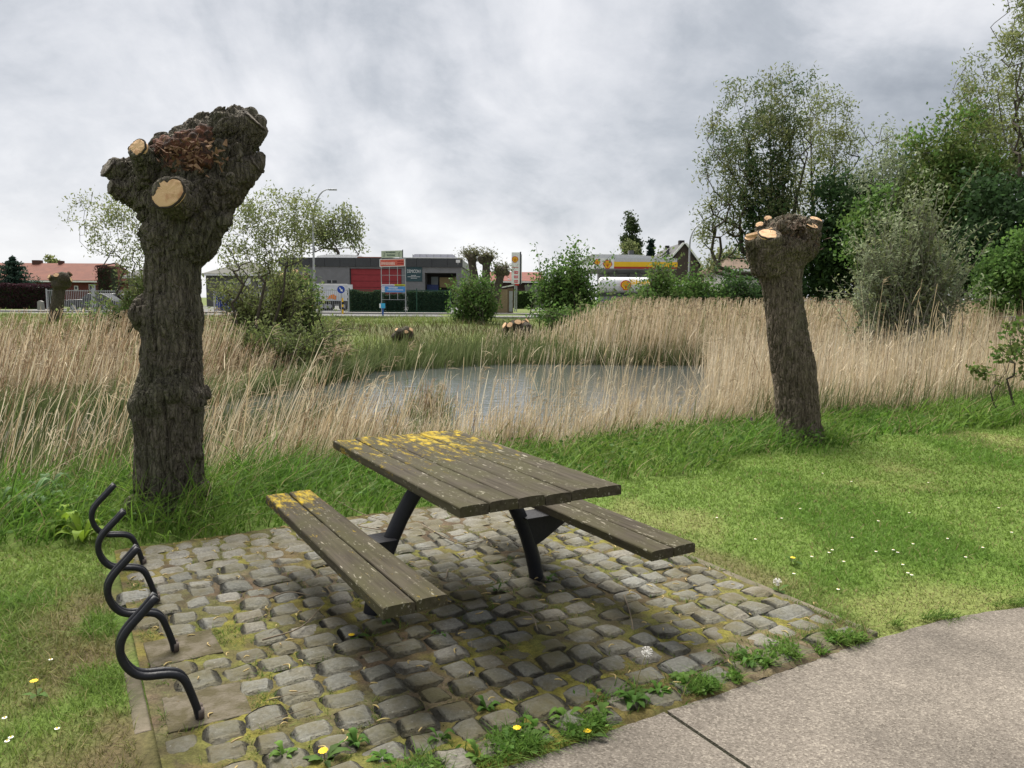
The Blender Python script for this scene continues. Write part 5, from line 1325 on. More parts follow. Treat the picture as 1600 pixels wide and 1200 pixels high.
def build_warehouse():
    f = Facade(590, 118); X, Z = f.X, lambda y: f.Z(y, 590)
    t = thing('warehouse', 'long low grey warehouse with a dark roof band and a red roller door', 'building', f.o)
    zt, zb = Z(403.5), Z(417)
    xl, xr = X(440), X(721)
    rect('wall', M_GREYW, t, xl, X(547), 0, 30, 0, zb); rect('wall', M_GREYW, t, X(628), X(664), 0, 30, 0, zb)
    rect('wall', M_GREYW, t, X(664), xr, 0, 30, Z(426), zb); rect('wall', M_GREYW, t, X(713), xr, 0, 30, 0, Z(426))
    rect('lintel', M_GREYW, t, X(547), X(628), 0.05, 30, Z(420), zb)
    # dark fascia made of sheets
    n = 12
    for k in range(n):
        a, b = xl - 0.2 + (xr - xl + 0.4) * k / n, xl - 0.2 + (xr - xl + 0.4) * (k + 1) / n
        rect('fascia_panel', M_DARKM, t, a + 0.02, b - 0.02, -0.25, 0.2, zb, zt)
    rect('roof', mat('roof_sheet', (0.30, 0.30, 0.31), 0.6), t, xl - 0.1, xr + 0.1, 0.25, 30, zb + 0.1, zt - 0.1)
    rect('roof_trim', mat('rusty_trim', (0.30, 0.11, 0.07), 0.7), t, X(560), X(600), -0.28, -0.2, zt, zt + 0.14); rect('roof_trim', M_WHITE, t, X(625), xr + 0.2, -0.28, -0.2, zt, zt + 0.12)
    # red sectional door in five leaves
    z1 = Z(420); hh = z1 / 6
    for k in range(6): rect('door_panel', M_REDDOOR, t, X(548.5), X(627), 0.35, 0.5, k * hh + 0.025, (k + 1) * hh - 0.025)
    rect('door_backing', M_DARKM, t, X(547), X(628), 0.55, 0.7, 0, z1)
    # open loading bay with its inner doors
    rect('bay_back_wall', mat('bay_dark', (0.05, 0.045, 0.042), 0.8), t, X(664), X(713), 4.0, 4.2, 0, Z(426)); 
    dr = rect('inner_door', mat('pale_door', (0.33, 0.38, 0.38), 0.6), t, X(670), X(681), 3.8, 3.95, 0.2, Z(431))
    for k in range(4): rect('door_slat', M_STEEL, dr, X(670.3), X(680.7), 3.76, 3.80, Z(450 - 4 * k) , Z(449.4 - 4 * k))
    rect('timber_panel', mat('ochre_board', (0.42, 0.32, 0.17), 0.8), t, X(684), X(710), 3.2, 3.3, Z(448), Z(432)); rect('blue_skip', mat('blue_paint', (0.02, 0.04, 0.14), 0.5), t, X(665), X(683), 2.0, 3.5, 0, Z(444))
    # rooflights and humps on the roof
    mb = MB(); mb.prism([(X(488), zt - 0.2), (X(562), zt - 0.2), (X(560), Z(399)), (X(545), Z(397)), (X(505), Z(397)), (X(490), Z(399))], 3, 9); mb.build('white_rooflight', M_WHITE, t)
    mb = MB(); mb.prism([(X(566) + (X(606) - X(566)) * k / 12, zt - 0.3 + 1.05 * math.sin(math.pi * k / 12) + 0.25) for k in range(13)][::-1], 12, 26); mb.build('domed_roof', mat('dull_green_roof', (0.19, 0.20, 0.16), 0.8), t)
    rl = MB(); rl.prism([(X(643), zt - 0.2), (X(709), zt - 0.2), (X(709), Z(398)), (X(706), Z(396)), (X(646), Z(396)), (X(643), Z(398))], 2, 7); ro = rl.build('rooflight', mat('polycarbonate', (0.50, 0.50, 0.56), 0.4), t)
    for k in range(7): rect('glazing_bar', M_STEEL, ro, X(643 + 11 * k) - 0.04, X(643 + 11 * k) + 0.04, 1.95, 2.0, zt, Z(396.3))
    w = rect('window', M_GLASS, t, X(512), X(527), -0.04, 0.1, Z(442.5), Z(438.5)); rect('window_bar', M_WHITE, w, X(519), X(519.7), -0.07, -0.04, Z(442.5), Z(438.5))
    # boards on the facade: things of their own
    s = thing('company_sign', 'dark teal sign board with white lettering DEMICON on the warehouse wall', 'sign', f.o + np.array([X(647.5), -0.02, Z(428)]))
    k = f.d / CF; rect('board', mat('teal_board', (0.035, 0.075, 0.085), 0.6), s, -12.5 * k, 12.5 * k, -0.08, 0.0, -11.5 * k, 11.5 * k)
    text_mesh('lettering', 'DEMICON I', 7.2 * k, M_WHITE, s, (0, -0.085, 4.0 * k), 0, 21 * k)
    for i, (w_, z_) in enumerate(((9, -2.2), (20, -4.2), (10, -6.4))):
        for q in range(int(w_ / 2)): rect('small_print', M_WHITE, s, (-w_ / 2 + q * 2) * k, (-w_ / 2 + q * 2 + 1.5) * k, -0.086, -0.08, (z_ - 0.35) * k, (z_ + 0.35) * k)
    s = thing('white_plate', 'small white plate near the right end of the dark warehouse roof band', 'sign', f.o + np.array([X(716), -0.26, Z(408)])); rect('plate', M_WHITE, s, -3.2 * k, 3.2 * k, -0.06, 0, -2.2 * k, 2.2 * k); rect('bracket', M_STEEL, s, -0.05, 0.05, -0.05, 0, -5 * k, -2.2 * k)


def hip_house(name, label, px0, px1, d, ridge, eave, base, roofcol, wallcol, depth=9, gable=True, chim=(), wins=(), z=RZ, ridge_in=0.0):
    f = Facade((px0 + px1) / 2, d, z); pm = (px0 + px1) / 2
    t = thing(name, label, 'house', f.o); X = f.X; Z = lambda y: f.Z(y, pm)
    x0, x1, ze, zr = X(px0), X(px1), Z(eave), Z(ridge)
    rect('wall', wallcol, t, x0 + 0.3, x1 - 0.3, 0.3, depth - 0.3, -0.2, ze)
    ri = ridge_in; mb = MB(); th = 0.22
    P = [(x0, -0.3, ze), (x1, -0.3, ze), (x1 - ri, depth / 2, zr), (x0 + ri, depth / 2, zr), (x0, depth + 0.3, ze), (x1, depth + 0.3, ze)]
    P += [(x0, -0.3, ze - th), (x1, -0.3, ze - th), (x1, depth + 0.3, ze - th), (x0, depth + 0.3, ze - th)]
    mb.add(P, [(0, 1, 2, 3), (5, 4, 3, 2), (1, 5, 2), (4, 0, 3), (6, 7, 1, 0), (7, 8, 5, 1), (8, 9, 4, 5), (9, 6, 0, 4), (9, 8, 7, 6)])
    rf = mb.build('roof', roofcol, t)
    rect('gutter', M_WHITE, rf, x0, x1, -0.42, -0.31, ze - 0.24, ze - 0.06)
    for cx, h, w in chim: 
        c = rect('chimney', mat('chimney_brick', (0.09, 0.045, 0.035), 0.9), rf, X(cx - w), X(cx + w), depth / 2 - 0.4, depth / 2 + 0.4, zr - 0.6, zr + h)
    for wx0, wx1, wy0, wy1, m in wins:
        w = rect('window', M_WHITE, t, X(wx0), X(wx1), 0.22, 0.32, Z(wy1), Z(wy0)); rect('pane', m, w, X(wx0) + 0.08, X(wx1) - 0.08, 0.19, 0.22, Z(wy1) + 0.08, Z(wy0) - 0.08)
    return t


def build_houses():
    tile = mat('red_roof_tiles', (0.175, 0.066, 0.043), 0.9, (0.12, 0.046, 0.034), 1.2, 0.6, 14, lo=0.3, hi=0.7)
    brick = mat('dark_red_brick', (0.15, 0.045, 0.035), 0.9, (0.11, 0.035, 0.03), 3, 0.4, 25)
    slate = mat('grey_slates', (0.085, 0.085, 0.088), 0.8, (0.065, 0.065, 0.068), 2, 0.4, 16)
    bwall = mat('dark_brown_brick', (0.075, 0.058, 0.05), 0.9, (0.06, 0.046, 0.04), 3, 0.3, 25)
    grw = mat('grey_green_wall', (0.16, 0.16, 0.14), 0.9, (0.13, 0.13, 0.115), 2)
    hip_house('red_roofed_house', 'long house with an orange-red tiled roof at the left behind the small pollard', -90, 163, 92, 408.5, 437.5, 482, tile, brick, 10, chim=((23, 0.35, 6), (62, 0.3, 2.5)), wins=((58, 69, 444.5, 451, M_WHITE), (139, 148, 443.5, 454, M_GLASS), (116, 122, 446, 453, M_GLASS), (-30, -18, 445, 455, M_GLASS)), ridge_in=0.6)
    hip_house('grey_roofed_house', 'grey gabled house half hidden behind the thick pollard trunk', 196, 262, 88, 405, 432, 482, slate, grw, 8, wins=((210, 224, 445, 451, M_GLASS),), ridge_in=2.6)
    hip_house('grey_roofed_house', 'low house with a long grey roof behind the right-hand young willow', 318, 424, 96, 406, 428, 482, mat('weathered_slates', (0.12, 0.12, 0.105), 0.9, (0.09, 0.09, 0.08), 2, 0.4, 16), grw, 9, wins=((352, 366, 440, 450, M_GLASS), (383, 392, 434, 446, M_WHITE), (404, 412, 436, 448, M_GLASS)), ridge_in=4.0)
    hip_house('brick_house', 'red-roofed low house behind the price pylon', 762, 850, 105, 423.5, 439, 482, mat('brown_red_tiles', (0.20, 0.07, 0.05), 0.9, (0.15, 0.055, 0.045), 1.5, 0.5, 14), mat('dark_wine_wall', (0.06, 0.035, 0.035), 0.9), 9, chim=((783, 0.4, 1.2),), wins=((772, 783, 442, 450, M_GLASS), (793, 797, 435.5, 439, M_WHITE)), ridge_in=0.2)
    rectw = Facade(815, 103); t = bpy.data.objects['brick_house']; rect('annex_wall', grw, t, 1.2, 6.0, -1.2, 0.2, -0.2, 3.1)
    # dark gabled house: gable end towards us
    f = Facade(1066, 108); X = f.X; Z = lambda y: f.Z(y, 1066)
    t = thing('gabled_house', 'dark brown house with a steep white-edged gable behind the filling station', 'house', f.o)
    apex, el, er = (0.0, Z(382)), (X(1040), Z(416)), (X(1103), Z(429))
    mb = MB(); mb.prism([(X(1042), -0.2), (X(1042), Z(415)), apex, (X(1100), Z(427)), (X(1100), -0.2)][::-1], 0, 11); mb.build('wall', bwall, t)
    def slope(a, b, nm):
        dx, dz = b[0] - a[0], b[1] - a[1]; l = math.hypot(dx, dz); nx, nz = -dz / l * 0.28, dx / l * 0.28
        if nz < 0: nx, nz = -nx, -nz
        mb = MB(); q = [a, b, (b[0] + nx, b[1] + nz), (a[0] + nx, a[1] + nz)]; 
        mb.prism(q, -0.45, 11.4); o = mb.build('roof', slate, t)
        mb = MB(); mb.prism([(a[0] + nx * 0.2, a[1] + nz * 0.2), (b[0] + nx * 0.2, b[1] + nz * 0.2), (b[0] + nx * 1.05, b[1] + nz * 1.05), (a[0] + nx * 1.05, a[1] + nz * 1.05)], -0.56, -0.46); mb.build('barge_board', M_WHITE, o)
        return o
    slope((X(1030), Z(424)), apex, 'l'); rr = slope((X(1104), Z(431)), apex, 'r')
    rect('chimney', mat('chimney_dark', (0.045, 0.04, 0.04), 0.9), rr, X(1061), X(1069), 1.0, 1.9, Z(386), Z(375.5)); rect('chimney', MATS['chimney_dark'], rr, X(1052), X(1058), 6.5, 7.3, Z(392), Z(379.5))
    # wing with its roof running away to the left
    mb = MB(); mb.add([(X(1029), 3, Z(406)), (X(1050), 3, Z(386)), (X(1050), 10, Z(386)), (X(1029), 10, Z(406)), (X(1029), 3, Z(410)), (X(1050), 3, Z(410)), (X(1050), 10, Z(410)), (X(1029), 10, Z(410))], [(0, 1, 2, 3), (4, 7, 6, 5), (0, 4, 5, 1), (2, 6, 7, 3), (0, 3, 7, 4), (1, 5, 6, 2)]); wg = mb.build('wing_roof', slate, t)
    mb = MB(); mb.prism([(X(1031), Z(406)), (X(1046), Z(396)), (X(1046), Z(394.6)), (X(1031), Z(404.6))], 2.7, 2.9); mb.build('verge', M_WHITE, wg)
    hip_house('brown_roofed_house', 'house with a brownish roof and white wall half hidden beneath the big willow', 1128, 1200, 66, 398, 420, 482, mat('brown_tiles', (0.15, 0.10, 0.07), 0.9, (0.11, 0.08, 0.055), 1.5, 0.5, 16), mat('pale_render', (0.42, 0.41, 0.38), 0.9), 8, wins=((1140, 1150, 426, 436, M_GLASS), (1163, 1174, 426, 436, M_GLASS)), ridge_in=1.4)


def emblem(parent, cx, cz, size, y=-0.03, ribs=True):
    """yellow scallop with a red outline"""
    def fan(s, n=15):
        P = [(-0.20 * s, -0.47 * s)]
        P += [(-0.48 * s * 0.62, -0.30 * s)]
        for k in range(n):
            a = math.radians(200 - 220 * k / (n - 1)); rr = s * (0.50 + 0.025 * (k % 2)); P.append((math.cos(a) * rr, math.sin(a) * rr * 0.92 + 0.03 * s))
        P += [(0.48 * s * 0.62, -0.30 * s), (0.20 * s, -0.47 * s)]
        return P
    mb = MB(); mb.prism([(a + cx, b + cz) for a, b in fan(size * 1.14)], y, y + 0.03); e = mb.build('emblem', M_RED, parent)
    mb = MB(); mb.prism([(a + cx, b + cz) for a, b in fan(size * 0.94)], y - 0.02, y); mb.build('emblem_face', M_YEL, e)
    mb = MB()
    for k in range(-3, 4):
        a = math.radians(90 + k * 24); p0 = np.array([cx + 0.06 * size * k / 3, cz - 0.36 * size]); p1 = np.array([cx + math.cos(a) * size * 0.40, cz + math.sin(a) * size * 0.38 + 0.02 * size])
        d = (p1 - p0) / np.linalg.norm(p1 - p0); q = np.array([-d[1], d[0]]) * size * 0.016
        mb.prism([tuple(p0 - q), tuple(p1 - q), tuple(p1 + q), tuple(p0 + q)], y - 0.028, y - 0.02)
    mb.build('emblem_ribs', M_RED, e)
    return e


def build_station():
    f = Facade(806, 74); X = f.X; Z = lambda y: f.Z(y, 806); k = 74 / CF
    t = thing('price_pylon', 'tall white fuel price pylon with a yellow scallop emblem and three red price fields', 'sign', f.o)
    rect('board', M_WHITE, t, X(799), X(811.5), -0.12, 0.12, Z(443.5), Z(395)); rect('side_panel', mat('dark_grey_panel', (0.05, 0.055, 0.06), 0.6), t, X(811.7), X(813.9), -0.14, 0.3, Z(445), Z(394)); rect('edge_strip', M_WHITE, t, X(814), X(815), -0.05, 0.25, Z(443), Z(398))
    rect('post', M_STEEL, t, X(803.5), X(805.5), -0.08, 0.08, -0.1, Z(443.6)); rect('post', M_STEEL, t, X(806.5), X(808), 0.0, 0.15, -0.1, Z(443.6))
    emblem(t, X(804.2), Z(406), 8.6 * k, -0.16)
    for q in range(6): rect('small_print', M_RED, t, X(800.6 + q * 1.5), X(801.7 + q * 1.5), -0.128, -0.12, Z(418.9), Z(417.7))
    for i in range(3):
        z0 = 428 + i * 6.9; p = rect('price_field', mat('price_red', (0.62, 0.01, 0.05), 0.5), t, X(803.2), X(809.2), -0.14, -0.12, Z(z0), Z(z0 - 4))
        for q in range(4): rect('digit', M_WHITE, p, X(804.0 + q * 1.25), X(804.55 + q * 1.25), -0.146, -0.14, Z(z0 - 1.0), Z(z0 - 3.0))
    rect('red_tab', M_RED, t, X(804.5), X(810.5), -0.10, 0.05, Z(446), Z(443.6))
    # canopy
    f = Facade(1000, 78); X = f.X; Z = lambda y: f.Z(y, 1000); k = 78 / CF
    t = thing('filling_station_canopy', 'white filling station canopy with a yellow and red band along its edge', 'canopy', f.o)
    za, zb, zc, zd = Z(420), Z(417), Z(409.5), Z(404)
    xl, xm, xr = X(928), X(958), X(1056)
    mb = MB(); mb.prism([(xl + 0.1, za + 0.05), (xr - 0.1, za + 0.05), (xr - 0.1, zd), (X(1015), Z(400.5)), (X(995), Z(398.5)), (X(925), Z(398)), (xl + 0.1, zd)][::-1], 0.12, 14); mb.build('roof', mat('canopy_white', (0.62, 0.63, 0.65), 0.5), t)
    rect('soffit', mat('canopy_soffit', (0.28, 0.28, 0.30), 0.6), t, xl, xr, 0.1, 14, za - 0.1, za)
    rect('fascia_white', M_WHITE, t, xl, xm, -0.02, 0.1, za, zd); rect('fascia_yellow', M_YEL, t, xm, xr, -0.02, 0.1, zb, zc); rect('fascia_red', mat('band_red', (0.42, 0.04, 0.025), 0.5), t, xm, xr, -0.02, 0.1, za, zb); rect('fascia_top', mat('canopy_white2', (0.55, 0.56, 0.58), 0.5), t, xm, xr, -0.02, 0.1, zc, zd)
    rect('fascia_end', M_YEL, t, xr, xr + 0.05, 0.0, 14, zb, zc)
    emblem(t, X(948), Z(414), 12 * k, -0.06); emblem(t, X(932), Z(410.5), 8 * k, -0.06)
    for px in (968, 1004, 1040):
        for y in (3, 10): mb = MB(); mb.tube([(X(px), y, -0.1), (X(px), y, za - 0.1)], 0.16, 10); mb.build('column', M_STEEL, t, True)
    rect('shop_wall', mat('shop_grey', (0.40, 0.41, 0.43), 0.6), t, X(955), X(1050), 11.5, 13.5, -0.1, za - 0.12)
    rect('shop_glass', M_GLASS, t, X(1000), X(1015), 11.4, 11.5, 0.3, za - 1.0)
    rect('roof_vent', M_DARKM, t, X(995), X(1003), 6, 7, Z(398.6), Z(386))
    # tanker
    f = Facade(985, 68); X = f.X; Z = lambda y: f.Z(y, 985); k = 68 / CF
    t = thing('tanker_truck', 'white tanker with a yellow emblem parked in front of the canopy, behind bushes', 'truck', f.o)
    zt, zl = Z(433), Z(459); rc = (zt - zl) / 2; zc = (zt + zl) / 2; x0, x1 = X(936), X(1032)
    mb = MB(); n = 20; xs = [x0, x0 + 0.03, x0 + 0.12, x0 + 0.3, x1 - 0.3, x1 - 0.12, x1 - 0.03, x1]; rr = [0.35, 0.75, 0.93, 1, 1, 0.93, 0.75, 0.35]
    mb.tube([(x, rc, zc) for x in xs], [rc * q for q in rr], n); tk = mb.build('tank', mat('tank_white', (0.70, 0.71, 0.72), 0.35), t, True)
    for q in range(1, 4):
        mb = MB(); xx = x0 + (x1 - x0) * q / 4; mb.tube([(xx - 0.03, rc, zc), (xx + 0.03, rc, zc)], rc * 1.012, 20, False); mb.build('tank_band', M_STEEL, tk, True)
    rect('chassis', M_BLACK, t, x0 + 0.2, x1 + 2.2, rc - 0.5, rc + 0.5, zl - 0.22, zl - 0.04); rect('side_rail', mat('dark_rail', (0.05, 0.06, 0.05), 0.6), t, x0, x1, 0.05, 0.2, zl - 0.25, zl - 0.02)
    emblem(t, X(977), zc, 14 * k, -0.10); 
    tx = text_mesh('lettering', 'Shell', 10 * k, M_YEL, t, (X(1000), -0.075, Z(441)), 0.01, 32 * k)
    for wx in (945, 955, 965, 1010, 1020, 1048):
        for yy in (0.1, rc * 2 - 0.1): 
            mb = MB(); mb.tube([(X(wx), yy - 0.15, 0.48), (X(wx), yy + 0.15, 0.48)], 0.48, 16); w = mb.build('wheel', M_BLACK, t, True); mb = MB(); mb.tube([(X(wx), yy - 0.165, 0.48), (X(wx), yy - 0.15, 0.48)], 0.26, 12); mb.build('rim', M_STEEL, w)
    cab = MB(); cx = X(1038); cab.prism([(cx, 0.6), (cx + 2.0, 0.6), (cx + 2.05, 1.5), (cx + 1.8, 2.7), (cx + 0.1, 2.8)][::-1], 0.1, 2.4); cb = cab.build('cab', mat('cab_white', (0.68, 0.68, 0.67), 0.4), t, bevel=0.08); rect('window', M_GLASS, cb, cx + 0.5, cx + 1.6, 0.08, 0.1, 1.65, 2.4)
    # brick cabin, its bricks laid one by one on the two faces we see
    f = Facade(790, 67); X = f.X; k = 67 / CF
    t = thing('brick_cabin', 'small yellow-brick utility cabin with a sloping white roof beside the price pylon', 'cabin', f.o)
    x0, x1, h = X(776), X(793), f.Z(452, 790); M_BR = mat('yellow_brick', (0.34, 0.26, 0.16), 0.9, (0.26, 0.19, 0.12), 4, 0.3, 30)
    rect('wall', mat('mortar', (0.22, 0.20, 0.17), 0.95), t, x0, x1, 0, 1.3, -0.1, h)
    mb = MB(); rows = 22; r = np.random.default_rng(1)
    for i in range(rows):
        z = (i + 0.5) * h / rows; x = x0 - (0.11 if i % 2 else 0)
        while x < x1:
            a, b = max(x, x0), min(x + 0.21, x1)
            if b - a > 0.03: mb.box(((a + b) / 2, -0.006 - r.uniform(0, 0.004), z), (b - a - 0.012, 0.012, h / rows - 0.012))
            x += 0.22
    tag(mb.build('bricks', M_BR, t), kind='stuff')
    mb = MB(); mb.prism([(x0 - 0.15, h), (X(803), h + 0.32), (X(803), h + 0.42), (x0 - 0.15, h + 0.08)], -0.15, 1.45); mb.build('roof', M_WHITE, t)
    rect('side_wall', mat('brown_brick_side', (0.17, 0.12, 0.08), 0.9), t, x1, X(802), 0.0, 1.3, -0.1, h + 0.1); d_ = rect('door', M_STEEL, t, X(795.5), X(801), -0.03, 0.0, 0.1, h - 0.15); rect('handle', M_BLACK, d_, X(800), X(800.4), -0.06, -0.03, 0.9, 1.1)


def lamp(px, ybase, ytop, d, arm_px, label, rad=0.09):
    b = D(px, ybase, d); h = D(px, ytop, d)[2] - b[2]; ax = arm_px / CF * d
    t = thing('street_lamp', label, 'street lamp', b, group='street lamps along the road')
    hs = h * 0.72
    pts = [(0, 0, -0.2), (0, 0, hs * 0.5), (0, 0, hs)] + [(ax * (1 - math.cos(a)) * 0.92, 0, hs + (h - hs) * math.sin(a)) for a in np.linspace(0.2, 1.45, 7)] + [(ax, 0, h)]
    mb = MB(); mb.tube(pts, np.linspace(rad, rad * 0.45, len(pts)), 8); mb.build('pole', M_STEEL, t, True)
    mb = MB(); mb.box((ax + 0.28, 0, h - 0.01), (0.65, 0.22, 0.11)); mb.build('lamp_head', M_STEEL, t, bevel=0.03)
    mb = MB(); mb.tube([(0, 0, -0.2), (0, 0, 1.1)], rad * 1.5, 8); mb.build('sleeve', M_STEEL, t, True)


def hedge(label, px0, px1, ytop, ybase, d, depth, pal, seed, n=5000, z=RZ, name='hedge'):
    r = np.random.default_rng(seed); f = Facade((px0 + px1) / 2, d, z); h = f.Z(ytop, (px0 + px1) / 2); x0, x1 = f.X(px0), f.X(px1)
    t = thing(name, label, 'hedge', f.o)
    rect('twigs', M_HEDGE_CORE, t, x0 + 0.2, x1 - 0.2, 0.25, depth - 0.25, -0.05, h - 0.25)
    c = np.stack([r.uniform(x0, x1, n), r.uniform(0, depth, n), r.uniform(0.02, h, n)], 1); s = r.integers(0, 3, n); c[s == 0, 1] = r.normal(0.08, 0.1, (s == 0).sum()); c[s == 1, 2] = h - np.abs(r.normal(0, 0.1, (s == 1).sum()))
    c[:, 2] += (fbm(c[:, :2] * 0.8, seed, 3) - 0.5) * 0.5 * c[:, 2] / h
    V, F, C = leaf_quads(c, 0.16, 0.10, np.array(pal)[r.integers(0, len(pal), n)] * r.uniform(0.75, 1.25, (n, 1)), r); mesh_np('foliage', V, [F], M_LEAF, t, C)


def railing(label, px0, px1, ytop, ybase, d, gap, m, posts=2.5, name='railing', rad=0.012, rails=2):
    f = Facade((px0 + px1) / 2, d); pm = (px0 + px1) / 2; h = f.Z(ytop, pm); x0, x1 = f.X(px0), f.X(px1)
    t = thing(name, label, 'fence', f.o)
    n = int((x1 - x0) / posts)
    for k in range(n + 1): xx = x0 + (x1 - x0) * k / n; rect('post', m, t, xx - 0.04, xx + 0.04, -0.04, 0.04, -0.1, h + 0.08)
    for q in range(rails): zz = 0.15 + (h - 0.25) * q / max(1, rails - 1); rect('rail', m, t, x0, x1, -0.02, 0.02, zz, zz + 0.05)
    mb = MB(); xx = x0
    while xx < x1: mb.box((xx, -0.03, h / 2), (rad * 2, rad * 2, h)); xx += gap
    tag(mb.build('bars', m, t), kind='stuff')


def car(name, label, px, d, length, colr, z=RZ, flip=1, seed=0, rz=0.0):
    t = thing(name, label, 'car', origin(px, d, z), rz); L_ = length / 2; m = mat('paint_' + name, colr, 0.3, spec=0.5)
    lo = [(-L_, 0.35), (-L_, 0.75), (-L_ + 0.15, 0.88), (-L_ * 0.45, 0.95), (L_ * 0.9, 0.95), (L_, 0.8), (L_, 0.35), (L_ * 0.78, 0.32), (L_ * 0.5, 0.32), (-L_ * 0.5, 0.32), (-L_ * 0.8, 0.32)]
    mb = MB(); mb.prism([(a * flip, b) for a, b in lo][::flip], 0, 1.75); mb.build('body', m, t, bevel=0.06)
    up = [(-L_ * 0.42, 0.95), (-L_ * 0.12, 1.42), (L_ * 0.45, 1.46), (L_ * 0.85, 0.96)]
    mb = MB(); mb.prism([(a * flip, b) for a, b in up][::-flip], 0.15, 1.6); cb = mb.build('cabin', m, t, bevel=0.05)
    w = [(-L_ * 0.34, 1.0), (-L_ * 0.10, 1.36), (L_ * 0.42, 1.39), (L_ * 0.70, 1.0)]
    mb = MB(); mb.prism([(a * flip, b) for a, b in w][::-flip], 0.12, 0.15); mb.build('window', M_GLASS, cb)
    for sx in (-0.62, 0.62):
        for yy in (0.1, 1.65):
            mb = MB(); mb.tube([(sx * L_, yy - 0.11, 0.32), (sx * L_, yy + 0.11, 0.32)], 0.32, 14); wh = mb.build('wheel', M_BLACK, t, True); mb = MB(); mb.tube([(sx * L_, yy - 0.125, 0.32), (sx * L_, yy - 0.11, 0.32)], 0.2, 10); mb.build('rim', M_STEEL, wh)
    mb = MB(); mb.box((-L_ * flip, 0.4, 0.72), (0.06, 0.35, 0.14)); mb.build('headlight', M_WHITE, t); mb = MB(); mb.box((-L_ * flip, 1.35, 0.72), (0.06, 0.35, 0.14)); mb.build('headlight', M_WHITE, t)


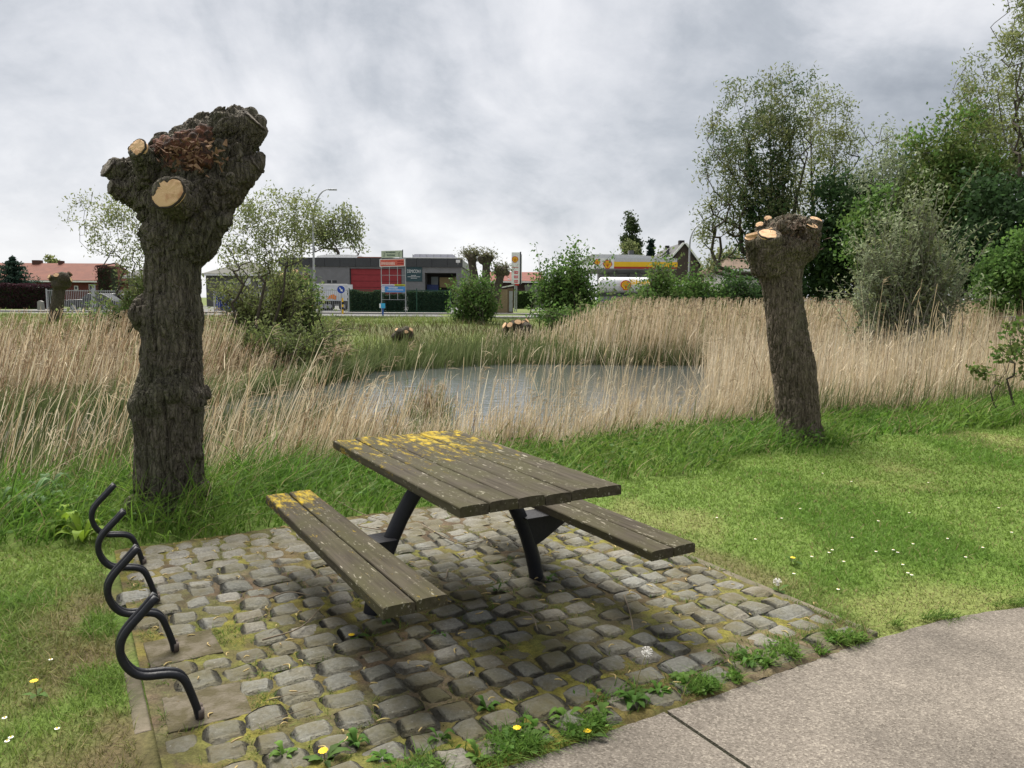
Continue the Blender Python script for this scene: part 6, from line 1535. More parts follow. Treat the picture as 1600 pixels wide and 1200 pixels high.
def build_street():
    lamp(492, 492, 299, 62, 26, 'tall street lamp with a curved arm between the young willow and the warehouse')
    lamp(1075, 470, 349, 70, 24, 'street lamp with a curved arm in front of the dark gabled house')
    hedge('dark clipped hedge behind the green fence, left of the advertising frame', 543, 598, 455, 488, 64, 1.4, [(0.025, 0.05, 0.02), (0.035, 0.06, 0.022), (0.05, 0.07, 0.03)], 1, 5000)
    hedge('dark rounded hedge right of the advertising frame', 634, 702, 455, 488, 64.5, 1.6, [(0.02, 0.045, 0.02), (0.03, 0.055, 0.022)], 2, 6500)
    hedge('low dark hedge seen through the advertising frame', 599, 633, 460, 488, 65, 1.0, [(0.02, 0.04, 0.02), (0.03, 0.05, 0.022)], 3, 2500)
    hedge('bright green clipped hedge behind the price pylon', 803, 836, 456, 474, 92, 1.2, [(0.06, 0.11, 0.03), (0.05, 0.09, 0.025)], 4, 3500)
    hedge('dark purple copper hedge in front of the red-roofed house', -10, 76, 445, 481, 72, 1.5, [(0.045, 0.018, 0.026), (0.06, 0.024, 0.03), (0.03, 0.014, 0.02)], 5, 7000)
    hedge('reddish copper shrub at the right end of the red-roofed house', 150, 176, 415, 470, 80, 2.0, [(0.06, 0.025, 0.025), (0.075, 0.035, 0.03)], 6, 2600)
    railing('grey metal railings and gate behind the small pollard at the left', 74, 215, 453, 490, 60, 0.14, M_STEEL, 3.5)
    railing('pale railings in front of the blue container, right of the thick pollard', 335, 480, 456, 489, 60, 0.14, M_STEEL, 3.5)
    railing('grey railings in front of the white trailer', 498, 545, 452, 488, 60.5, 0.16, M_STEEL, 2.3)
    railing('dark green wire fence before the hedges by the warehouse', 546, 704, 452, 487, 61.5, 0.10, mat('green_fence', (0.02, 0.07, 0.045), 0.6), 2.5, 'wire_fence', 0.006)
    # gate post
    t = thing('gate_post', 'thick grey gate post in the railings at the left', 'post', origin(148, 59.5)); rect('post', M_STEEL, t, -0.09, 0.09, -0.09, 0.09, -0.1, 2.1); rect('cap', M_DARKM, t, -0.11, 0.11, -0.11, 0.11, 2.1, 2.16)
    car('black_car', 'black car parked behind the grey railings at the left', 140, 63, 4.2, (0.02, 0.02, 0.022))
    car('grey_car', 'dark grey car parked behind the railings, nearer the thick pollard', 185, 66, 4.3, (0.06, 0.065, 0.07), flip=-1)
    f = Facade(352, 66); k = 66 / CF; t = thing('blue_container', 'blue container behind the pale railings, right of the thick pollard', 'container', f.o); M_BLUE = mat('container_blue', (0.02, 0.05, 0.30), 0.5, (0.015, 0.04, 0.24), 2)
    rect('body', M_BLUE, t, f.X(338), f.X(362), 0, 1.6, 0.05, f.Z(462, 352)); rect('lid', MATS['container_blue'], t, f.X(337), f.X(363), -0.05, 1.65, f.Z(462, 352), f.Z(462, 352) + 0.1)
    for q in range(7): rect('rib', MATS['container_blue'], t, f.X(340 + q * 3.4), f.X(341 + q * 3.4), -0.05, 0, 0.1, f.Z(462.5, 352))
    f = Facade(480, 64); t = thing('red_skip', 'small orange-red skip beside the foot of the street lamp', 'skip', f.o); mb = MB(); mb.prism([(f.X(470), 0.15), (f.X(486), 0.15), (f.X(489), f.Z(474, 480)), (f.X(467), f.Z(474, 480))], 0, 1.4); mb.build('bin', mat('skip_red', (0.40, 0.07, 0.04), 0.6), t); rect('skid', M_BLACK, t, f.X(470), f.X(486), 0.1, 1.3, 0.0, 0.14); rect('rim_bar', MATS['skip_red'], t, f.X(466.5), f.X(489.5), -0.04, 0, f.Z(474.5, 480), f.Z(473, 480))
    # trailer
    f = Facade(520, 72); X = f.X; Z = lambda y: f.Z(y, 520); t = thing('box_trailer', 'white box trailer with an orange flash behind the railings left of the warehouse door', 'trailer', f.o)
    rect('box', mat('trailer_white', (0.62, 0.64, 0.66), 0.5, (0.5, 0.52, 0.54), 1), t, X(494), X(543), 0, 2.5, Z(470), Z(444)); rect('top_rail', M_WHITE, t, X(493.5), X(543.5), -0.04, 0.0, Z(446), Z(443.5)); rect('chassis', M_BLACK, t, X(495), X(541), 0.2, 2.3, Z(475), Z(470.1))
    mb = MB(); mb.prism([(X(511), Z(468)), (X(515), Z(462)), (X(521), Z(459.5)), (X(526), Z(462.5)), (X(525), Z(468.5)), (X(518), Z(466.5))][::-1], -0.03, 0.0); mb.build('orange_flash', mat('orange_print', (0.75, 0.24, 0.04), 0.5), t)
    for wx in (503, 509, 515, 536):
        mb = MB(); mb.tube([(X(wx), 0.05, 0.42), (X(wx), 0.35, 0.42)], 0.42, 14); w = mb.build('wheel', M_BLACK, t, True); mb = MB(); mb.tube([(X(wx), 0.03, 0.42), (X(wx), 0.05, 0.42)], 0.22, 10); mb.build('rim', M_STEEL, w)
    # mandatory direction sign
    f = Facade(533.5, 57.2, RZ + 0.1); k = 57.2 / CF; t = thing('direction_sign', 'round blue traffic sign with a white arrow pointing down to the right', 'traffic sign', f.o); zc = f.Z(452.5, 533); rr = 6.3 * k
    mb = MB(); mb.tube([(0, -0.02, zc), (0, 0.02, zc)], rr, 24); b = mb.build('disc', M_WHITE, t); mb = MB(); mb.tube([(0, -0.03, zc), (0, -0.02, zc)], rr * 0.95, 24); mb.build('blue_face', mat('sign_blue', (0.015, 0.06, 0.35), 0.4), b)
    mb = MB(); c_, s_ = math.cos(R(-52)), math.sin(R(-52)); ar = [(-0.6, -0.12), (0.1, -0.12), (0.1, -0.36), (0.66, 0), (0.1, 0.36), (0.1, 0.12), (-0.6, 0.12)]; mb.prism([((a * c_ - b_ * s_) * rr, (a * s_ + b_ * c_) * rr + zc) for a, b_ in ar], -0.04, -0.03); mb.build('arrow', M_WHITE, b)
    rect('post', M_STEEL, t, -0.035, 0.035, 0.02, 0.09, -0.1, zc + rr); 
    t = thing('bollard', 'yellow and dark marker post under the round blue sign', 'bollard', origin(535.5, 57, RZ + 0.1)); rect('post', M_YEL, t, -0.05, 0.05, -0.05, 0.05, -0.1, 1.1); [rect('band', M_BLACK, t, -0.055, 0.055, -0.055, 0.055, z_, z_ + 0.18) for z_ in (0.25, 0.62)]
    # advertising frame
    f = Facade(615.5, 58.4, RZ + 0.1); X = f.X; Z = lambda y: f.Z(y, 615); t = thing('advertising_frame', 'tall steel frame with a red panel and a blue panel beside the road', 'sign frame', f.o); k = 58.4 / CF
    rect('post', M_STEEL, t, X(596.0), X(596.9), -0.05, 0.05, -0.1, Z(404)); rect('post', M_STEEL, t, X(633.6), X(634.6), -0.05, 0.05, -0.1, Z(404))
    for y in (430.5, 457.5, 468.5): rect('rail', M_STEEL, t, X(596.9), X(633.6), -0.03, 0.03, Z(y), Z(y - 0.6))
    for x in (608.7, 621.3):
        rect('bar', M_STEEL, t, X(x), X(x + 0.7), -0.02, 0.02, Z(444.5), Z(417)); rect('bar', M_STEEL, t, X(x), X(x + 0.7), -0.02, 0.02, Z(468), Z(457.5))
    def panel(nm, x0, x1, y0, y1, m, tilt=0):
        mb = MB(); mb.prism([(X(x0), Z(y1 + tilt)), (X(x1), Z(y1 - tilt)), (X(x1), Z(y0 - tilt)), (X(x0), Z(y0 + tilt))], -0.10, -0.05); return mb.build(nm, m, t)
    def marks(p, rows, m, seed):
        r = np.random.default_rng(seed); mb = MB()
        for x0, x1, y, hh in rows:
            x = x0
            while x < x1:
                w = r.uniform(0.7, 1.3); mb.box(((X(x) + X(x + w)) / 2, -0.105, Z(y)), ((w) * k, 0.008, hh * k * r.uniform(0.7, 1))); x += w + 0.45
        mb.build('lettering', m, p)
    p = panel('red_panel', 594.3, 633.5, 405, 417, M_WHITE, 0.7); q = panel('red_face', 595.5, 632.3, 406, 416, mat('salmon_red', (0.62, 0.13, 0.09), 0.6), 0.7); q.parent = p; q.location = (0, -0.012, 0)
    marks(q, ((597, 618, 412.2, 4.6),), mat('pale_letters', (0.80, 0.55, 0.48), 0.6), 1); marks(q, ((622, 631, 408.8, 2.2), (622, 631, 412.3, 2.2)), mat('dark_red_letters', (0.30, 0.02, 0.02), 0.6), 2)
    p = panel('blue_panel', 597, 633.4, 447.5, 456.5, mat('bright_blue', (0.08, 0.27, 0.62), 0.6)); marks(p, ((608, 622, 449.8, 2.0), (606, 630, 453, 1.5)), M_WHITE, 3)
    w = panel('white_strip', 597, 617, 444.3, 447.3, M_WHITE); y_ = panel('yellow_strip', 617, 633.4, 444.3, 447.3, mat('lime_yellow', (0.62, 0.62, 0.05), 0.6)); marks(w, ((598, 616, 446, 1.4),), mat('violet_letters', (0.12, 0.08, 0.4), 0.6), 4); marks(y_, ((618.5, 632, 446, 1.4),), mat('dark_letters', (0.1, 0.1, 0.05), 0.6), 5)
    g_ = panel('white_panel', 597, 602, 448, 456, M_WHITE); g_.location = (0, -0.012, 0); marks(g_, ((598, 601.5, 450, 1.2), (598, 601.5, 453.5, 1.2)), mat('violet_letters', (0.12, 0.08, 0.4), 0.6), 6)
    s = thing('banner_board', 'pale green board with dark lettering on top of the advertising frame', 'sign', f.o + np.array([0, -0.0, Z(404.2)])); z0 = Z(404.2)
    def P2(x0, x1, y0, y1, m, yy, nm, par): mb = MB(); mb.prism([(X(x0), Z(y1) - z0 + 0.02), (X(x1), Z(y1 - 1.2) - z0 + 0.02), (X(x1), Z(y0 - 1.2) - z0), (X(x0), Z(y0) - z0)], yy - 0.03, yy); return mb.build(nm, m, par)
    bd = P2(597, 629.5, 393, 404, mat('pale_green_board', (0.47, 0.53, 0.40), 0.7), -0.02, 'board', s); rect('edge_post', M_DARKM, s, X(629.6), X(630.6), -0.06, 0.06, -0.05, Z(390.5) - z0)
    r = np.random.default_rng(4); mb = MB()
    for x0, x1, y, hh in ((604, 619, 395.3, 2.2), (606, 617.5, 399.9, 2.4)):
        x = x0
        while x < x1: w_ = r.uniform(0.7, 1.2); mb.box(((X(x) + X(x + w_)) / 2, -0.055, Z(y - 0.5) - z0), (w_ * k, 0.008, hh * k * r.uniform(0.75, 1))); x += w_ + 0.45
    mb.build('lettering', mat('dark_green_letters', (0.08, 0.12, 0.10), 0.6), bd)
    mb = MB()
    for x, sg in ((600.5, 1), (625.5, -1)): mb.tube([(X(x) + sg * 1.2 * k * math.sin(a), -0.056, Z(398) - z0 + 3.6 * k * math.cos(a)) for a in np.linspace(0.3, 2.8, 8)], 0.018, 5)
    mb.build('emblem', MATS['dark_green_letters'], bd)
    f = Facade(598, 51, RZ - 0.05); k = 51 / CF; t = thing('small_road_sign', 'small blue sign plate on a blue post by the roadside below the advertising frame', 'sign', f.o)
    rect('post', mat('post_blue', (0.02, 0.09, 0.33), 0.5), t, -0.05, 0.05, 0, 0.08, -0.2, f.Z(474, 598)); rect('plate', mat('cyan_plate', (0.05, 0.42, 0.72), 0.5), t, f.X(593.5), f.X(602), -0.05, -0.01, f.Z(481.5, 598), f.Z(474, 598)); rect('white_field', M_WHITE, t, f.X(593), f.X(595.4), -0.055, -0.05, f.Z(481, 598), f.Z(474.5, 598))
    # low posts and stones by the verge at the left
    t = thing('stone_bollard', 'small pale stone bollard on the verge in front of the purple hedge', 'bollard', origin(64, 62)); mb = MB(); mb.prism([(-0.25, -0.1), (0.25, -0.1), (0.2, 0.75), (0, 0.85), (-0.2, 0.75)][::-1], -0.15, 0.15); mb.build('stone', M_CONC, t, bevel=0.03); rect('base', M_CONC, t, -0.32, 0.32, -0.22, 0.22, -0.15, 0.06)


build_road()
build_warehouse()
build_houses()
build_station()
build_street()


big_pollard()
right_pollard()
plain_pollard(84, 515, 33, 0.05, 2.45, 0.26, 0.16, 31, 'small pollarded willow with pale cut stubs on the far bank before the grey railings', 1.6, 7)
plain_pollard(634, 560, 29, -0.75, 1.05, 0.22, -0.05, 32, 'short freshly cut willow stump on the far bank, left of the other low stump', 1.5, 8)
plain_pollard(803, 560, 31, -0.75, 1.20, 0.30, 0.05, 33, 'short wide willow stump with reddish cuts on the far bank behind the pond', 1.6, 9)
plain_pollard(1704, 640, 9.0, 0.0, 2.95, 0.24, -0.03, 34, 'pollarded willow at the right edge of the photo, only a cut stub showing', 2.6, 7, voxel=0.03)

build_trees()


# ------------------------------------------------------------------ grass, reeds and small plants
def in_view(x, y, margin=0.3, z=0.0):
    px = x; dd = y * CAMF[1] + (z - CH) * CAMF[2]
    h = (x * CAMR[0] + y * CAMR[1] + (z - CH) * CAMR[2]) / np.maximum(dd, 0.05) * CF
    v = -(x * CAMU[0] + y * CAMU[1] + (z - CH) * CAMU[2]) / np.maximum(dd, 0.05) * CF
    return (dd > 0.5) & (np.abs(h) < 800 * (1 + margin)) & (v < 600 * (1 + margin) + 40) & (v > -700)


EDV = np.array([-9, 3.15, 3.45, 3.71, 4.24, 5.2, 7, 9, 12]); EDU = np.array([-2.11, -2.112, -2.10, -2.07, -1.97, -1.70, -1.0, 0.0, 2.2])
def uv(x, y): return x * UD[0] + y * UD[1], x * VD[0] + y * VD[1]
def on_lawn(x, y, pad=0.0):
    u, v = uv(x, y)
    edge = np.interp(v, EDV, EDU)
    sq = (u > U0_ - 0.06 - pad) & (v > V0_ - 0.09 - pad) & (v < V1_ + 0.09 + pad)
    return (u < edge - 0.01 - pad) & ~sq


def tall_mask(x, y):
    s = sdist(x, y); p = np.stack([x, y], -1)
    lim = -1.45 + 0.25 * sstep(0, 4, x) + (fbm(p * 1.2, 301, 3) - 0.5) * 0.7
    return s > lim


def build_grass():
    r = np.random.default_rng(101); bag = Bag()
    # mown lawn
    n = 900000; d = r.uniform(2.0, 13.0, n) ** 1.0; ang = r.uniform(-0.85, 0.85, n)
    x, y = d * np.sin(ang), d * np.cos(ang)
    dens = np.clip((3.2 / d) ** 0.35, 0, 1)
    ok = in_view(x, y, 0.25) & on_lawn(x, y) & (r.random(n) < dens)
    x, y, d = x[ok], y[ok], d[ok]
    t = tall_mask(x, y); dry, lush, worn = lawn_mix(x, y)
    keep = ~t & (r.random(len(x)) > worn * 0.9) & (r.random(len(x)) < 0.62 + 0.3 * lush)
    x, y, d, lush, dry, worn = (q[keep] for q in (x, y, d, lush, dry, worn))
    m = len(x); xy = np.stack([x, y], 1)
    h = r.uniform(0.018, 0.045, m) * (1 + 0.55 * lush - 0.35 * dry) * (1 + 0.6 * (x < -0.8)); w = r.uniform(0.0013, 0.0026, m) * np.clip(d / 3.2, 1, 3.2)
    a = r.uniform(0, 2 * np.pi, m); ld = np.stack([np.cos(a), np.sin(a)], 1)
    c = lawn_col(x, y) * r.uniform(0.75, 1.35, (m, 1)); straw = r.random(m) < (0.05 + 0.22 * dry + 0.4 * worn)
    c[straw] = np.array([0.27, 0.235, 0.11]) * r.uniform(0.7, 1.2, (straw.sum(), 1))
    bag.add(*blades(xy, ground_z(x, y) - 0.003, h, w, ld, r.uniform(0.3, 1.5, m), c, 3, r=r))
    print('lawn blades', m)
    o = bag.build('lawn_grass', M_GRASS); tag(o, 'short mown lawn grass with dry patches around the cobbled square', 'grass', kind='stuff')
    # long grass along the bank, round the pollards
    bag = Bag(); n = 190000
    x = r.uniform(-7, 11, n); y = r.uniform(2.5, 14, n)
    s = sdist(x, y)
    ok = in_view(x, y, 0.25, 0.2) & on_lawn(x, y, 0.02) & tall_mask(x, y) & (s < 0.9)
    x, y, s = x[ok], y[ok], s[ok]
    dd = np.hypot(x, y); k = r.random(len(x)) < np.clip(7.5 / dd, 0.3, 1) * (0.35 + 1.0 * fbm(np.stack([x, y], -1) * 2.5, 311, 3)) * np.where(s > 0.1, 0.5, 1)
    x, y, s = x[k], y[k], s[k]; m = len(x)
    f = fbm(np.stack([x, y], -1) * 1.8, 321, 3)
    ramp = sstep(-1.5, -0.9, s)
    left = sstep(0.5, -1.0, x)
    h = r.uniform(0.12, 0.36, m) * (0.5 + 1.0 * f) * (0.5 + 0.55 * ramp) * (1 + 0.45 * left); w = r.uniform(0.0026, 0.006, m) * np.clip(np.hypot(x, y) / 6, 1, 2)
    a = r.normal(0.1, 1.3, m); ld = np.stack([np.cos(a), np.sin(a)], 1)
    k = fbm(np.stack([x, y], -1) * 1.1, 331, 3)[:, None]
    c = (np.array([0.075, 0.185, 0.022]) * (1 - k) + np.array([0.17, 0.25, 0.045]) * k) * r.uniform(0.5, 1.35, (m, 1))
    st = r.random(m) < 0.07; c[st] = np.array([0.30, 0.26, 0.13]) * r.uniform(0.8, 1.2, (st.sum(), 1))
    bag.add(*blades(np.stack([x, y], 1), ground_z(x, y) - 0.005, h, w, ld, r.uniform(0.3, 1.6, m), c, 5, r=r))
    print('long blades', m)
    # broad weeds among it: small leaves
    n2 = 9000; i = r.integers(0, m, n2); cx, cy = x[i], y[i]
    c3 = np.stack([cx + r.normal(0, 0.03, n2), cy + r.normal(0, 0.03, n2), ground_z(cx, cy) + r.uniform(0.03, 0.20, n2)], 1)
    V, F, C = leaf_quads(c3, 0.05, 0.03, np.array([(0.06, 0.13, 0.02), (0.10, 0.17, 0.03)])[r.integers(0, 2, n2)] * r.uniform(0.8, 1.2, (n2, 1)), r, 0.0); bag.add(V, F, C)
    # dead reed litter at the foot of the bank
    o = bag.build('long_grass', M_GRASS); tag(o, 'long lush green grass along the bank round the pollard trunks', 'grass', kind='stuff')
    # grass, moss tufts and tiny leaves in the joints of the cobbles
    bag = Bag(); n = 150000
    u = r.uniform(U0_, U1_, n); v = r.uniform(V0_, V1_ + 0.05, n)
    q = u[:, None] * UD + v[:, None] * VD
    tuft = fbm(q * 5.0, 341, 3); prob = 0.05 + sstep(0.47, 0.62, tuft) * 0.8 + 0.9 * sstep(-2.42, -2.16, u) * sstep(0.44, 0.58, fbm(q * 3, 351, 2)) + 0.5 * sstep(-4.9, -5.1, u)
    S = np.array(STONES)
    inside = np.zeros(n, bool)
    for a0 in range(0, n, 15000):
        uu, vv = u[a0:a0 + 15000, None], v[a0:a0 + 15000, None]
        inside[a0:a0 + 15000] = ((np.abs(uu - S[None, :, 0]) < S[None, :, 2] * 0.47) & (np.abs(vv - S[None, :, 1]) < S[None, :, 3] * 0.47)).any(1)
    for tu, tv in TILES: inside |= (np.abs(u - tu) < 0.14) & (np.abs(v - tv) < 0.14)
    k = ~inside & (r.random(n) < prob); q = q[k]; m = len(q)
    h = r.uniform(0.02, 0.075, m) * (0.6 + 0.9 * sstep(-2.45, -2.15, u[k]) * r.uniform(0.5, 1.2, m)); w = r.uniform(0.0012, 0.0026, m)
    a = r.uniform(0, 2 * np.pi, m)
    f = fbm(q * 2, 361, 2)[:, None]
    c = (np.array([0.075, 0.16, 0.025]) * f + np.array([0.16, 0.175, 0.04]) * (1 - f)) * r.uniform(0.7, 1.3, (m, 1)); st = r.random(m) < 0.12; c[st] = (0.26, 0.21, 0.10)
    bag.add(*blades(q, np.full(m, 0.018), h, w, np.stack([np.cos(a), np.sin(a)], 1), r.uniform(0.4, 1.6, m), c, 3, r=r))
    print('joint blades', m)
    n = 13000; v = r.uniform(V0_ - 0.05, V1_ + 0.1, n); u = -2.11 - np.abs(r.normal(0, 0.085, n)); q = u[:, None] * UD + v[:, None] * VD
    k = sstep(0.50, 0.66, fbm(q * 6.5, 353, 3)) * 0.9 > r.random(n); q = q[k]; m = len(q); a = r.uniform(0, 6.28, m); f = fbm(q * 3, 361, 2)[:, None]
    bag.add(*blades(q, np.full(m, 0.02), r.uniform(0.02, 0.085, m), r.uniform(0.0015, 0.0035, m), np.stack([np.cos(a), np.sin(a)], 1), r.uniform(0.4, 1.7, m), (np.array([0.085, 0.18, 0.028]) * f + np.array([0.15, 0.22, 0.045]) * (1 - f)) * r.uniform(0.6, 1.35, (m, 1)), 4, r=r))
    i = r.integers(0, m, 1500); c3 = np.concatenate([q[i] + r.normal(0, 0.015, (1500, 2)), r.uniform(0.028, 0.055, (1500, 1))], 1)
    V, F, C = leaf_quads(c3, 0.026, 0.017, np.array([(0.09, 0.19, 0.03), (0.13, 0.23, 0.045)])[r.integers(0, 2, 1500)] * r.uniform(0.7, 1.2, (1500, 1)), r, -0.2); bag.add(V, F, C)
    n = 9000; v = np.concatenate([r.uniform(V0_, V1_, n // 3), r.uniform(V1_, 7.5, n - n // 3)]); u = np.interp(v, EDV, EDU) + np.where(v < V1_, r.uniform(-0.05, 0.012, n), r.normal(-0.03, 0.03, n)); q = u[:, None] * UD + v[:, None] * VD
    k = fbm(q * 4, 391, 3) > 0.47; q = q[k]; u, v = u[k], v[k]; m = len(q); a = r.normal(TH, 0.9, m)
    bag.add(*blades(q, np.full(m, 0.012), r.uniform(0.02, 0.075, m), r.uniform(0.0013, 0.003, m), np.stack([np.cos(a), np.sin(a)], 1), r.uniform(0.5, 1.8, m), np.array([0.10, 0.17, 0.03]) * r.uniform(0.5, 1.5, (m, 1)), 4, r=r))
    o = bag.build('joint_grass', M_GRASS); tag(o, 'tufts of grass and moss growing in the joints between the cobbles', 'grass', kind='stuff')
    # rough grass on the far bank and beyond
    bag = Bag(); n = 100000; y = 22 + 45 * r.uniform(0, 1, n) ** 1.6; x = r.uniform(-0.8, 0.8, n) * y
    f = y - far_y(x); ok = (f > 0.3) & (y < 48)
    x, y, f = x[ok], y[ok], f[ok]; m = len(x)
    k = fbm(np.stack([x, y], -1) * 0.45, 371, 4)
    h = r.uniform(0.12, 0.38, m) * (0.5 + k); w = r.uniform(0.008, 0.016, m)
    a = r.uniform(0, 2 * np.pi, m)
    c = np.array([0.06, 0.10, 0.022]) * (1 - k[:, None]) + np.array([0.15, 0.18, 0.045]) * k[:, None]; c = c * r.uniform(0.7, 1.3, (m, 1))
    dk = (sstep(1, 4, f) * (1 - sstep(12, 19, f)) * sstep(0.35, 0.6, fbm(np.stack([x, y], -1) * 0.35, 63, 3))); h = h * (1 + 0.7 * dk * r.random(m)); bw = r.random(m) < 0.55 * dk; c[bw] = np.array([0.15, 0.12, 0.065]) * r.uniform(0.6, 1.2, (bw.sum(), 1)); c = c * (1 - 0.35 * dk[:, None])
    st = r.random(m) < 0.10; c[st] = np.array([0.22, 0.19, 0.10]) * r.uniform(0.7, 1.2, (st.sum(), 1))
    bag.add(*blades(np.stack([x, y], 1), ground_z(x, y) - 0.02, h, w, np.stack([np.cos(a), np.sin(a)], 1), r.uniform(0.2, 1.0, m), c, 3, r=r))
    o = bag.build('bank_grass', M_GRASS); tag(o, 'rough tufted grass on the far bank below the road', 'grass', kind='stuff')


STRAW = np.array([(0.60, 0.51, 0.36), (0.54, 0.44, 0.295), (0.66, 0.575, 0.43), (0.47, 0.37, 0.235)])
def reed_stems(bag, x, y, H, lean, r, wmul=1.0, K=5, leaves=2.0, plume=0.12, green=0.0, zoff=0.0, brown=0.0):
    """dry stems with a few hanging leaves and some plumes; lean is the sideways share towards +x"""
    n = len(x)
    z0 = np.maximum(ground_z(x, y), WATER_Z - 0.25) - 0.02 + zoff
    t = np.linspace(0, 1, K)
    a = r.normal(0, 0.9, n); lx = lean * np.cos(a * 0.5) + r.normal(0, 0.07, n); ly = lean * 0.3 * np.sin(a) + r.normal(0, 0.06, n)
    bent = r.random(n) < 0.07; lx[bent] += r.choice([-0.5, 0.6, 0.8], bent.sum()); 
    P = np.zeros((n, K, 3)); cv = r.uniform(1.0, 1.25, n)[:, None]
    P[..., 0] = x[:, None] + (lx * H)[:, None] * t ** cv; P[..., 1] = y[:, None] + (ly * H)[:, None] * t ** cv
    P[..., 2] = z0[:, None] + (H / np.sqrt(1 + lx ** 2 + ly ** 2))[:, None] * t
    W = (r.uniform(0.0022, 0.0046, n) * wmul)[:, None] * (1.1 - 0.55 * t)
    an = r.uniform(0, np.pi, n); side = np.stack([np.cos(an), np.sin(an) * 0.6, 0 * an], 1); side /= np.linalg.norm(side, axis=1)[:, None]
    base = STRAW[r.integers(0, 4, n)] * r.uniform(0.6, 1.22, (n, 1))
    if brown: 
        bm = r.random(n) < brown; base[bm] = np.array([0.24, 0.165, 0.10]) * r.uniform(0.7, 1.2, (bm.sum(), 1))
    g = r.random(n) < green
    base[g] = np.array([0.10, 0.15, 0.04]) * r.uniform(0.7, 1.3, (g.sum(), 1))
    c = np.repeat(base[:, None], K, 1)
    bag.add(*ribbons(P, W, side, c))
    m = int(n * leaves)
    if m:
        i = r.integers(0, n, m); tt = r.uniform(0.25, 0.97, m)
        q = tt * (K - 1); j = np.minimum(q.astype(int), K - 2); f = (q - j)[:, None]
        p0 = P[i, j] * (1 - f) + P[i, j + 1] * f
        L_ = r.uniform(0.08, 0.26, m); az = r.normal(0.0, 1.2, m)
        s = np.linspace(0, 1, 4)
        Q = np.zeros((m, 4, 3)); Q[..., 0] = p0[:, 0:1] + (np.cos(az) * L_)[:, None] * s * 0.55; Q[..., 1] = p0[:, 1:2] + (np.sin(az) * L_)[:, None] * s * 0.55
        up = np.where(r.random(m) < 0.25, r.uniform(-0.8, 0.2, m), r.uniform(0.6, 1.3, m)); Q[..., 2] = p0[:, 2:3] + L_[:, None] * (up[:, None] * s - 0.35 * s ** 2)
        w = (r.uniform(0.002, 0.0045, m) * wmul)[:, None] * np.array([0.7, 1.0, 0.75, 0.08])
        sd = np.stack([-np.sin(az), np.cos(az), r.normal(0, 0.5, m)], 1); sd /= np.linalg.norm(sd, axis=1)[:, None]
        cc = base[i] * r.uniform(0.8, 1.15, (m, 1))
        bag.add(*ribbons(Q, w, sd, np.repeat(cc[:, None], 4, 1)))
    pl = np.where((r.random(n) < plume) & (H > np.median(H)))[0]
    if len(pl):
        k = 9; i = np.repeat(pl, k); m = len(i)
        tip = P[i, -1] - np.array([0, 0, 1]) * r.uniform(0, 0.10, m)[:, None]
        s = np.linspace(0, 1, 3); L_ = r.uniform(0.06, 0.13, m)
        Q = tip[:, None] + np.stack([(0.55 + r.normal(0, 0.3, m)) * L_, r.normal(0, 0.25, m) * L_, r.uniform(0.1, 0.9, m) * L_], 1)[:, None] * s[None, :, None]
        Q[..., 2] -= 0.03 * s ** 2
        w = (np.full(m, 0.004) * wmul)[:, None] * np.array([0.7, 1, 0.2])
        sd = r.normal(0, 1, (m, 3)); sd /= np.linalg.norm(sd, axis=1)[:, None]
        bag.add(*ribbons(Q, w, sd, np.repeat((np.array([0.30, 0.24, 0.16]) * r.uniform(0.8, 1.3, (m, 1)))[:, None], 3, 1)))


def young_reeds(bag, x, y, H, r, wmul=1.0, lean=0.2, tone=1.0):
    n = len(x); z0 = np.maximum(ground_z(x, y), WATER_Z - 0.1)
    a = r.normal(0, 0.8, n); k = r.random((n, 1))
    c = (np.array([0.085, 0.125, 0.04]) * (1 - k) + np.array([0.17, 0.19, 0.085]) * k) * r.uniform(0.8, 1.2, (n, 1)) * tone
    bag.add(*blades(np.stack([x, y], 1), z0, H, r.uniform(0.004, 0.009, n) * wmul, np.stack([np.cos(a), np.sin(a)], 1), np.abs(r.normal(lean, 0.25, n)), c, 5, r=r))


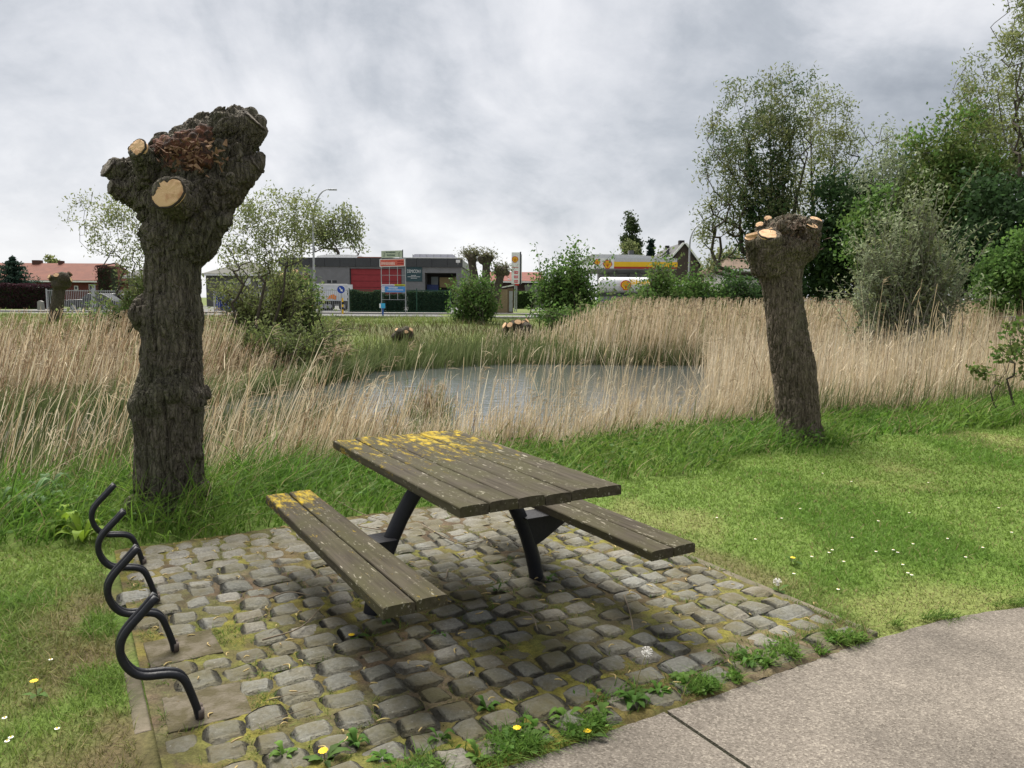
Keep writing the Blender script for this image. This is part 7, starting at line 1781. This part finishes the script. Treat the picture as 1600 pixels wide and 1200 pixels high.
def build_reeds():
    r = np.random.default_rng(202)
    def band(n, x0, x1, s0, s1, dens=None):
        x = r.uniform(x0, x1, n); s = r.uniform(s0, s1, n)
        sl = (bank_y(x + 0.3) - bank_y(x - 0.3)) / 0.6
        y = bank_y(x) + s * np.sqrt(1 + sl ** 2)
        cl = fbm(np.stack([x, y], -1) * 1.5, 401, 3)
        k = r.random(n) < np.clip(0.25 + 1.6 * (cl - 0.25), 0.15, 1)
        if dens is not None: k &= r.random(n) < dens(x, s)
        return x[k], y[k], s[k]
    # near bank, left: leaning strongly
    bag = Bag()
    x, y, s = band(4600, -6.5, -1.15, 0.15, 2.3, lambda x, s: np.where(x < -3.15, 0.17, 1.0))
    H = r.uniform(0.6, 1.32, len(x)) * (1 - 0.32 * sstep(-2.4, -1.2, x)) + r.uniform(0.2, 0.6, len(x)) * (r.random(len(x)) < 0.13); reed_stems(bag, x, y, H, 0.34 + 0.06 * r.normal(0, 1, len(x)), r, 1.05, leaves=2.4, plume=0.2, brown=0.12)
    # near bank, middle: lower and open, the pond shows through
    x, y, s = band(4600, -0.95, 3.2, 0.1, 1.7)
    H = np.where(r.random(len(x)) < 0.13, r.uniform(0.8, 1.45, len(x)), r.uniform(0.28, 0.72, len(x))); reed_stems(bag, x, y, H, 0.12, r, 1.0, leaves=1.7, plume=0.08)
    # broken stubble and litter at the foot
    x, y, s = band(5000, -5.0, 6.0, -0.05, 1.6, lambda x, s: np.where(x < -3.3, 0.2, 1)); reed_stems(bag, x, y, r.uniform(0.15, 0.6, len(x)), 0.35, r, 1.1, 4, 1.0, 0, brown=0.3)
    x, y, s = band(2600, -6, 7, 0.0, 1.5); young_reeds(bag, x, y, r.uniform(0.25, 0.6, len(x)), r)
    o = bag.build('near_reeds', M_REED); tag(o, 'dry straw-coloured reeds leaning along the near bank of the pond', 'reeds', kind='stuff')
    # right: a deep bed closing the pond
    bag = Bag(); n = 16000; x = r.uniform(2.9, 19, n); y = r.uniform(9, 27, n); s = sdist(x, y)
    edge = 2.0 + np.clip((x - 3.2) * 4.0, 0, 30)
    ok = (s > 0.1) & (s < edge) & (y < far_y(x) + 0.5) & in_view(x, y, 0.25, 0.5) & (r.random(n) < np.clip(1.5 - s * 0.07, 0.4, 1))
    x, y, s = x[ok], y[ok], s[ok]; H = r.uniform(0.9, 1.75, len(x)) + 0.45 * (r.random(len(x)) < 0.05); reed_stems(bag, x, y, H, 0.08, r, np.clip(np.hypot(x, y) / 11, 1.1, 1.9)[:, ] if False else 1.45, leaves=1.5, brown=0.05, plume=0.05)
    x, y, s = band(2200, 3.0, 9, 0.0, 1.6); reed_stems(bag, x, y, r.uniform(0.3, 1.0, len(x)), 0.1, r, 1.15, leaves=1.5, brown=0.15, plume=0)
    x, y, s = band(1500, 3.0, 8, -0.1, 1.0); young_reeds(bag, x, y, r.uniform(0.3, 0.75, len(x)), r)
    o = bag.build('dense_reeds', M_REED); tag(o, 'deep bed of upright dry reeds behind and right of the slimmer pollard', 'reeds', kind='stuff')
    # far shore
    bag = Bag(); n = 12500; x = r.uniform(-1.0, 17, n); y = far_y(x) + r.uniform(-0.9, 3.8, n)
    k = sstep(0.5, 4.0, x); ok = r.random(n) < 0.25 + 0.75 * k; x, y, k = x[ok], y[ok], k[ok]
    H = (0.75 + 1.0 * k) * r.uniform(0.75, 1.12, len(x)); reed_stems(bag, x, y, H, 0.14, r, 2.5, 4, 1.0, 0.25, green=0.12)
    n = 6000; x = r.uniform(-4.5, 12, n); y = far_y(x) + r.uniform(-1.0, 1.5, n); young_reeds(bag, x, y, r.uniform(0.5, 1.05, n), r, 2.6)
    o = bag.build('far_reeds', M_REED); tag(o, 'reeds on the far shore of the pond, greener at their feet', 'reeds', kind='stuff')
    # left: reeds beyond the dark ditch
    bag = Bag(); n = 8500; x = r.uniform(-17, -5.0, n); y = far_y(x) + r.uniform(-1.6, 3.6, n) - 1.0 * (x < -6)
    ok = in_view(x, y, 0.3, 0.5); x, y = x[ok], y[ok]
    reed_stems(bag, x, y, r.uniform(0.9, 1.65, len(x)) * (1 - 0.5 * sstep(-7.4, -6.3, x)), 0.30, r, 1.9, 4, 1.8, 0.15, green=0.05, brown=0.35)
    n = 5200; x = r.uniform(-15, -4.0, n); y = far_y(x) + r.uniform(-2.8, -0.5, n) - 1.0 * (x < -6); young_reeds(bag, x, y, r.uniform(0.5, 1.0, n), r, 2.2, 0.5)
    o = bag.build('ditch_reeds', M_REED); tag(o, 'brownish leaning reeds beyond the dark ditch at the left', 'reeds', kind='stuff')
    # green and dead reeds standing in the ditch at the left and along the near water's edge
    bag = Bag(); n = 6500; x = r.uniform(-10, -2.9, n); y = bank_y(x) + r.uniform(1.4, 7.0, n); ok = (y < far_y(x) - 1.5) & in_view(x, y, 0.3, 0.3); x, y = x[ok], y[ok]
    young_reeds(bag, x, y, r.uniform(0.45, 0.95, len(x)), r, 1.5, 0.5, 0.65)
    n = 900; x = r.uniform(-10, -2.9, n); y = bank_y(x) + r.uniform(1.2, 7.0, n); ok = (y < far_y(x) - 1.5) & in_view(x, y, 0.3, 0.3); x, y = x[ok], y[ok]; reed_stems(bag, x, y, r.uniform(0.5, 1.2, len(x)), 0.32, r, 1.4, 4, 1.2, 0.05, green=0.2, brown=0.45)
    n = 1500; x = r.uniform(-3.0, -1.0, n); y = bank_y(x) + r.uniform(1.2, 5.0, n); young_reeds(bag, x, y, r.uniform(0.4, 0.85, n), r, 1.4, 0.4)
    o = bag.build('ditch_green_reeds', M_REED); tag(o, 'young green reeds mixed with dead stems standing in the ditch behind the thick pollard', 'reeds', kind='stuff')
    # a tussock standing in the water
    bag = Bag(); c = G(662, 650, WATER_Z); n = 420; x = c[0] + r.normal(0, 0.22, n); y = c[1] + r.normal(0, 0.2, n)
    reed_stems(bag, x, y, r.uniform(0.4, 1.0, n), 0.2, r, 1.6, 4, 2.0, 0.02, green=0.3, brown=0.45)
    o = bag.build('reed_tussock', M_REED); tag(o, 'dark tussock of reeds standing alone in the pond behind the table', 'reeds', kind='stuff')


def rosette(name, label, cat, loc, n, ln, wd, r, colr, parent_group=None, upright=0.45, leafname='leaf', lobes=True):
    """a weed: separate bent leaves round a crown, each with a fold along its midrib"""
    root = thing(name, label, cat, loc, r.uniform(0, 6), parent_group)
    for k in range(n):
        a = k * 2.4 + r.normal(0, 0.5); l = ln * r.uniform(0.45, 1.25); w = wd * r.uniform(0.7, 1.3); up = upright * r.uniform(0.2, 1.9)
        t = np.linspace(0, 1, 7); pr = np.array([0.18, 0.45, 0.75, 1.0, 0.95, 0.6, 0.05]) * (np.array([1, 1.1, 0.75, 1.15, 0.8, 1.1, 1]) if lobes else 1)
        ca, sa = math.cos(a), math.sin(a)
        cx = t * l; cz = l * (up * t * 1.6 - up * 1.25 * t ** 2.2) + 0.008
        V = []
        for i in range(7):
            for sgn in (-1, 0, 1): V.append((cx[i] * ca - sgn * w * pr[i] * sa, cx[i] * sa + sgn * w * pr[i] * ca, cz[i] + (0.22 * w * pr[i] if sgn else 0)))
        F = [(i * 3 + j, i * 3 + j + 1, i * 3 + j + 4, i * 3 + j + 3) for i in range(6) for j in (0, 1)]
        c = np.array(colr) * r.uniform(0.75, 1.3); mesh_np(leafname, V, [F], M_LEAF, root, np.repeat(c[None], 21, 0), True)
    return root


def flower_disc(name, m, root, c, rad, n, z=0.0, parent=None, dome=0.3):
    mb = MB(); V = [(0, 0, rad * dome)]
    for k in range(n):
        a = k * 2 * math.pi / n; rr = rad * (1 if k % 2 else 0.78); V.append((rr * math.cos(a), rr * math.sin(a), 0))
    V += [(0, 0, -rad * 0.35)]
    mb.add(V, [(0, 1 + k, 1 + (k + 1) % n) for k in range(n)] + [(n + 1, 1 + (k + 1) % n, 1 + k) for k in range(n)])
    return mb.build(name, m, root, loc=c)


def build_small():
    r = np.random.default_rng(303)
    M_DAN = mat('dandelion_yellow', (0.80, 0.56, 0.01), 0.6, (0.72, 0.45, 0.01), 60)
    M_DAISY = mat('daisy_white', (0.75, 0.75, 0.72), 0.6, (0.66, 0.64, 0.6), 60)
    M_STEM = mat('flower_stem', (0.16, 0.17, 0.06), 0.6, (0.20, 0.14, 0.07), 20)
    M_CLOCK = mat('seed_down', (0.72, 0.70, 0.66), 0.8, (0.6, 0.58, 0.54), 40)
    def dandelion(px, py, label, h=0.07, heads=1, clock=False, leaves=5):
        loc = G(px, py, 0.014)
        t = rosette('dandelion', label, 'flower', loc, leaves, 0.075, 0.014, r, (0.07, 0.13, 0.025), None, 0.35)
        for k in range(heads):
            a = r.uniform(0, 6); b = np.array([math.cos(a), math.sin(a), 0]) * h * r.uniform(0.15, 0.5) * (1 + k)
            top = b + (0, 0, h * r.uniform(0.9, 1.1))
            mb = MB(); mb.tube(smooth_curve([(0, 0, 0), b * 0.3 + (0, 0, h * 0.5), top], 4), 0.0018, 5); mb.build('stem', M_STEM, t, True)
            if clock:
                mb = MB(); ball(mb, top, 0.008, n=8)
                for _ in range(70):
                    d = r.normal(0, 1, 3); d /= np.linalg.norm(d); mb.tube([top + d * 0.006, top + d * 0.02], 0.0005, 3, False)
                    mb.box(top + d * 0.02, (0.0035, 0.0035, 0.0012))
                mb.build('seed_head', M_CLOCK, t)
            else: flower_disc('flower_head', M_DAN, t, top, 0.0165, 18)
    dandelion(508, 1192, 'pair of open yellow dandelions among the cobbles at the bottom edge', 0.055, 2, leaves=7)
    dandelion(58, 1090, 'tall yellow dandelion in the lawn at the lower left', 0.085, 1)
    dandelion(818, 1158, 'yellow dandelion bud where the cobbles meet the path, left of the slab joint', 0.05, 1, leaves=7)
    dandelion(920, 1155, 'tiny yellow dandelion right against the path edge', 0.03, 1, leaves=4)
    dandelion(992, 1090, 'dandelion seed head on a long stem, standing among the weeds by the path', 0.17, 1, True, 8)
    dandelion(1217, 925, 'white dandelion seed head on the lawn beside the right kerb', 0.06, 1, True, 4)
    dandelion(552, 1000, 'low dandelion plant beside the left table foot', 0.03, 1, leaves=6)
    dandelion(1236, 880, 'single yellow dandelion flower in the lawn above the white seed head', 0.04, 1, leaves=4)
    # leafy weeds along the path edge
    grp = 'leafy weeds along the edge of the path'
    W_ = ((1170, 1040, 12, 0.07, 'leafy green weed at the path edge, nearest the right kerb corner but one'), (1290, 1008, 9, 0.045, 'small weed at the path edge nearest the right kerb corner'), (1190, 1028, 10, 0.05, 'grassy weed one stone in from the path, near the right kerb corner'),
          (1065, 1068, 12, 0.065, 'leafy weed at the path edge right of the long-stemmed seed head'), (1030, 1085, 11, 0.06, 'bushy weed at the foot of the long-stemmed seed head'), (985, 1102, 12, 0.07, 'large weed at the path edge just left of the long-stemmed seed head'), (945, 1122, 10, 0.055, 'weed at the path edge above the slab joint, left of the seed head'),
          (880, 1130, 12, 0.065, 'leafy weed right of the yellow bud, against the path'), (838, 1146, 12, 0.065, 'leafy weed round the yellow dandelion bud at the path edge'), (762, 1112, 12, 0.05, 'tufted weed between cobbles, two stones in from the path'), (792, 1168, 11, 0.06, 'weed at the path edge left of the yellow bud'),
          (745, 1188, 11, 0.06, 'weed at the bottom edge where the path leaves the picture'), (688, 1162, 10, 0.05, 'weed between cobbles right of the pair of dandelions'), (556, 1168, 14, 0.055, 'dense dark green tuft above the pair of dandelions'), (598, 1190, 10, 0.05, 'weed at the bottom edge right of the pair of dandelions'), (440, 1188, 12, 0.05, 'weed at the bottom edge left of the pair of dandelions'))
    for px, py, n, ln, lab in W_:
        rosette('weed', lab, 'weed', G(px + r.normal(0, 3), py, 0.016), n, ln, ln * 0.19, r, [(0.085, 0.18, 0.025), (0.11, 0.20, 0.035), (0.07, 0.15, 0.025)][r.integers(3)], grp, 0.75)
    for px, py, n, ln, lab in ((855, 912, 10, 0.06, 'narrow-leaved weed at the foot of the right table leg'), (602, 975, 8, 0.075, 'dark weed sprouting beside the foot of the left table leg'), (778, 928, 9, 0.05, 'small weed between the two table legs'), (690, 1000, 8, 0.045, 'small weed below the near end of the left bench')):
        rosette('weed', lab, 'weed', G(px, py, 0.016), n, ln, ln * 0.15, r, (0.07, 0.14, 0.03), 'weeds under the table', 0.9)
    # grey-green broad-leaved plants on the bank at the left
    for px, py, k, lab in ((75, 775, 16, 'middle one'), (110, 765, 12, 'right-hand one'), (45, 790, 12, 'left-hand one')):
        rosette('broad_leaved_plant', lab + ' of three grey-green broad-leaved plants on the bank at the far left', 'plant', G(px, py + 20, -0.02), k, 0.19, 0.03, r, (0.13, 0.22, 0.095), 'broad-leaved plants on the left bank', 1.3, lobes=False)
    for px, py, k, lab in ((95, 832, 14, 'larger lime green plant in the long grass, further from the bicycle stands'), (130, 850, 10, 'smaller lime green plant in the long grass, right beside the bicycle stands')):
        rosette('leafy_plant', lab, 'plant', G(px, py, 0.0), k, 0.17, 0.035, r, (0.17, 0.26, 0.025), 'lime green plants by the stands', 1.2, lobes=False)
    # daisies: one built, the rest copies
    first = None
    pts = [(1295, 872), (1300, 868), (1268, 878), (1318, 886), (1426, 860), (1395, 870), (1402, 874), (1368, 872), (1418, 905), (1424, 908), (1410, 893), (1331, 850), (1309, 930), (1240, 905), (1508, 880), (1535, 865), (1480, 850), (1420, 810), (1372, 820), (1221, 815), (1250, 800), (1285, 745), (1560, 800), (1330, 760), (1450, 760), (80, 1042), (90, 1152), (12, 1172), (18, 1166), (8, 1135), (1580, 840), (1180, 850), (1120, 815)]
    for px, py in pts:
        loc = G(px, py, 0.0); loc[2] = float(ground_z(loc[0], loc[1])) + 0.02
        if first is None:
            first = thing('daisy', 'small white daisy flowering in the short lawn', 'flower', loc, 0, 'white daisies dotted over the lawn')
            flower_disc('petals', M_DAISY, first, (0, 0, 0.014), 0.0095, 18, dome=0.05); flower_disc('flower_centre', M_DAN, first, (0, 0, 0.0165), 0.004, 8, dome=0.7)
            mb = MB(); mb.tube([(0, 0, -0.03), (0.002, 0, 0.012)], 0.001, 4); mb.build('stem', M_STEM, first)
        else: copy_thing(first, loc, r.uniform(0, 6))
    # fallen catkins, twigs and dead stalks on the cobbles
    mb = MB(); S = np.array(STONES)
    for _ in range(230):
        u, v = r.uniform(U0_ - 0.1, U1_), r.uniform(V0_, V1_ + 0.1); p = site(u, v, 0.0)
        l = r.uniform(0.02, 0.055); a = r.uniform(0, 6.28); k = r.uniform(-0.5, 0.5)
        hgt = 0.050 if (np.abs(S[:, 0] - u) + np.abs(S[:, 1] - v)).min() < 0.09 else 0.034
        d = np.array([math.cos(a), math.sin(a), 0]); q = np.array([-d[1], d[0], 0])
        mb.tube(smooth_curve([p + (0, 0, hgt), p + d * l * 0.5 + q * k * l * 0.6 + (0, 0, hgt + 0.004), p + d * l + (0, 0, hgt)], 3), [0.002, 0.003, 0.0032, 0.0032, 0.003, 0.0028, 0.0015], 5)
    o = mb.build('fallen_catkins', mat('yellow_catkin', (0.42, 0.34, 0.13), 0.8, (0.30, 0.21, 0.10), 30), None, True); tag(o, 'yellowish fallen catkins and bits of straw strewn over the cobbles', 'litter', kind='stuff')
    mb = MB()
    tw = [((410, 1000), (470, 980), (505, 945)), ((505, 770), (560, 800), (605, 815)), ((660, 820), (720, 850), (765, 842)), ((800, 950), (830, 960), (840, 985)), ((700, 890), (690, 905), (640, 880)), ((975, 930), (985, 960), (990, 985)), ((560, 822), (600, 828), (640, 826)), ((420, 935), (450, 925), (485, 930))]
    for k in tw:
        P = [G(a, b, 0.055 if i == 1 else 0.05) for i, (a, b) in enumerate(k)]; mb.tube(smooth_curve(P, 4), np.linspace(0.0042, 0.002, 9), 6)
    for _ in range(45):
        u, v = r.uniform(U0_, U1_), r.uniform(V0_, V1_); p = site(u, v, 0.05); a = r.uniform(0, 6.28); l = r.uniform(0.05, 0.16); d = np.array([math.cos(a), math.sin(a), 0])
        mb.tube(smooth_curve([p, p + d * l * 0.5 + r.normal(0, 0.008, 3) * (1, 1, 0.2), p + d * l], 3), 0.0014, 5)
    o = mb.build('fallen_twigs', mat('twig', (0.13, 0.10, 0.07), 0.9, (0.22, 0.18, 0.12), 10), None, True); tag(o, 'thin brown fallen twigs lying across the cobbles', 'litter', kind='stuff')
    # the white stick behind the bicycle stands
    t = thing('white_stick', 'short pale stick standing in the joint behind the nearest bicycle stand', 'stick', G(253, 995, 0.02)); mb = MB(); mb.tube([(0, 0, -0.02), (-0.02, 0.02, 0.11)], [0.006, 0.004], 6); mb.build('shaft', mat('pale_wood', (0.5, 0.44, 0.34), 0.8), t, True)
    # purple flower before the reeds
    p = gb(1172, 690, 9.2, 0.0); t = thing('purple_flower', 'single purple flower spike in front of the reeds, left of the slimmer pollard', 'flower', p)
    mb = MB(); mb.tube([(0, 0, 0), (0.01, 0, 0.12)], 0.003, 5); mb.build('stem', M_STEM, t)
    mb = MB(); [ball(mb, (0.01 + r.normal(0, 0.012), r.normal(0, 0.012), 0.12 + 0.012 * k), 0.012, n=6) for k in range(6)]; mb.build('blossom', mat('purple_petals', (0.22, 0.05, 0.22), 0.7), t)


build_grass()
build_reeds()
build_small()
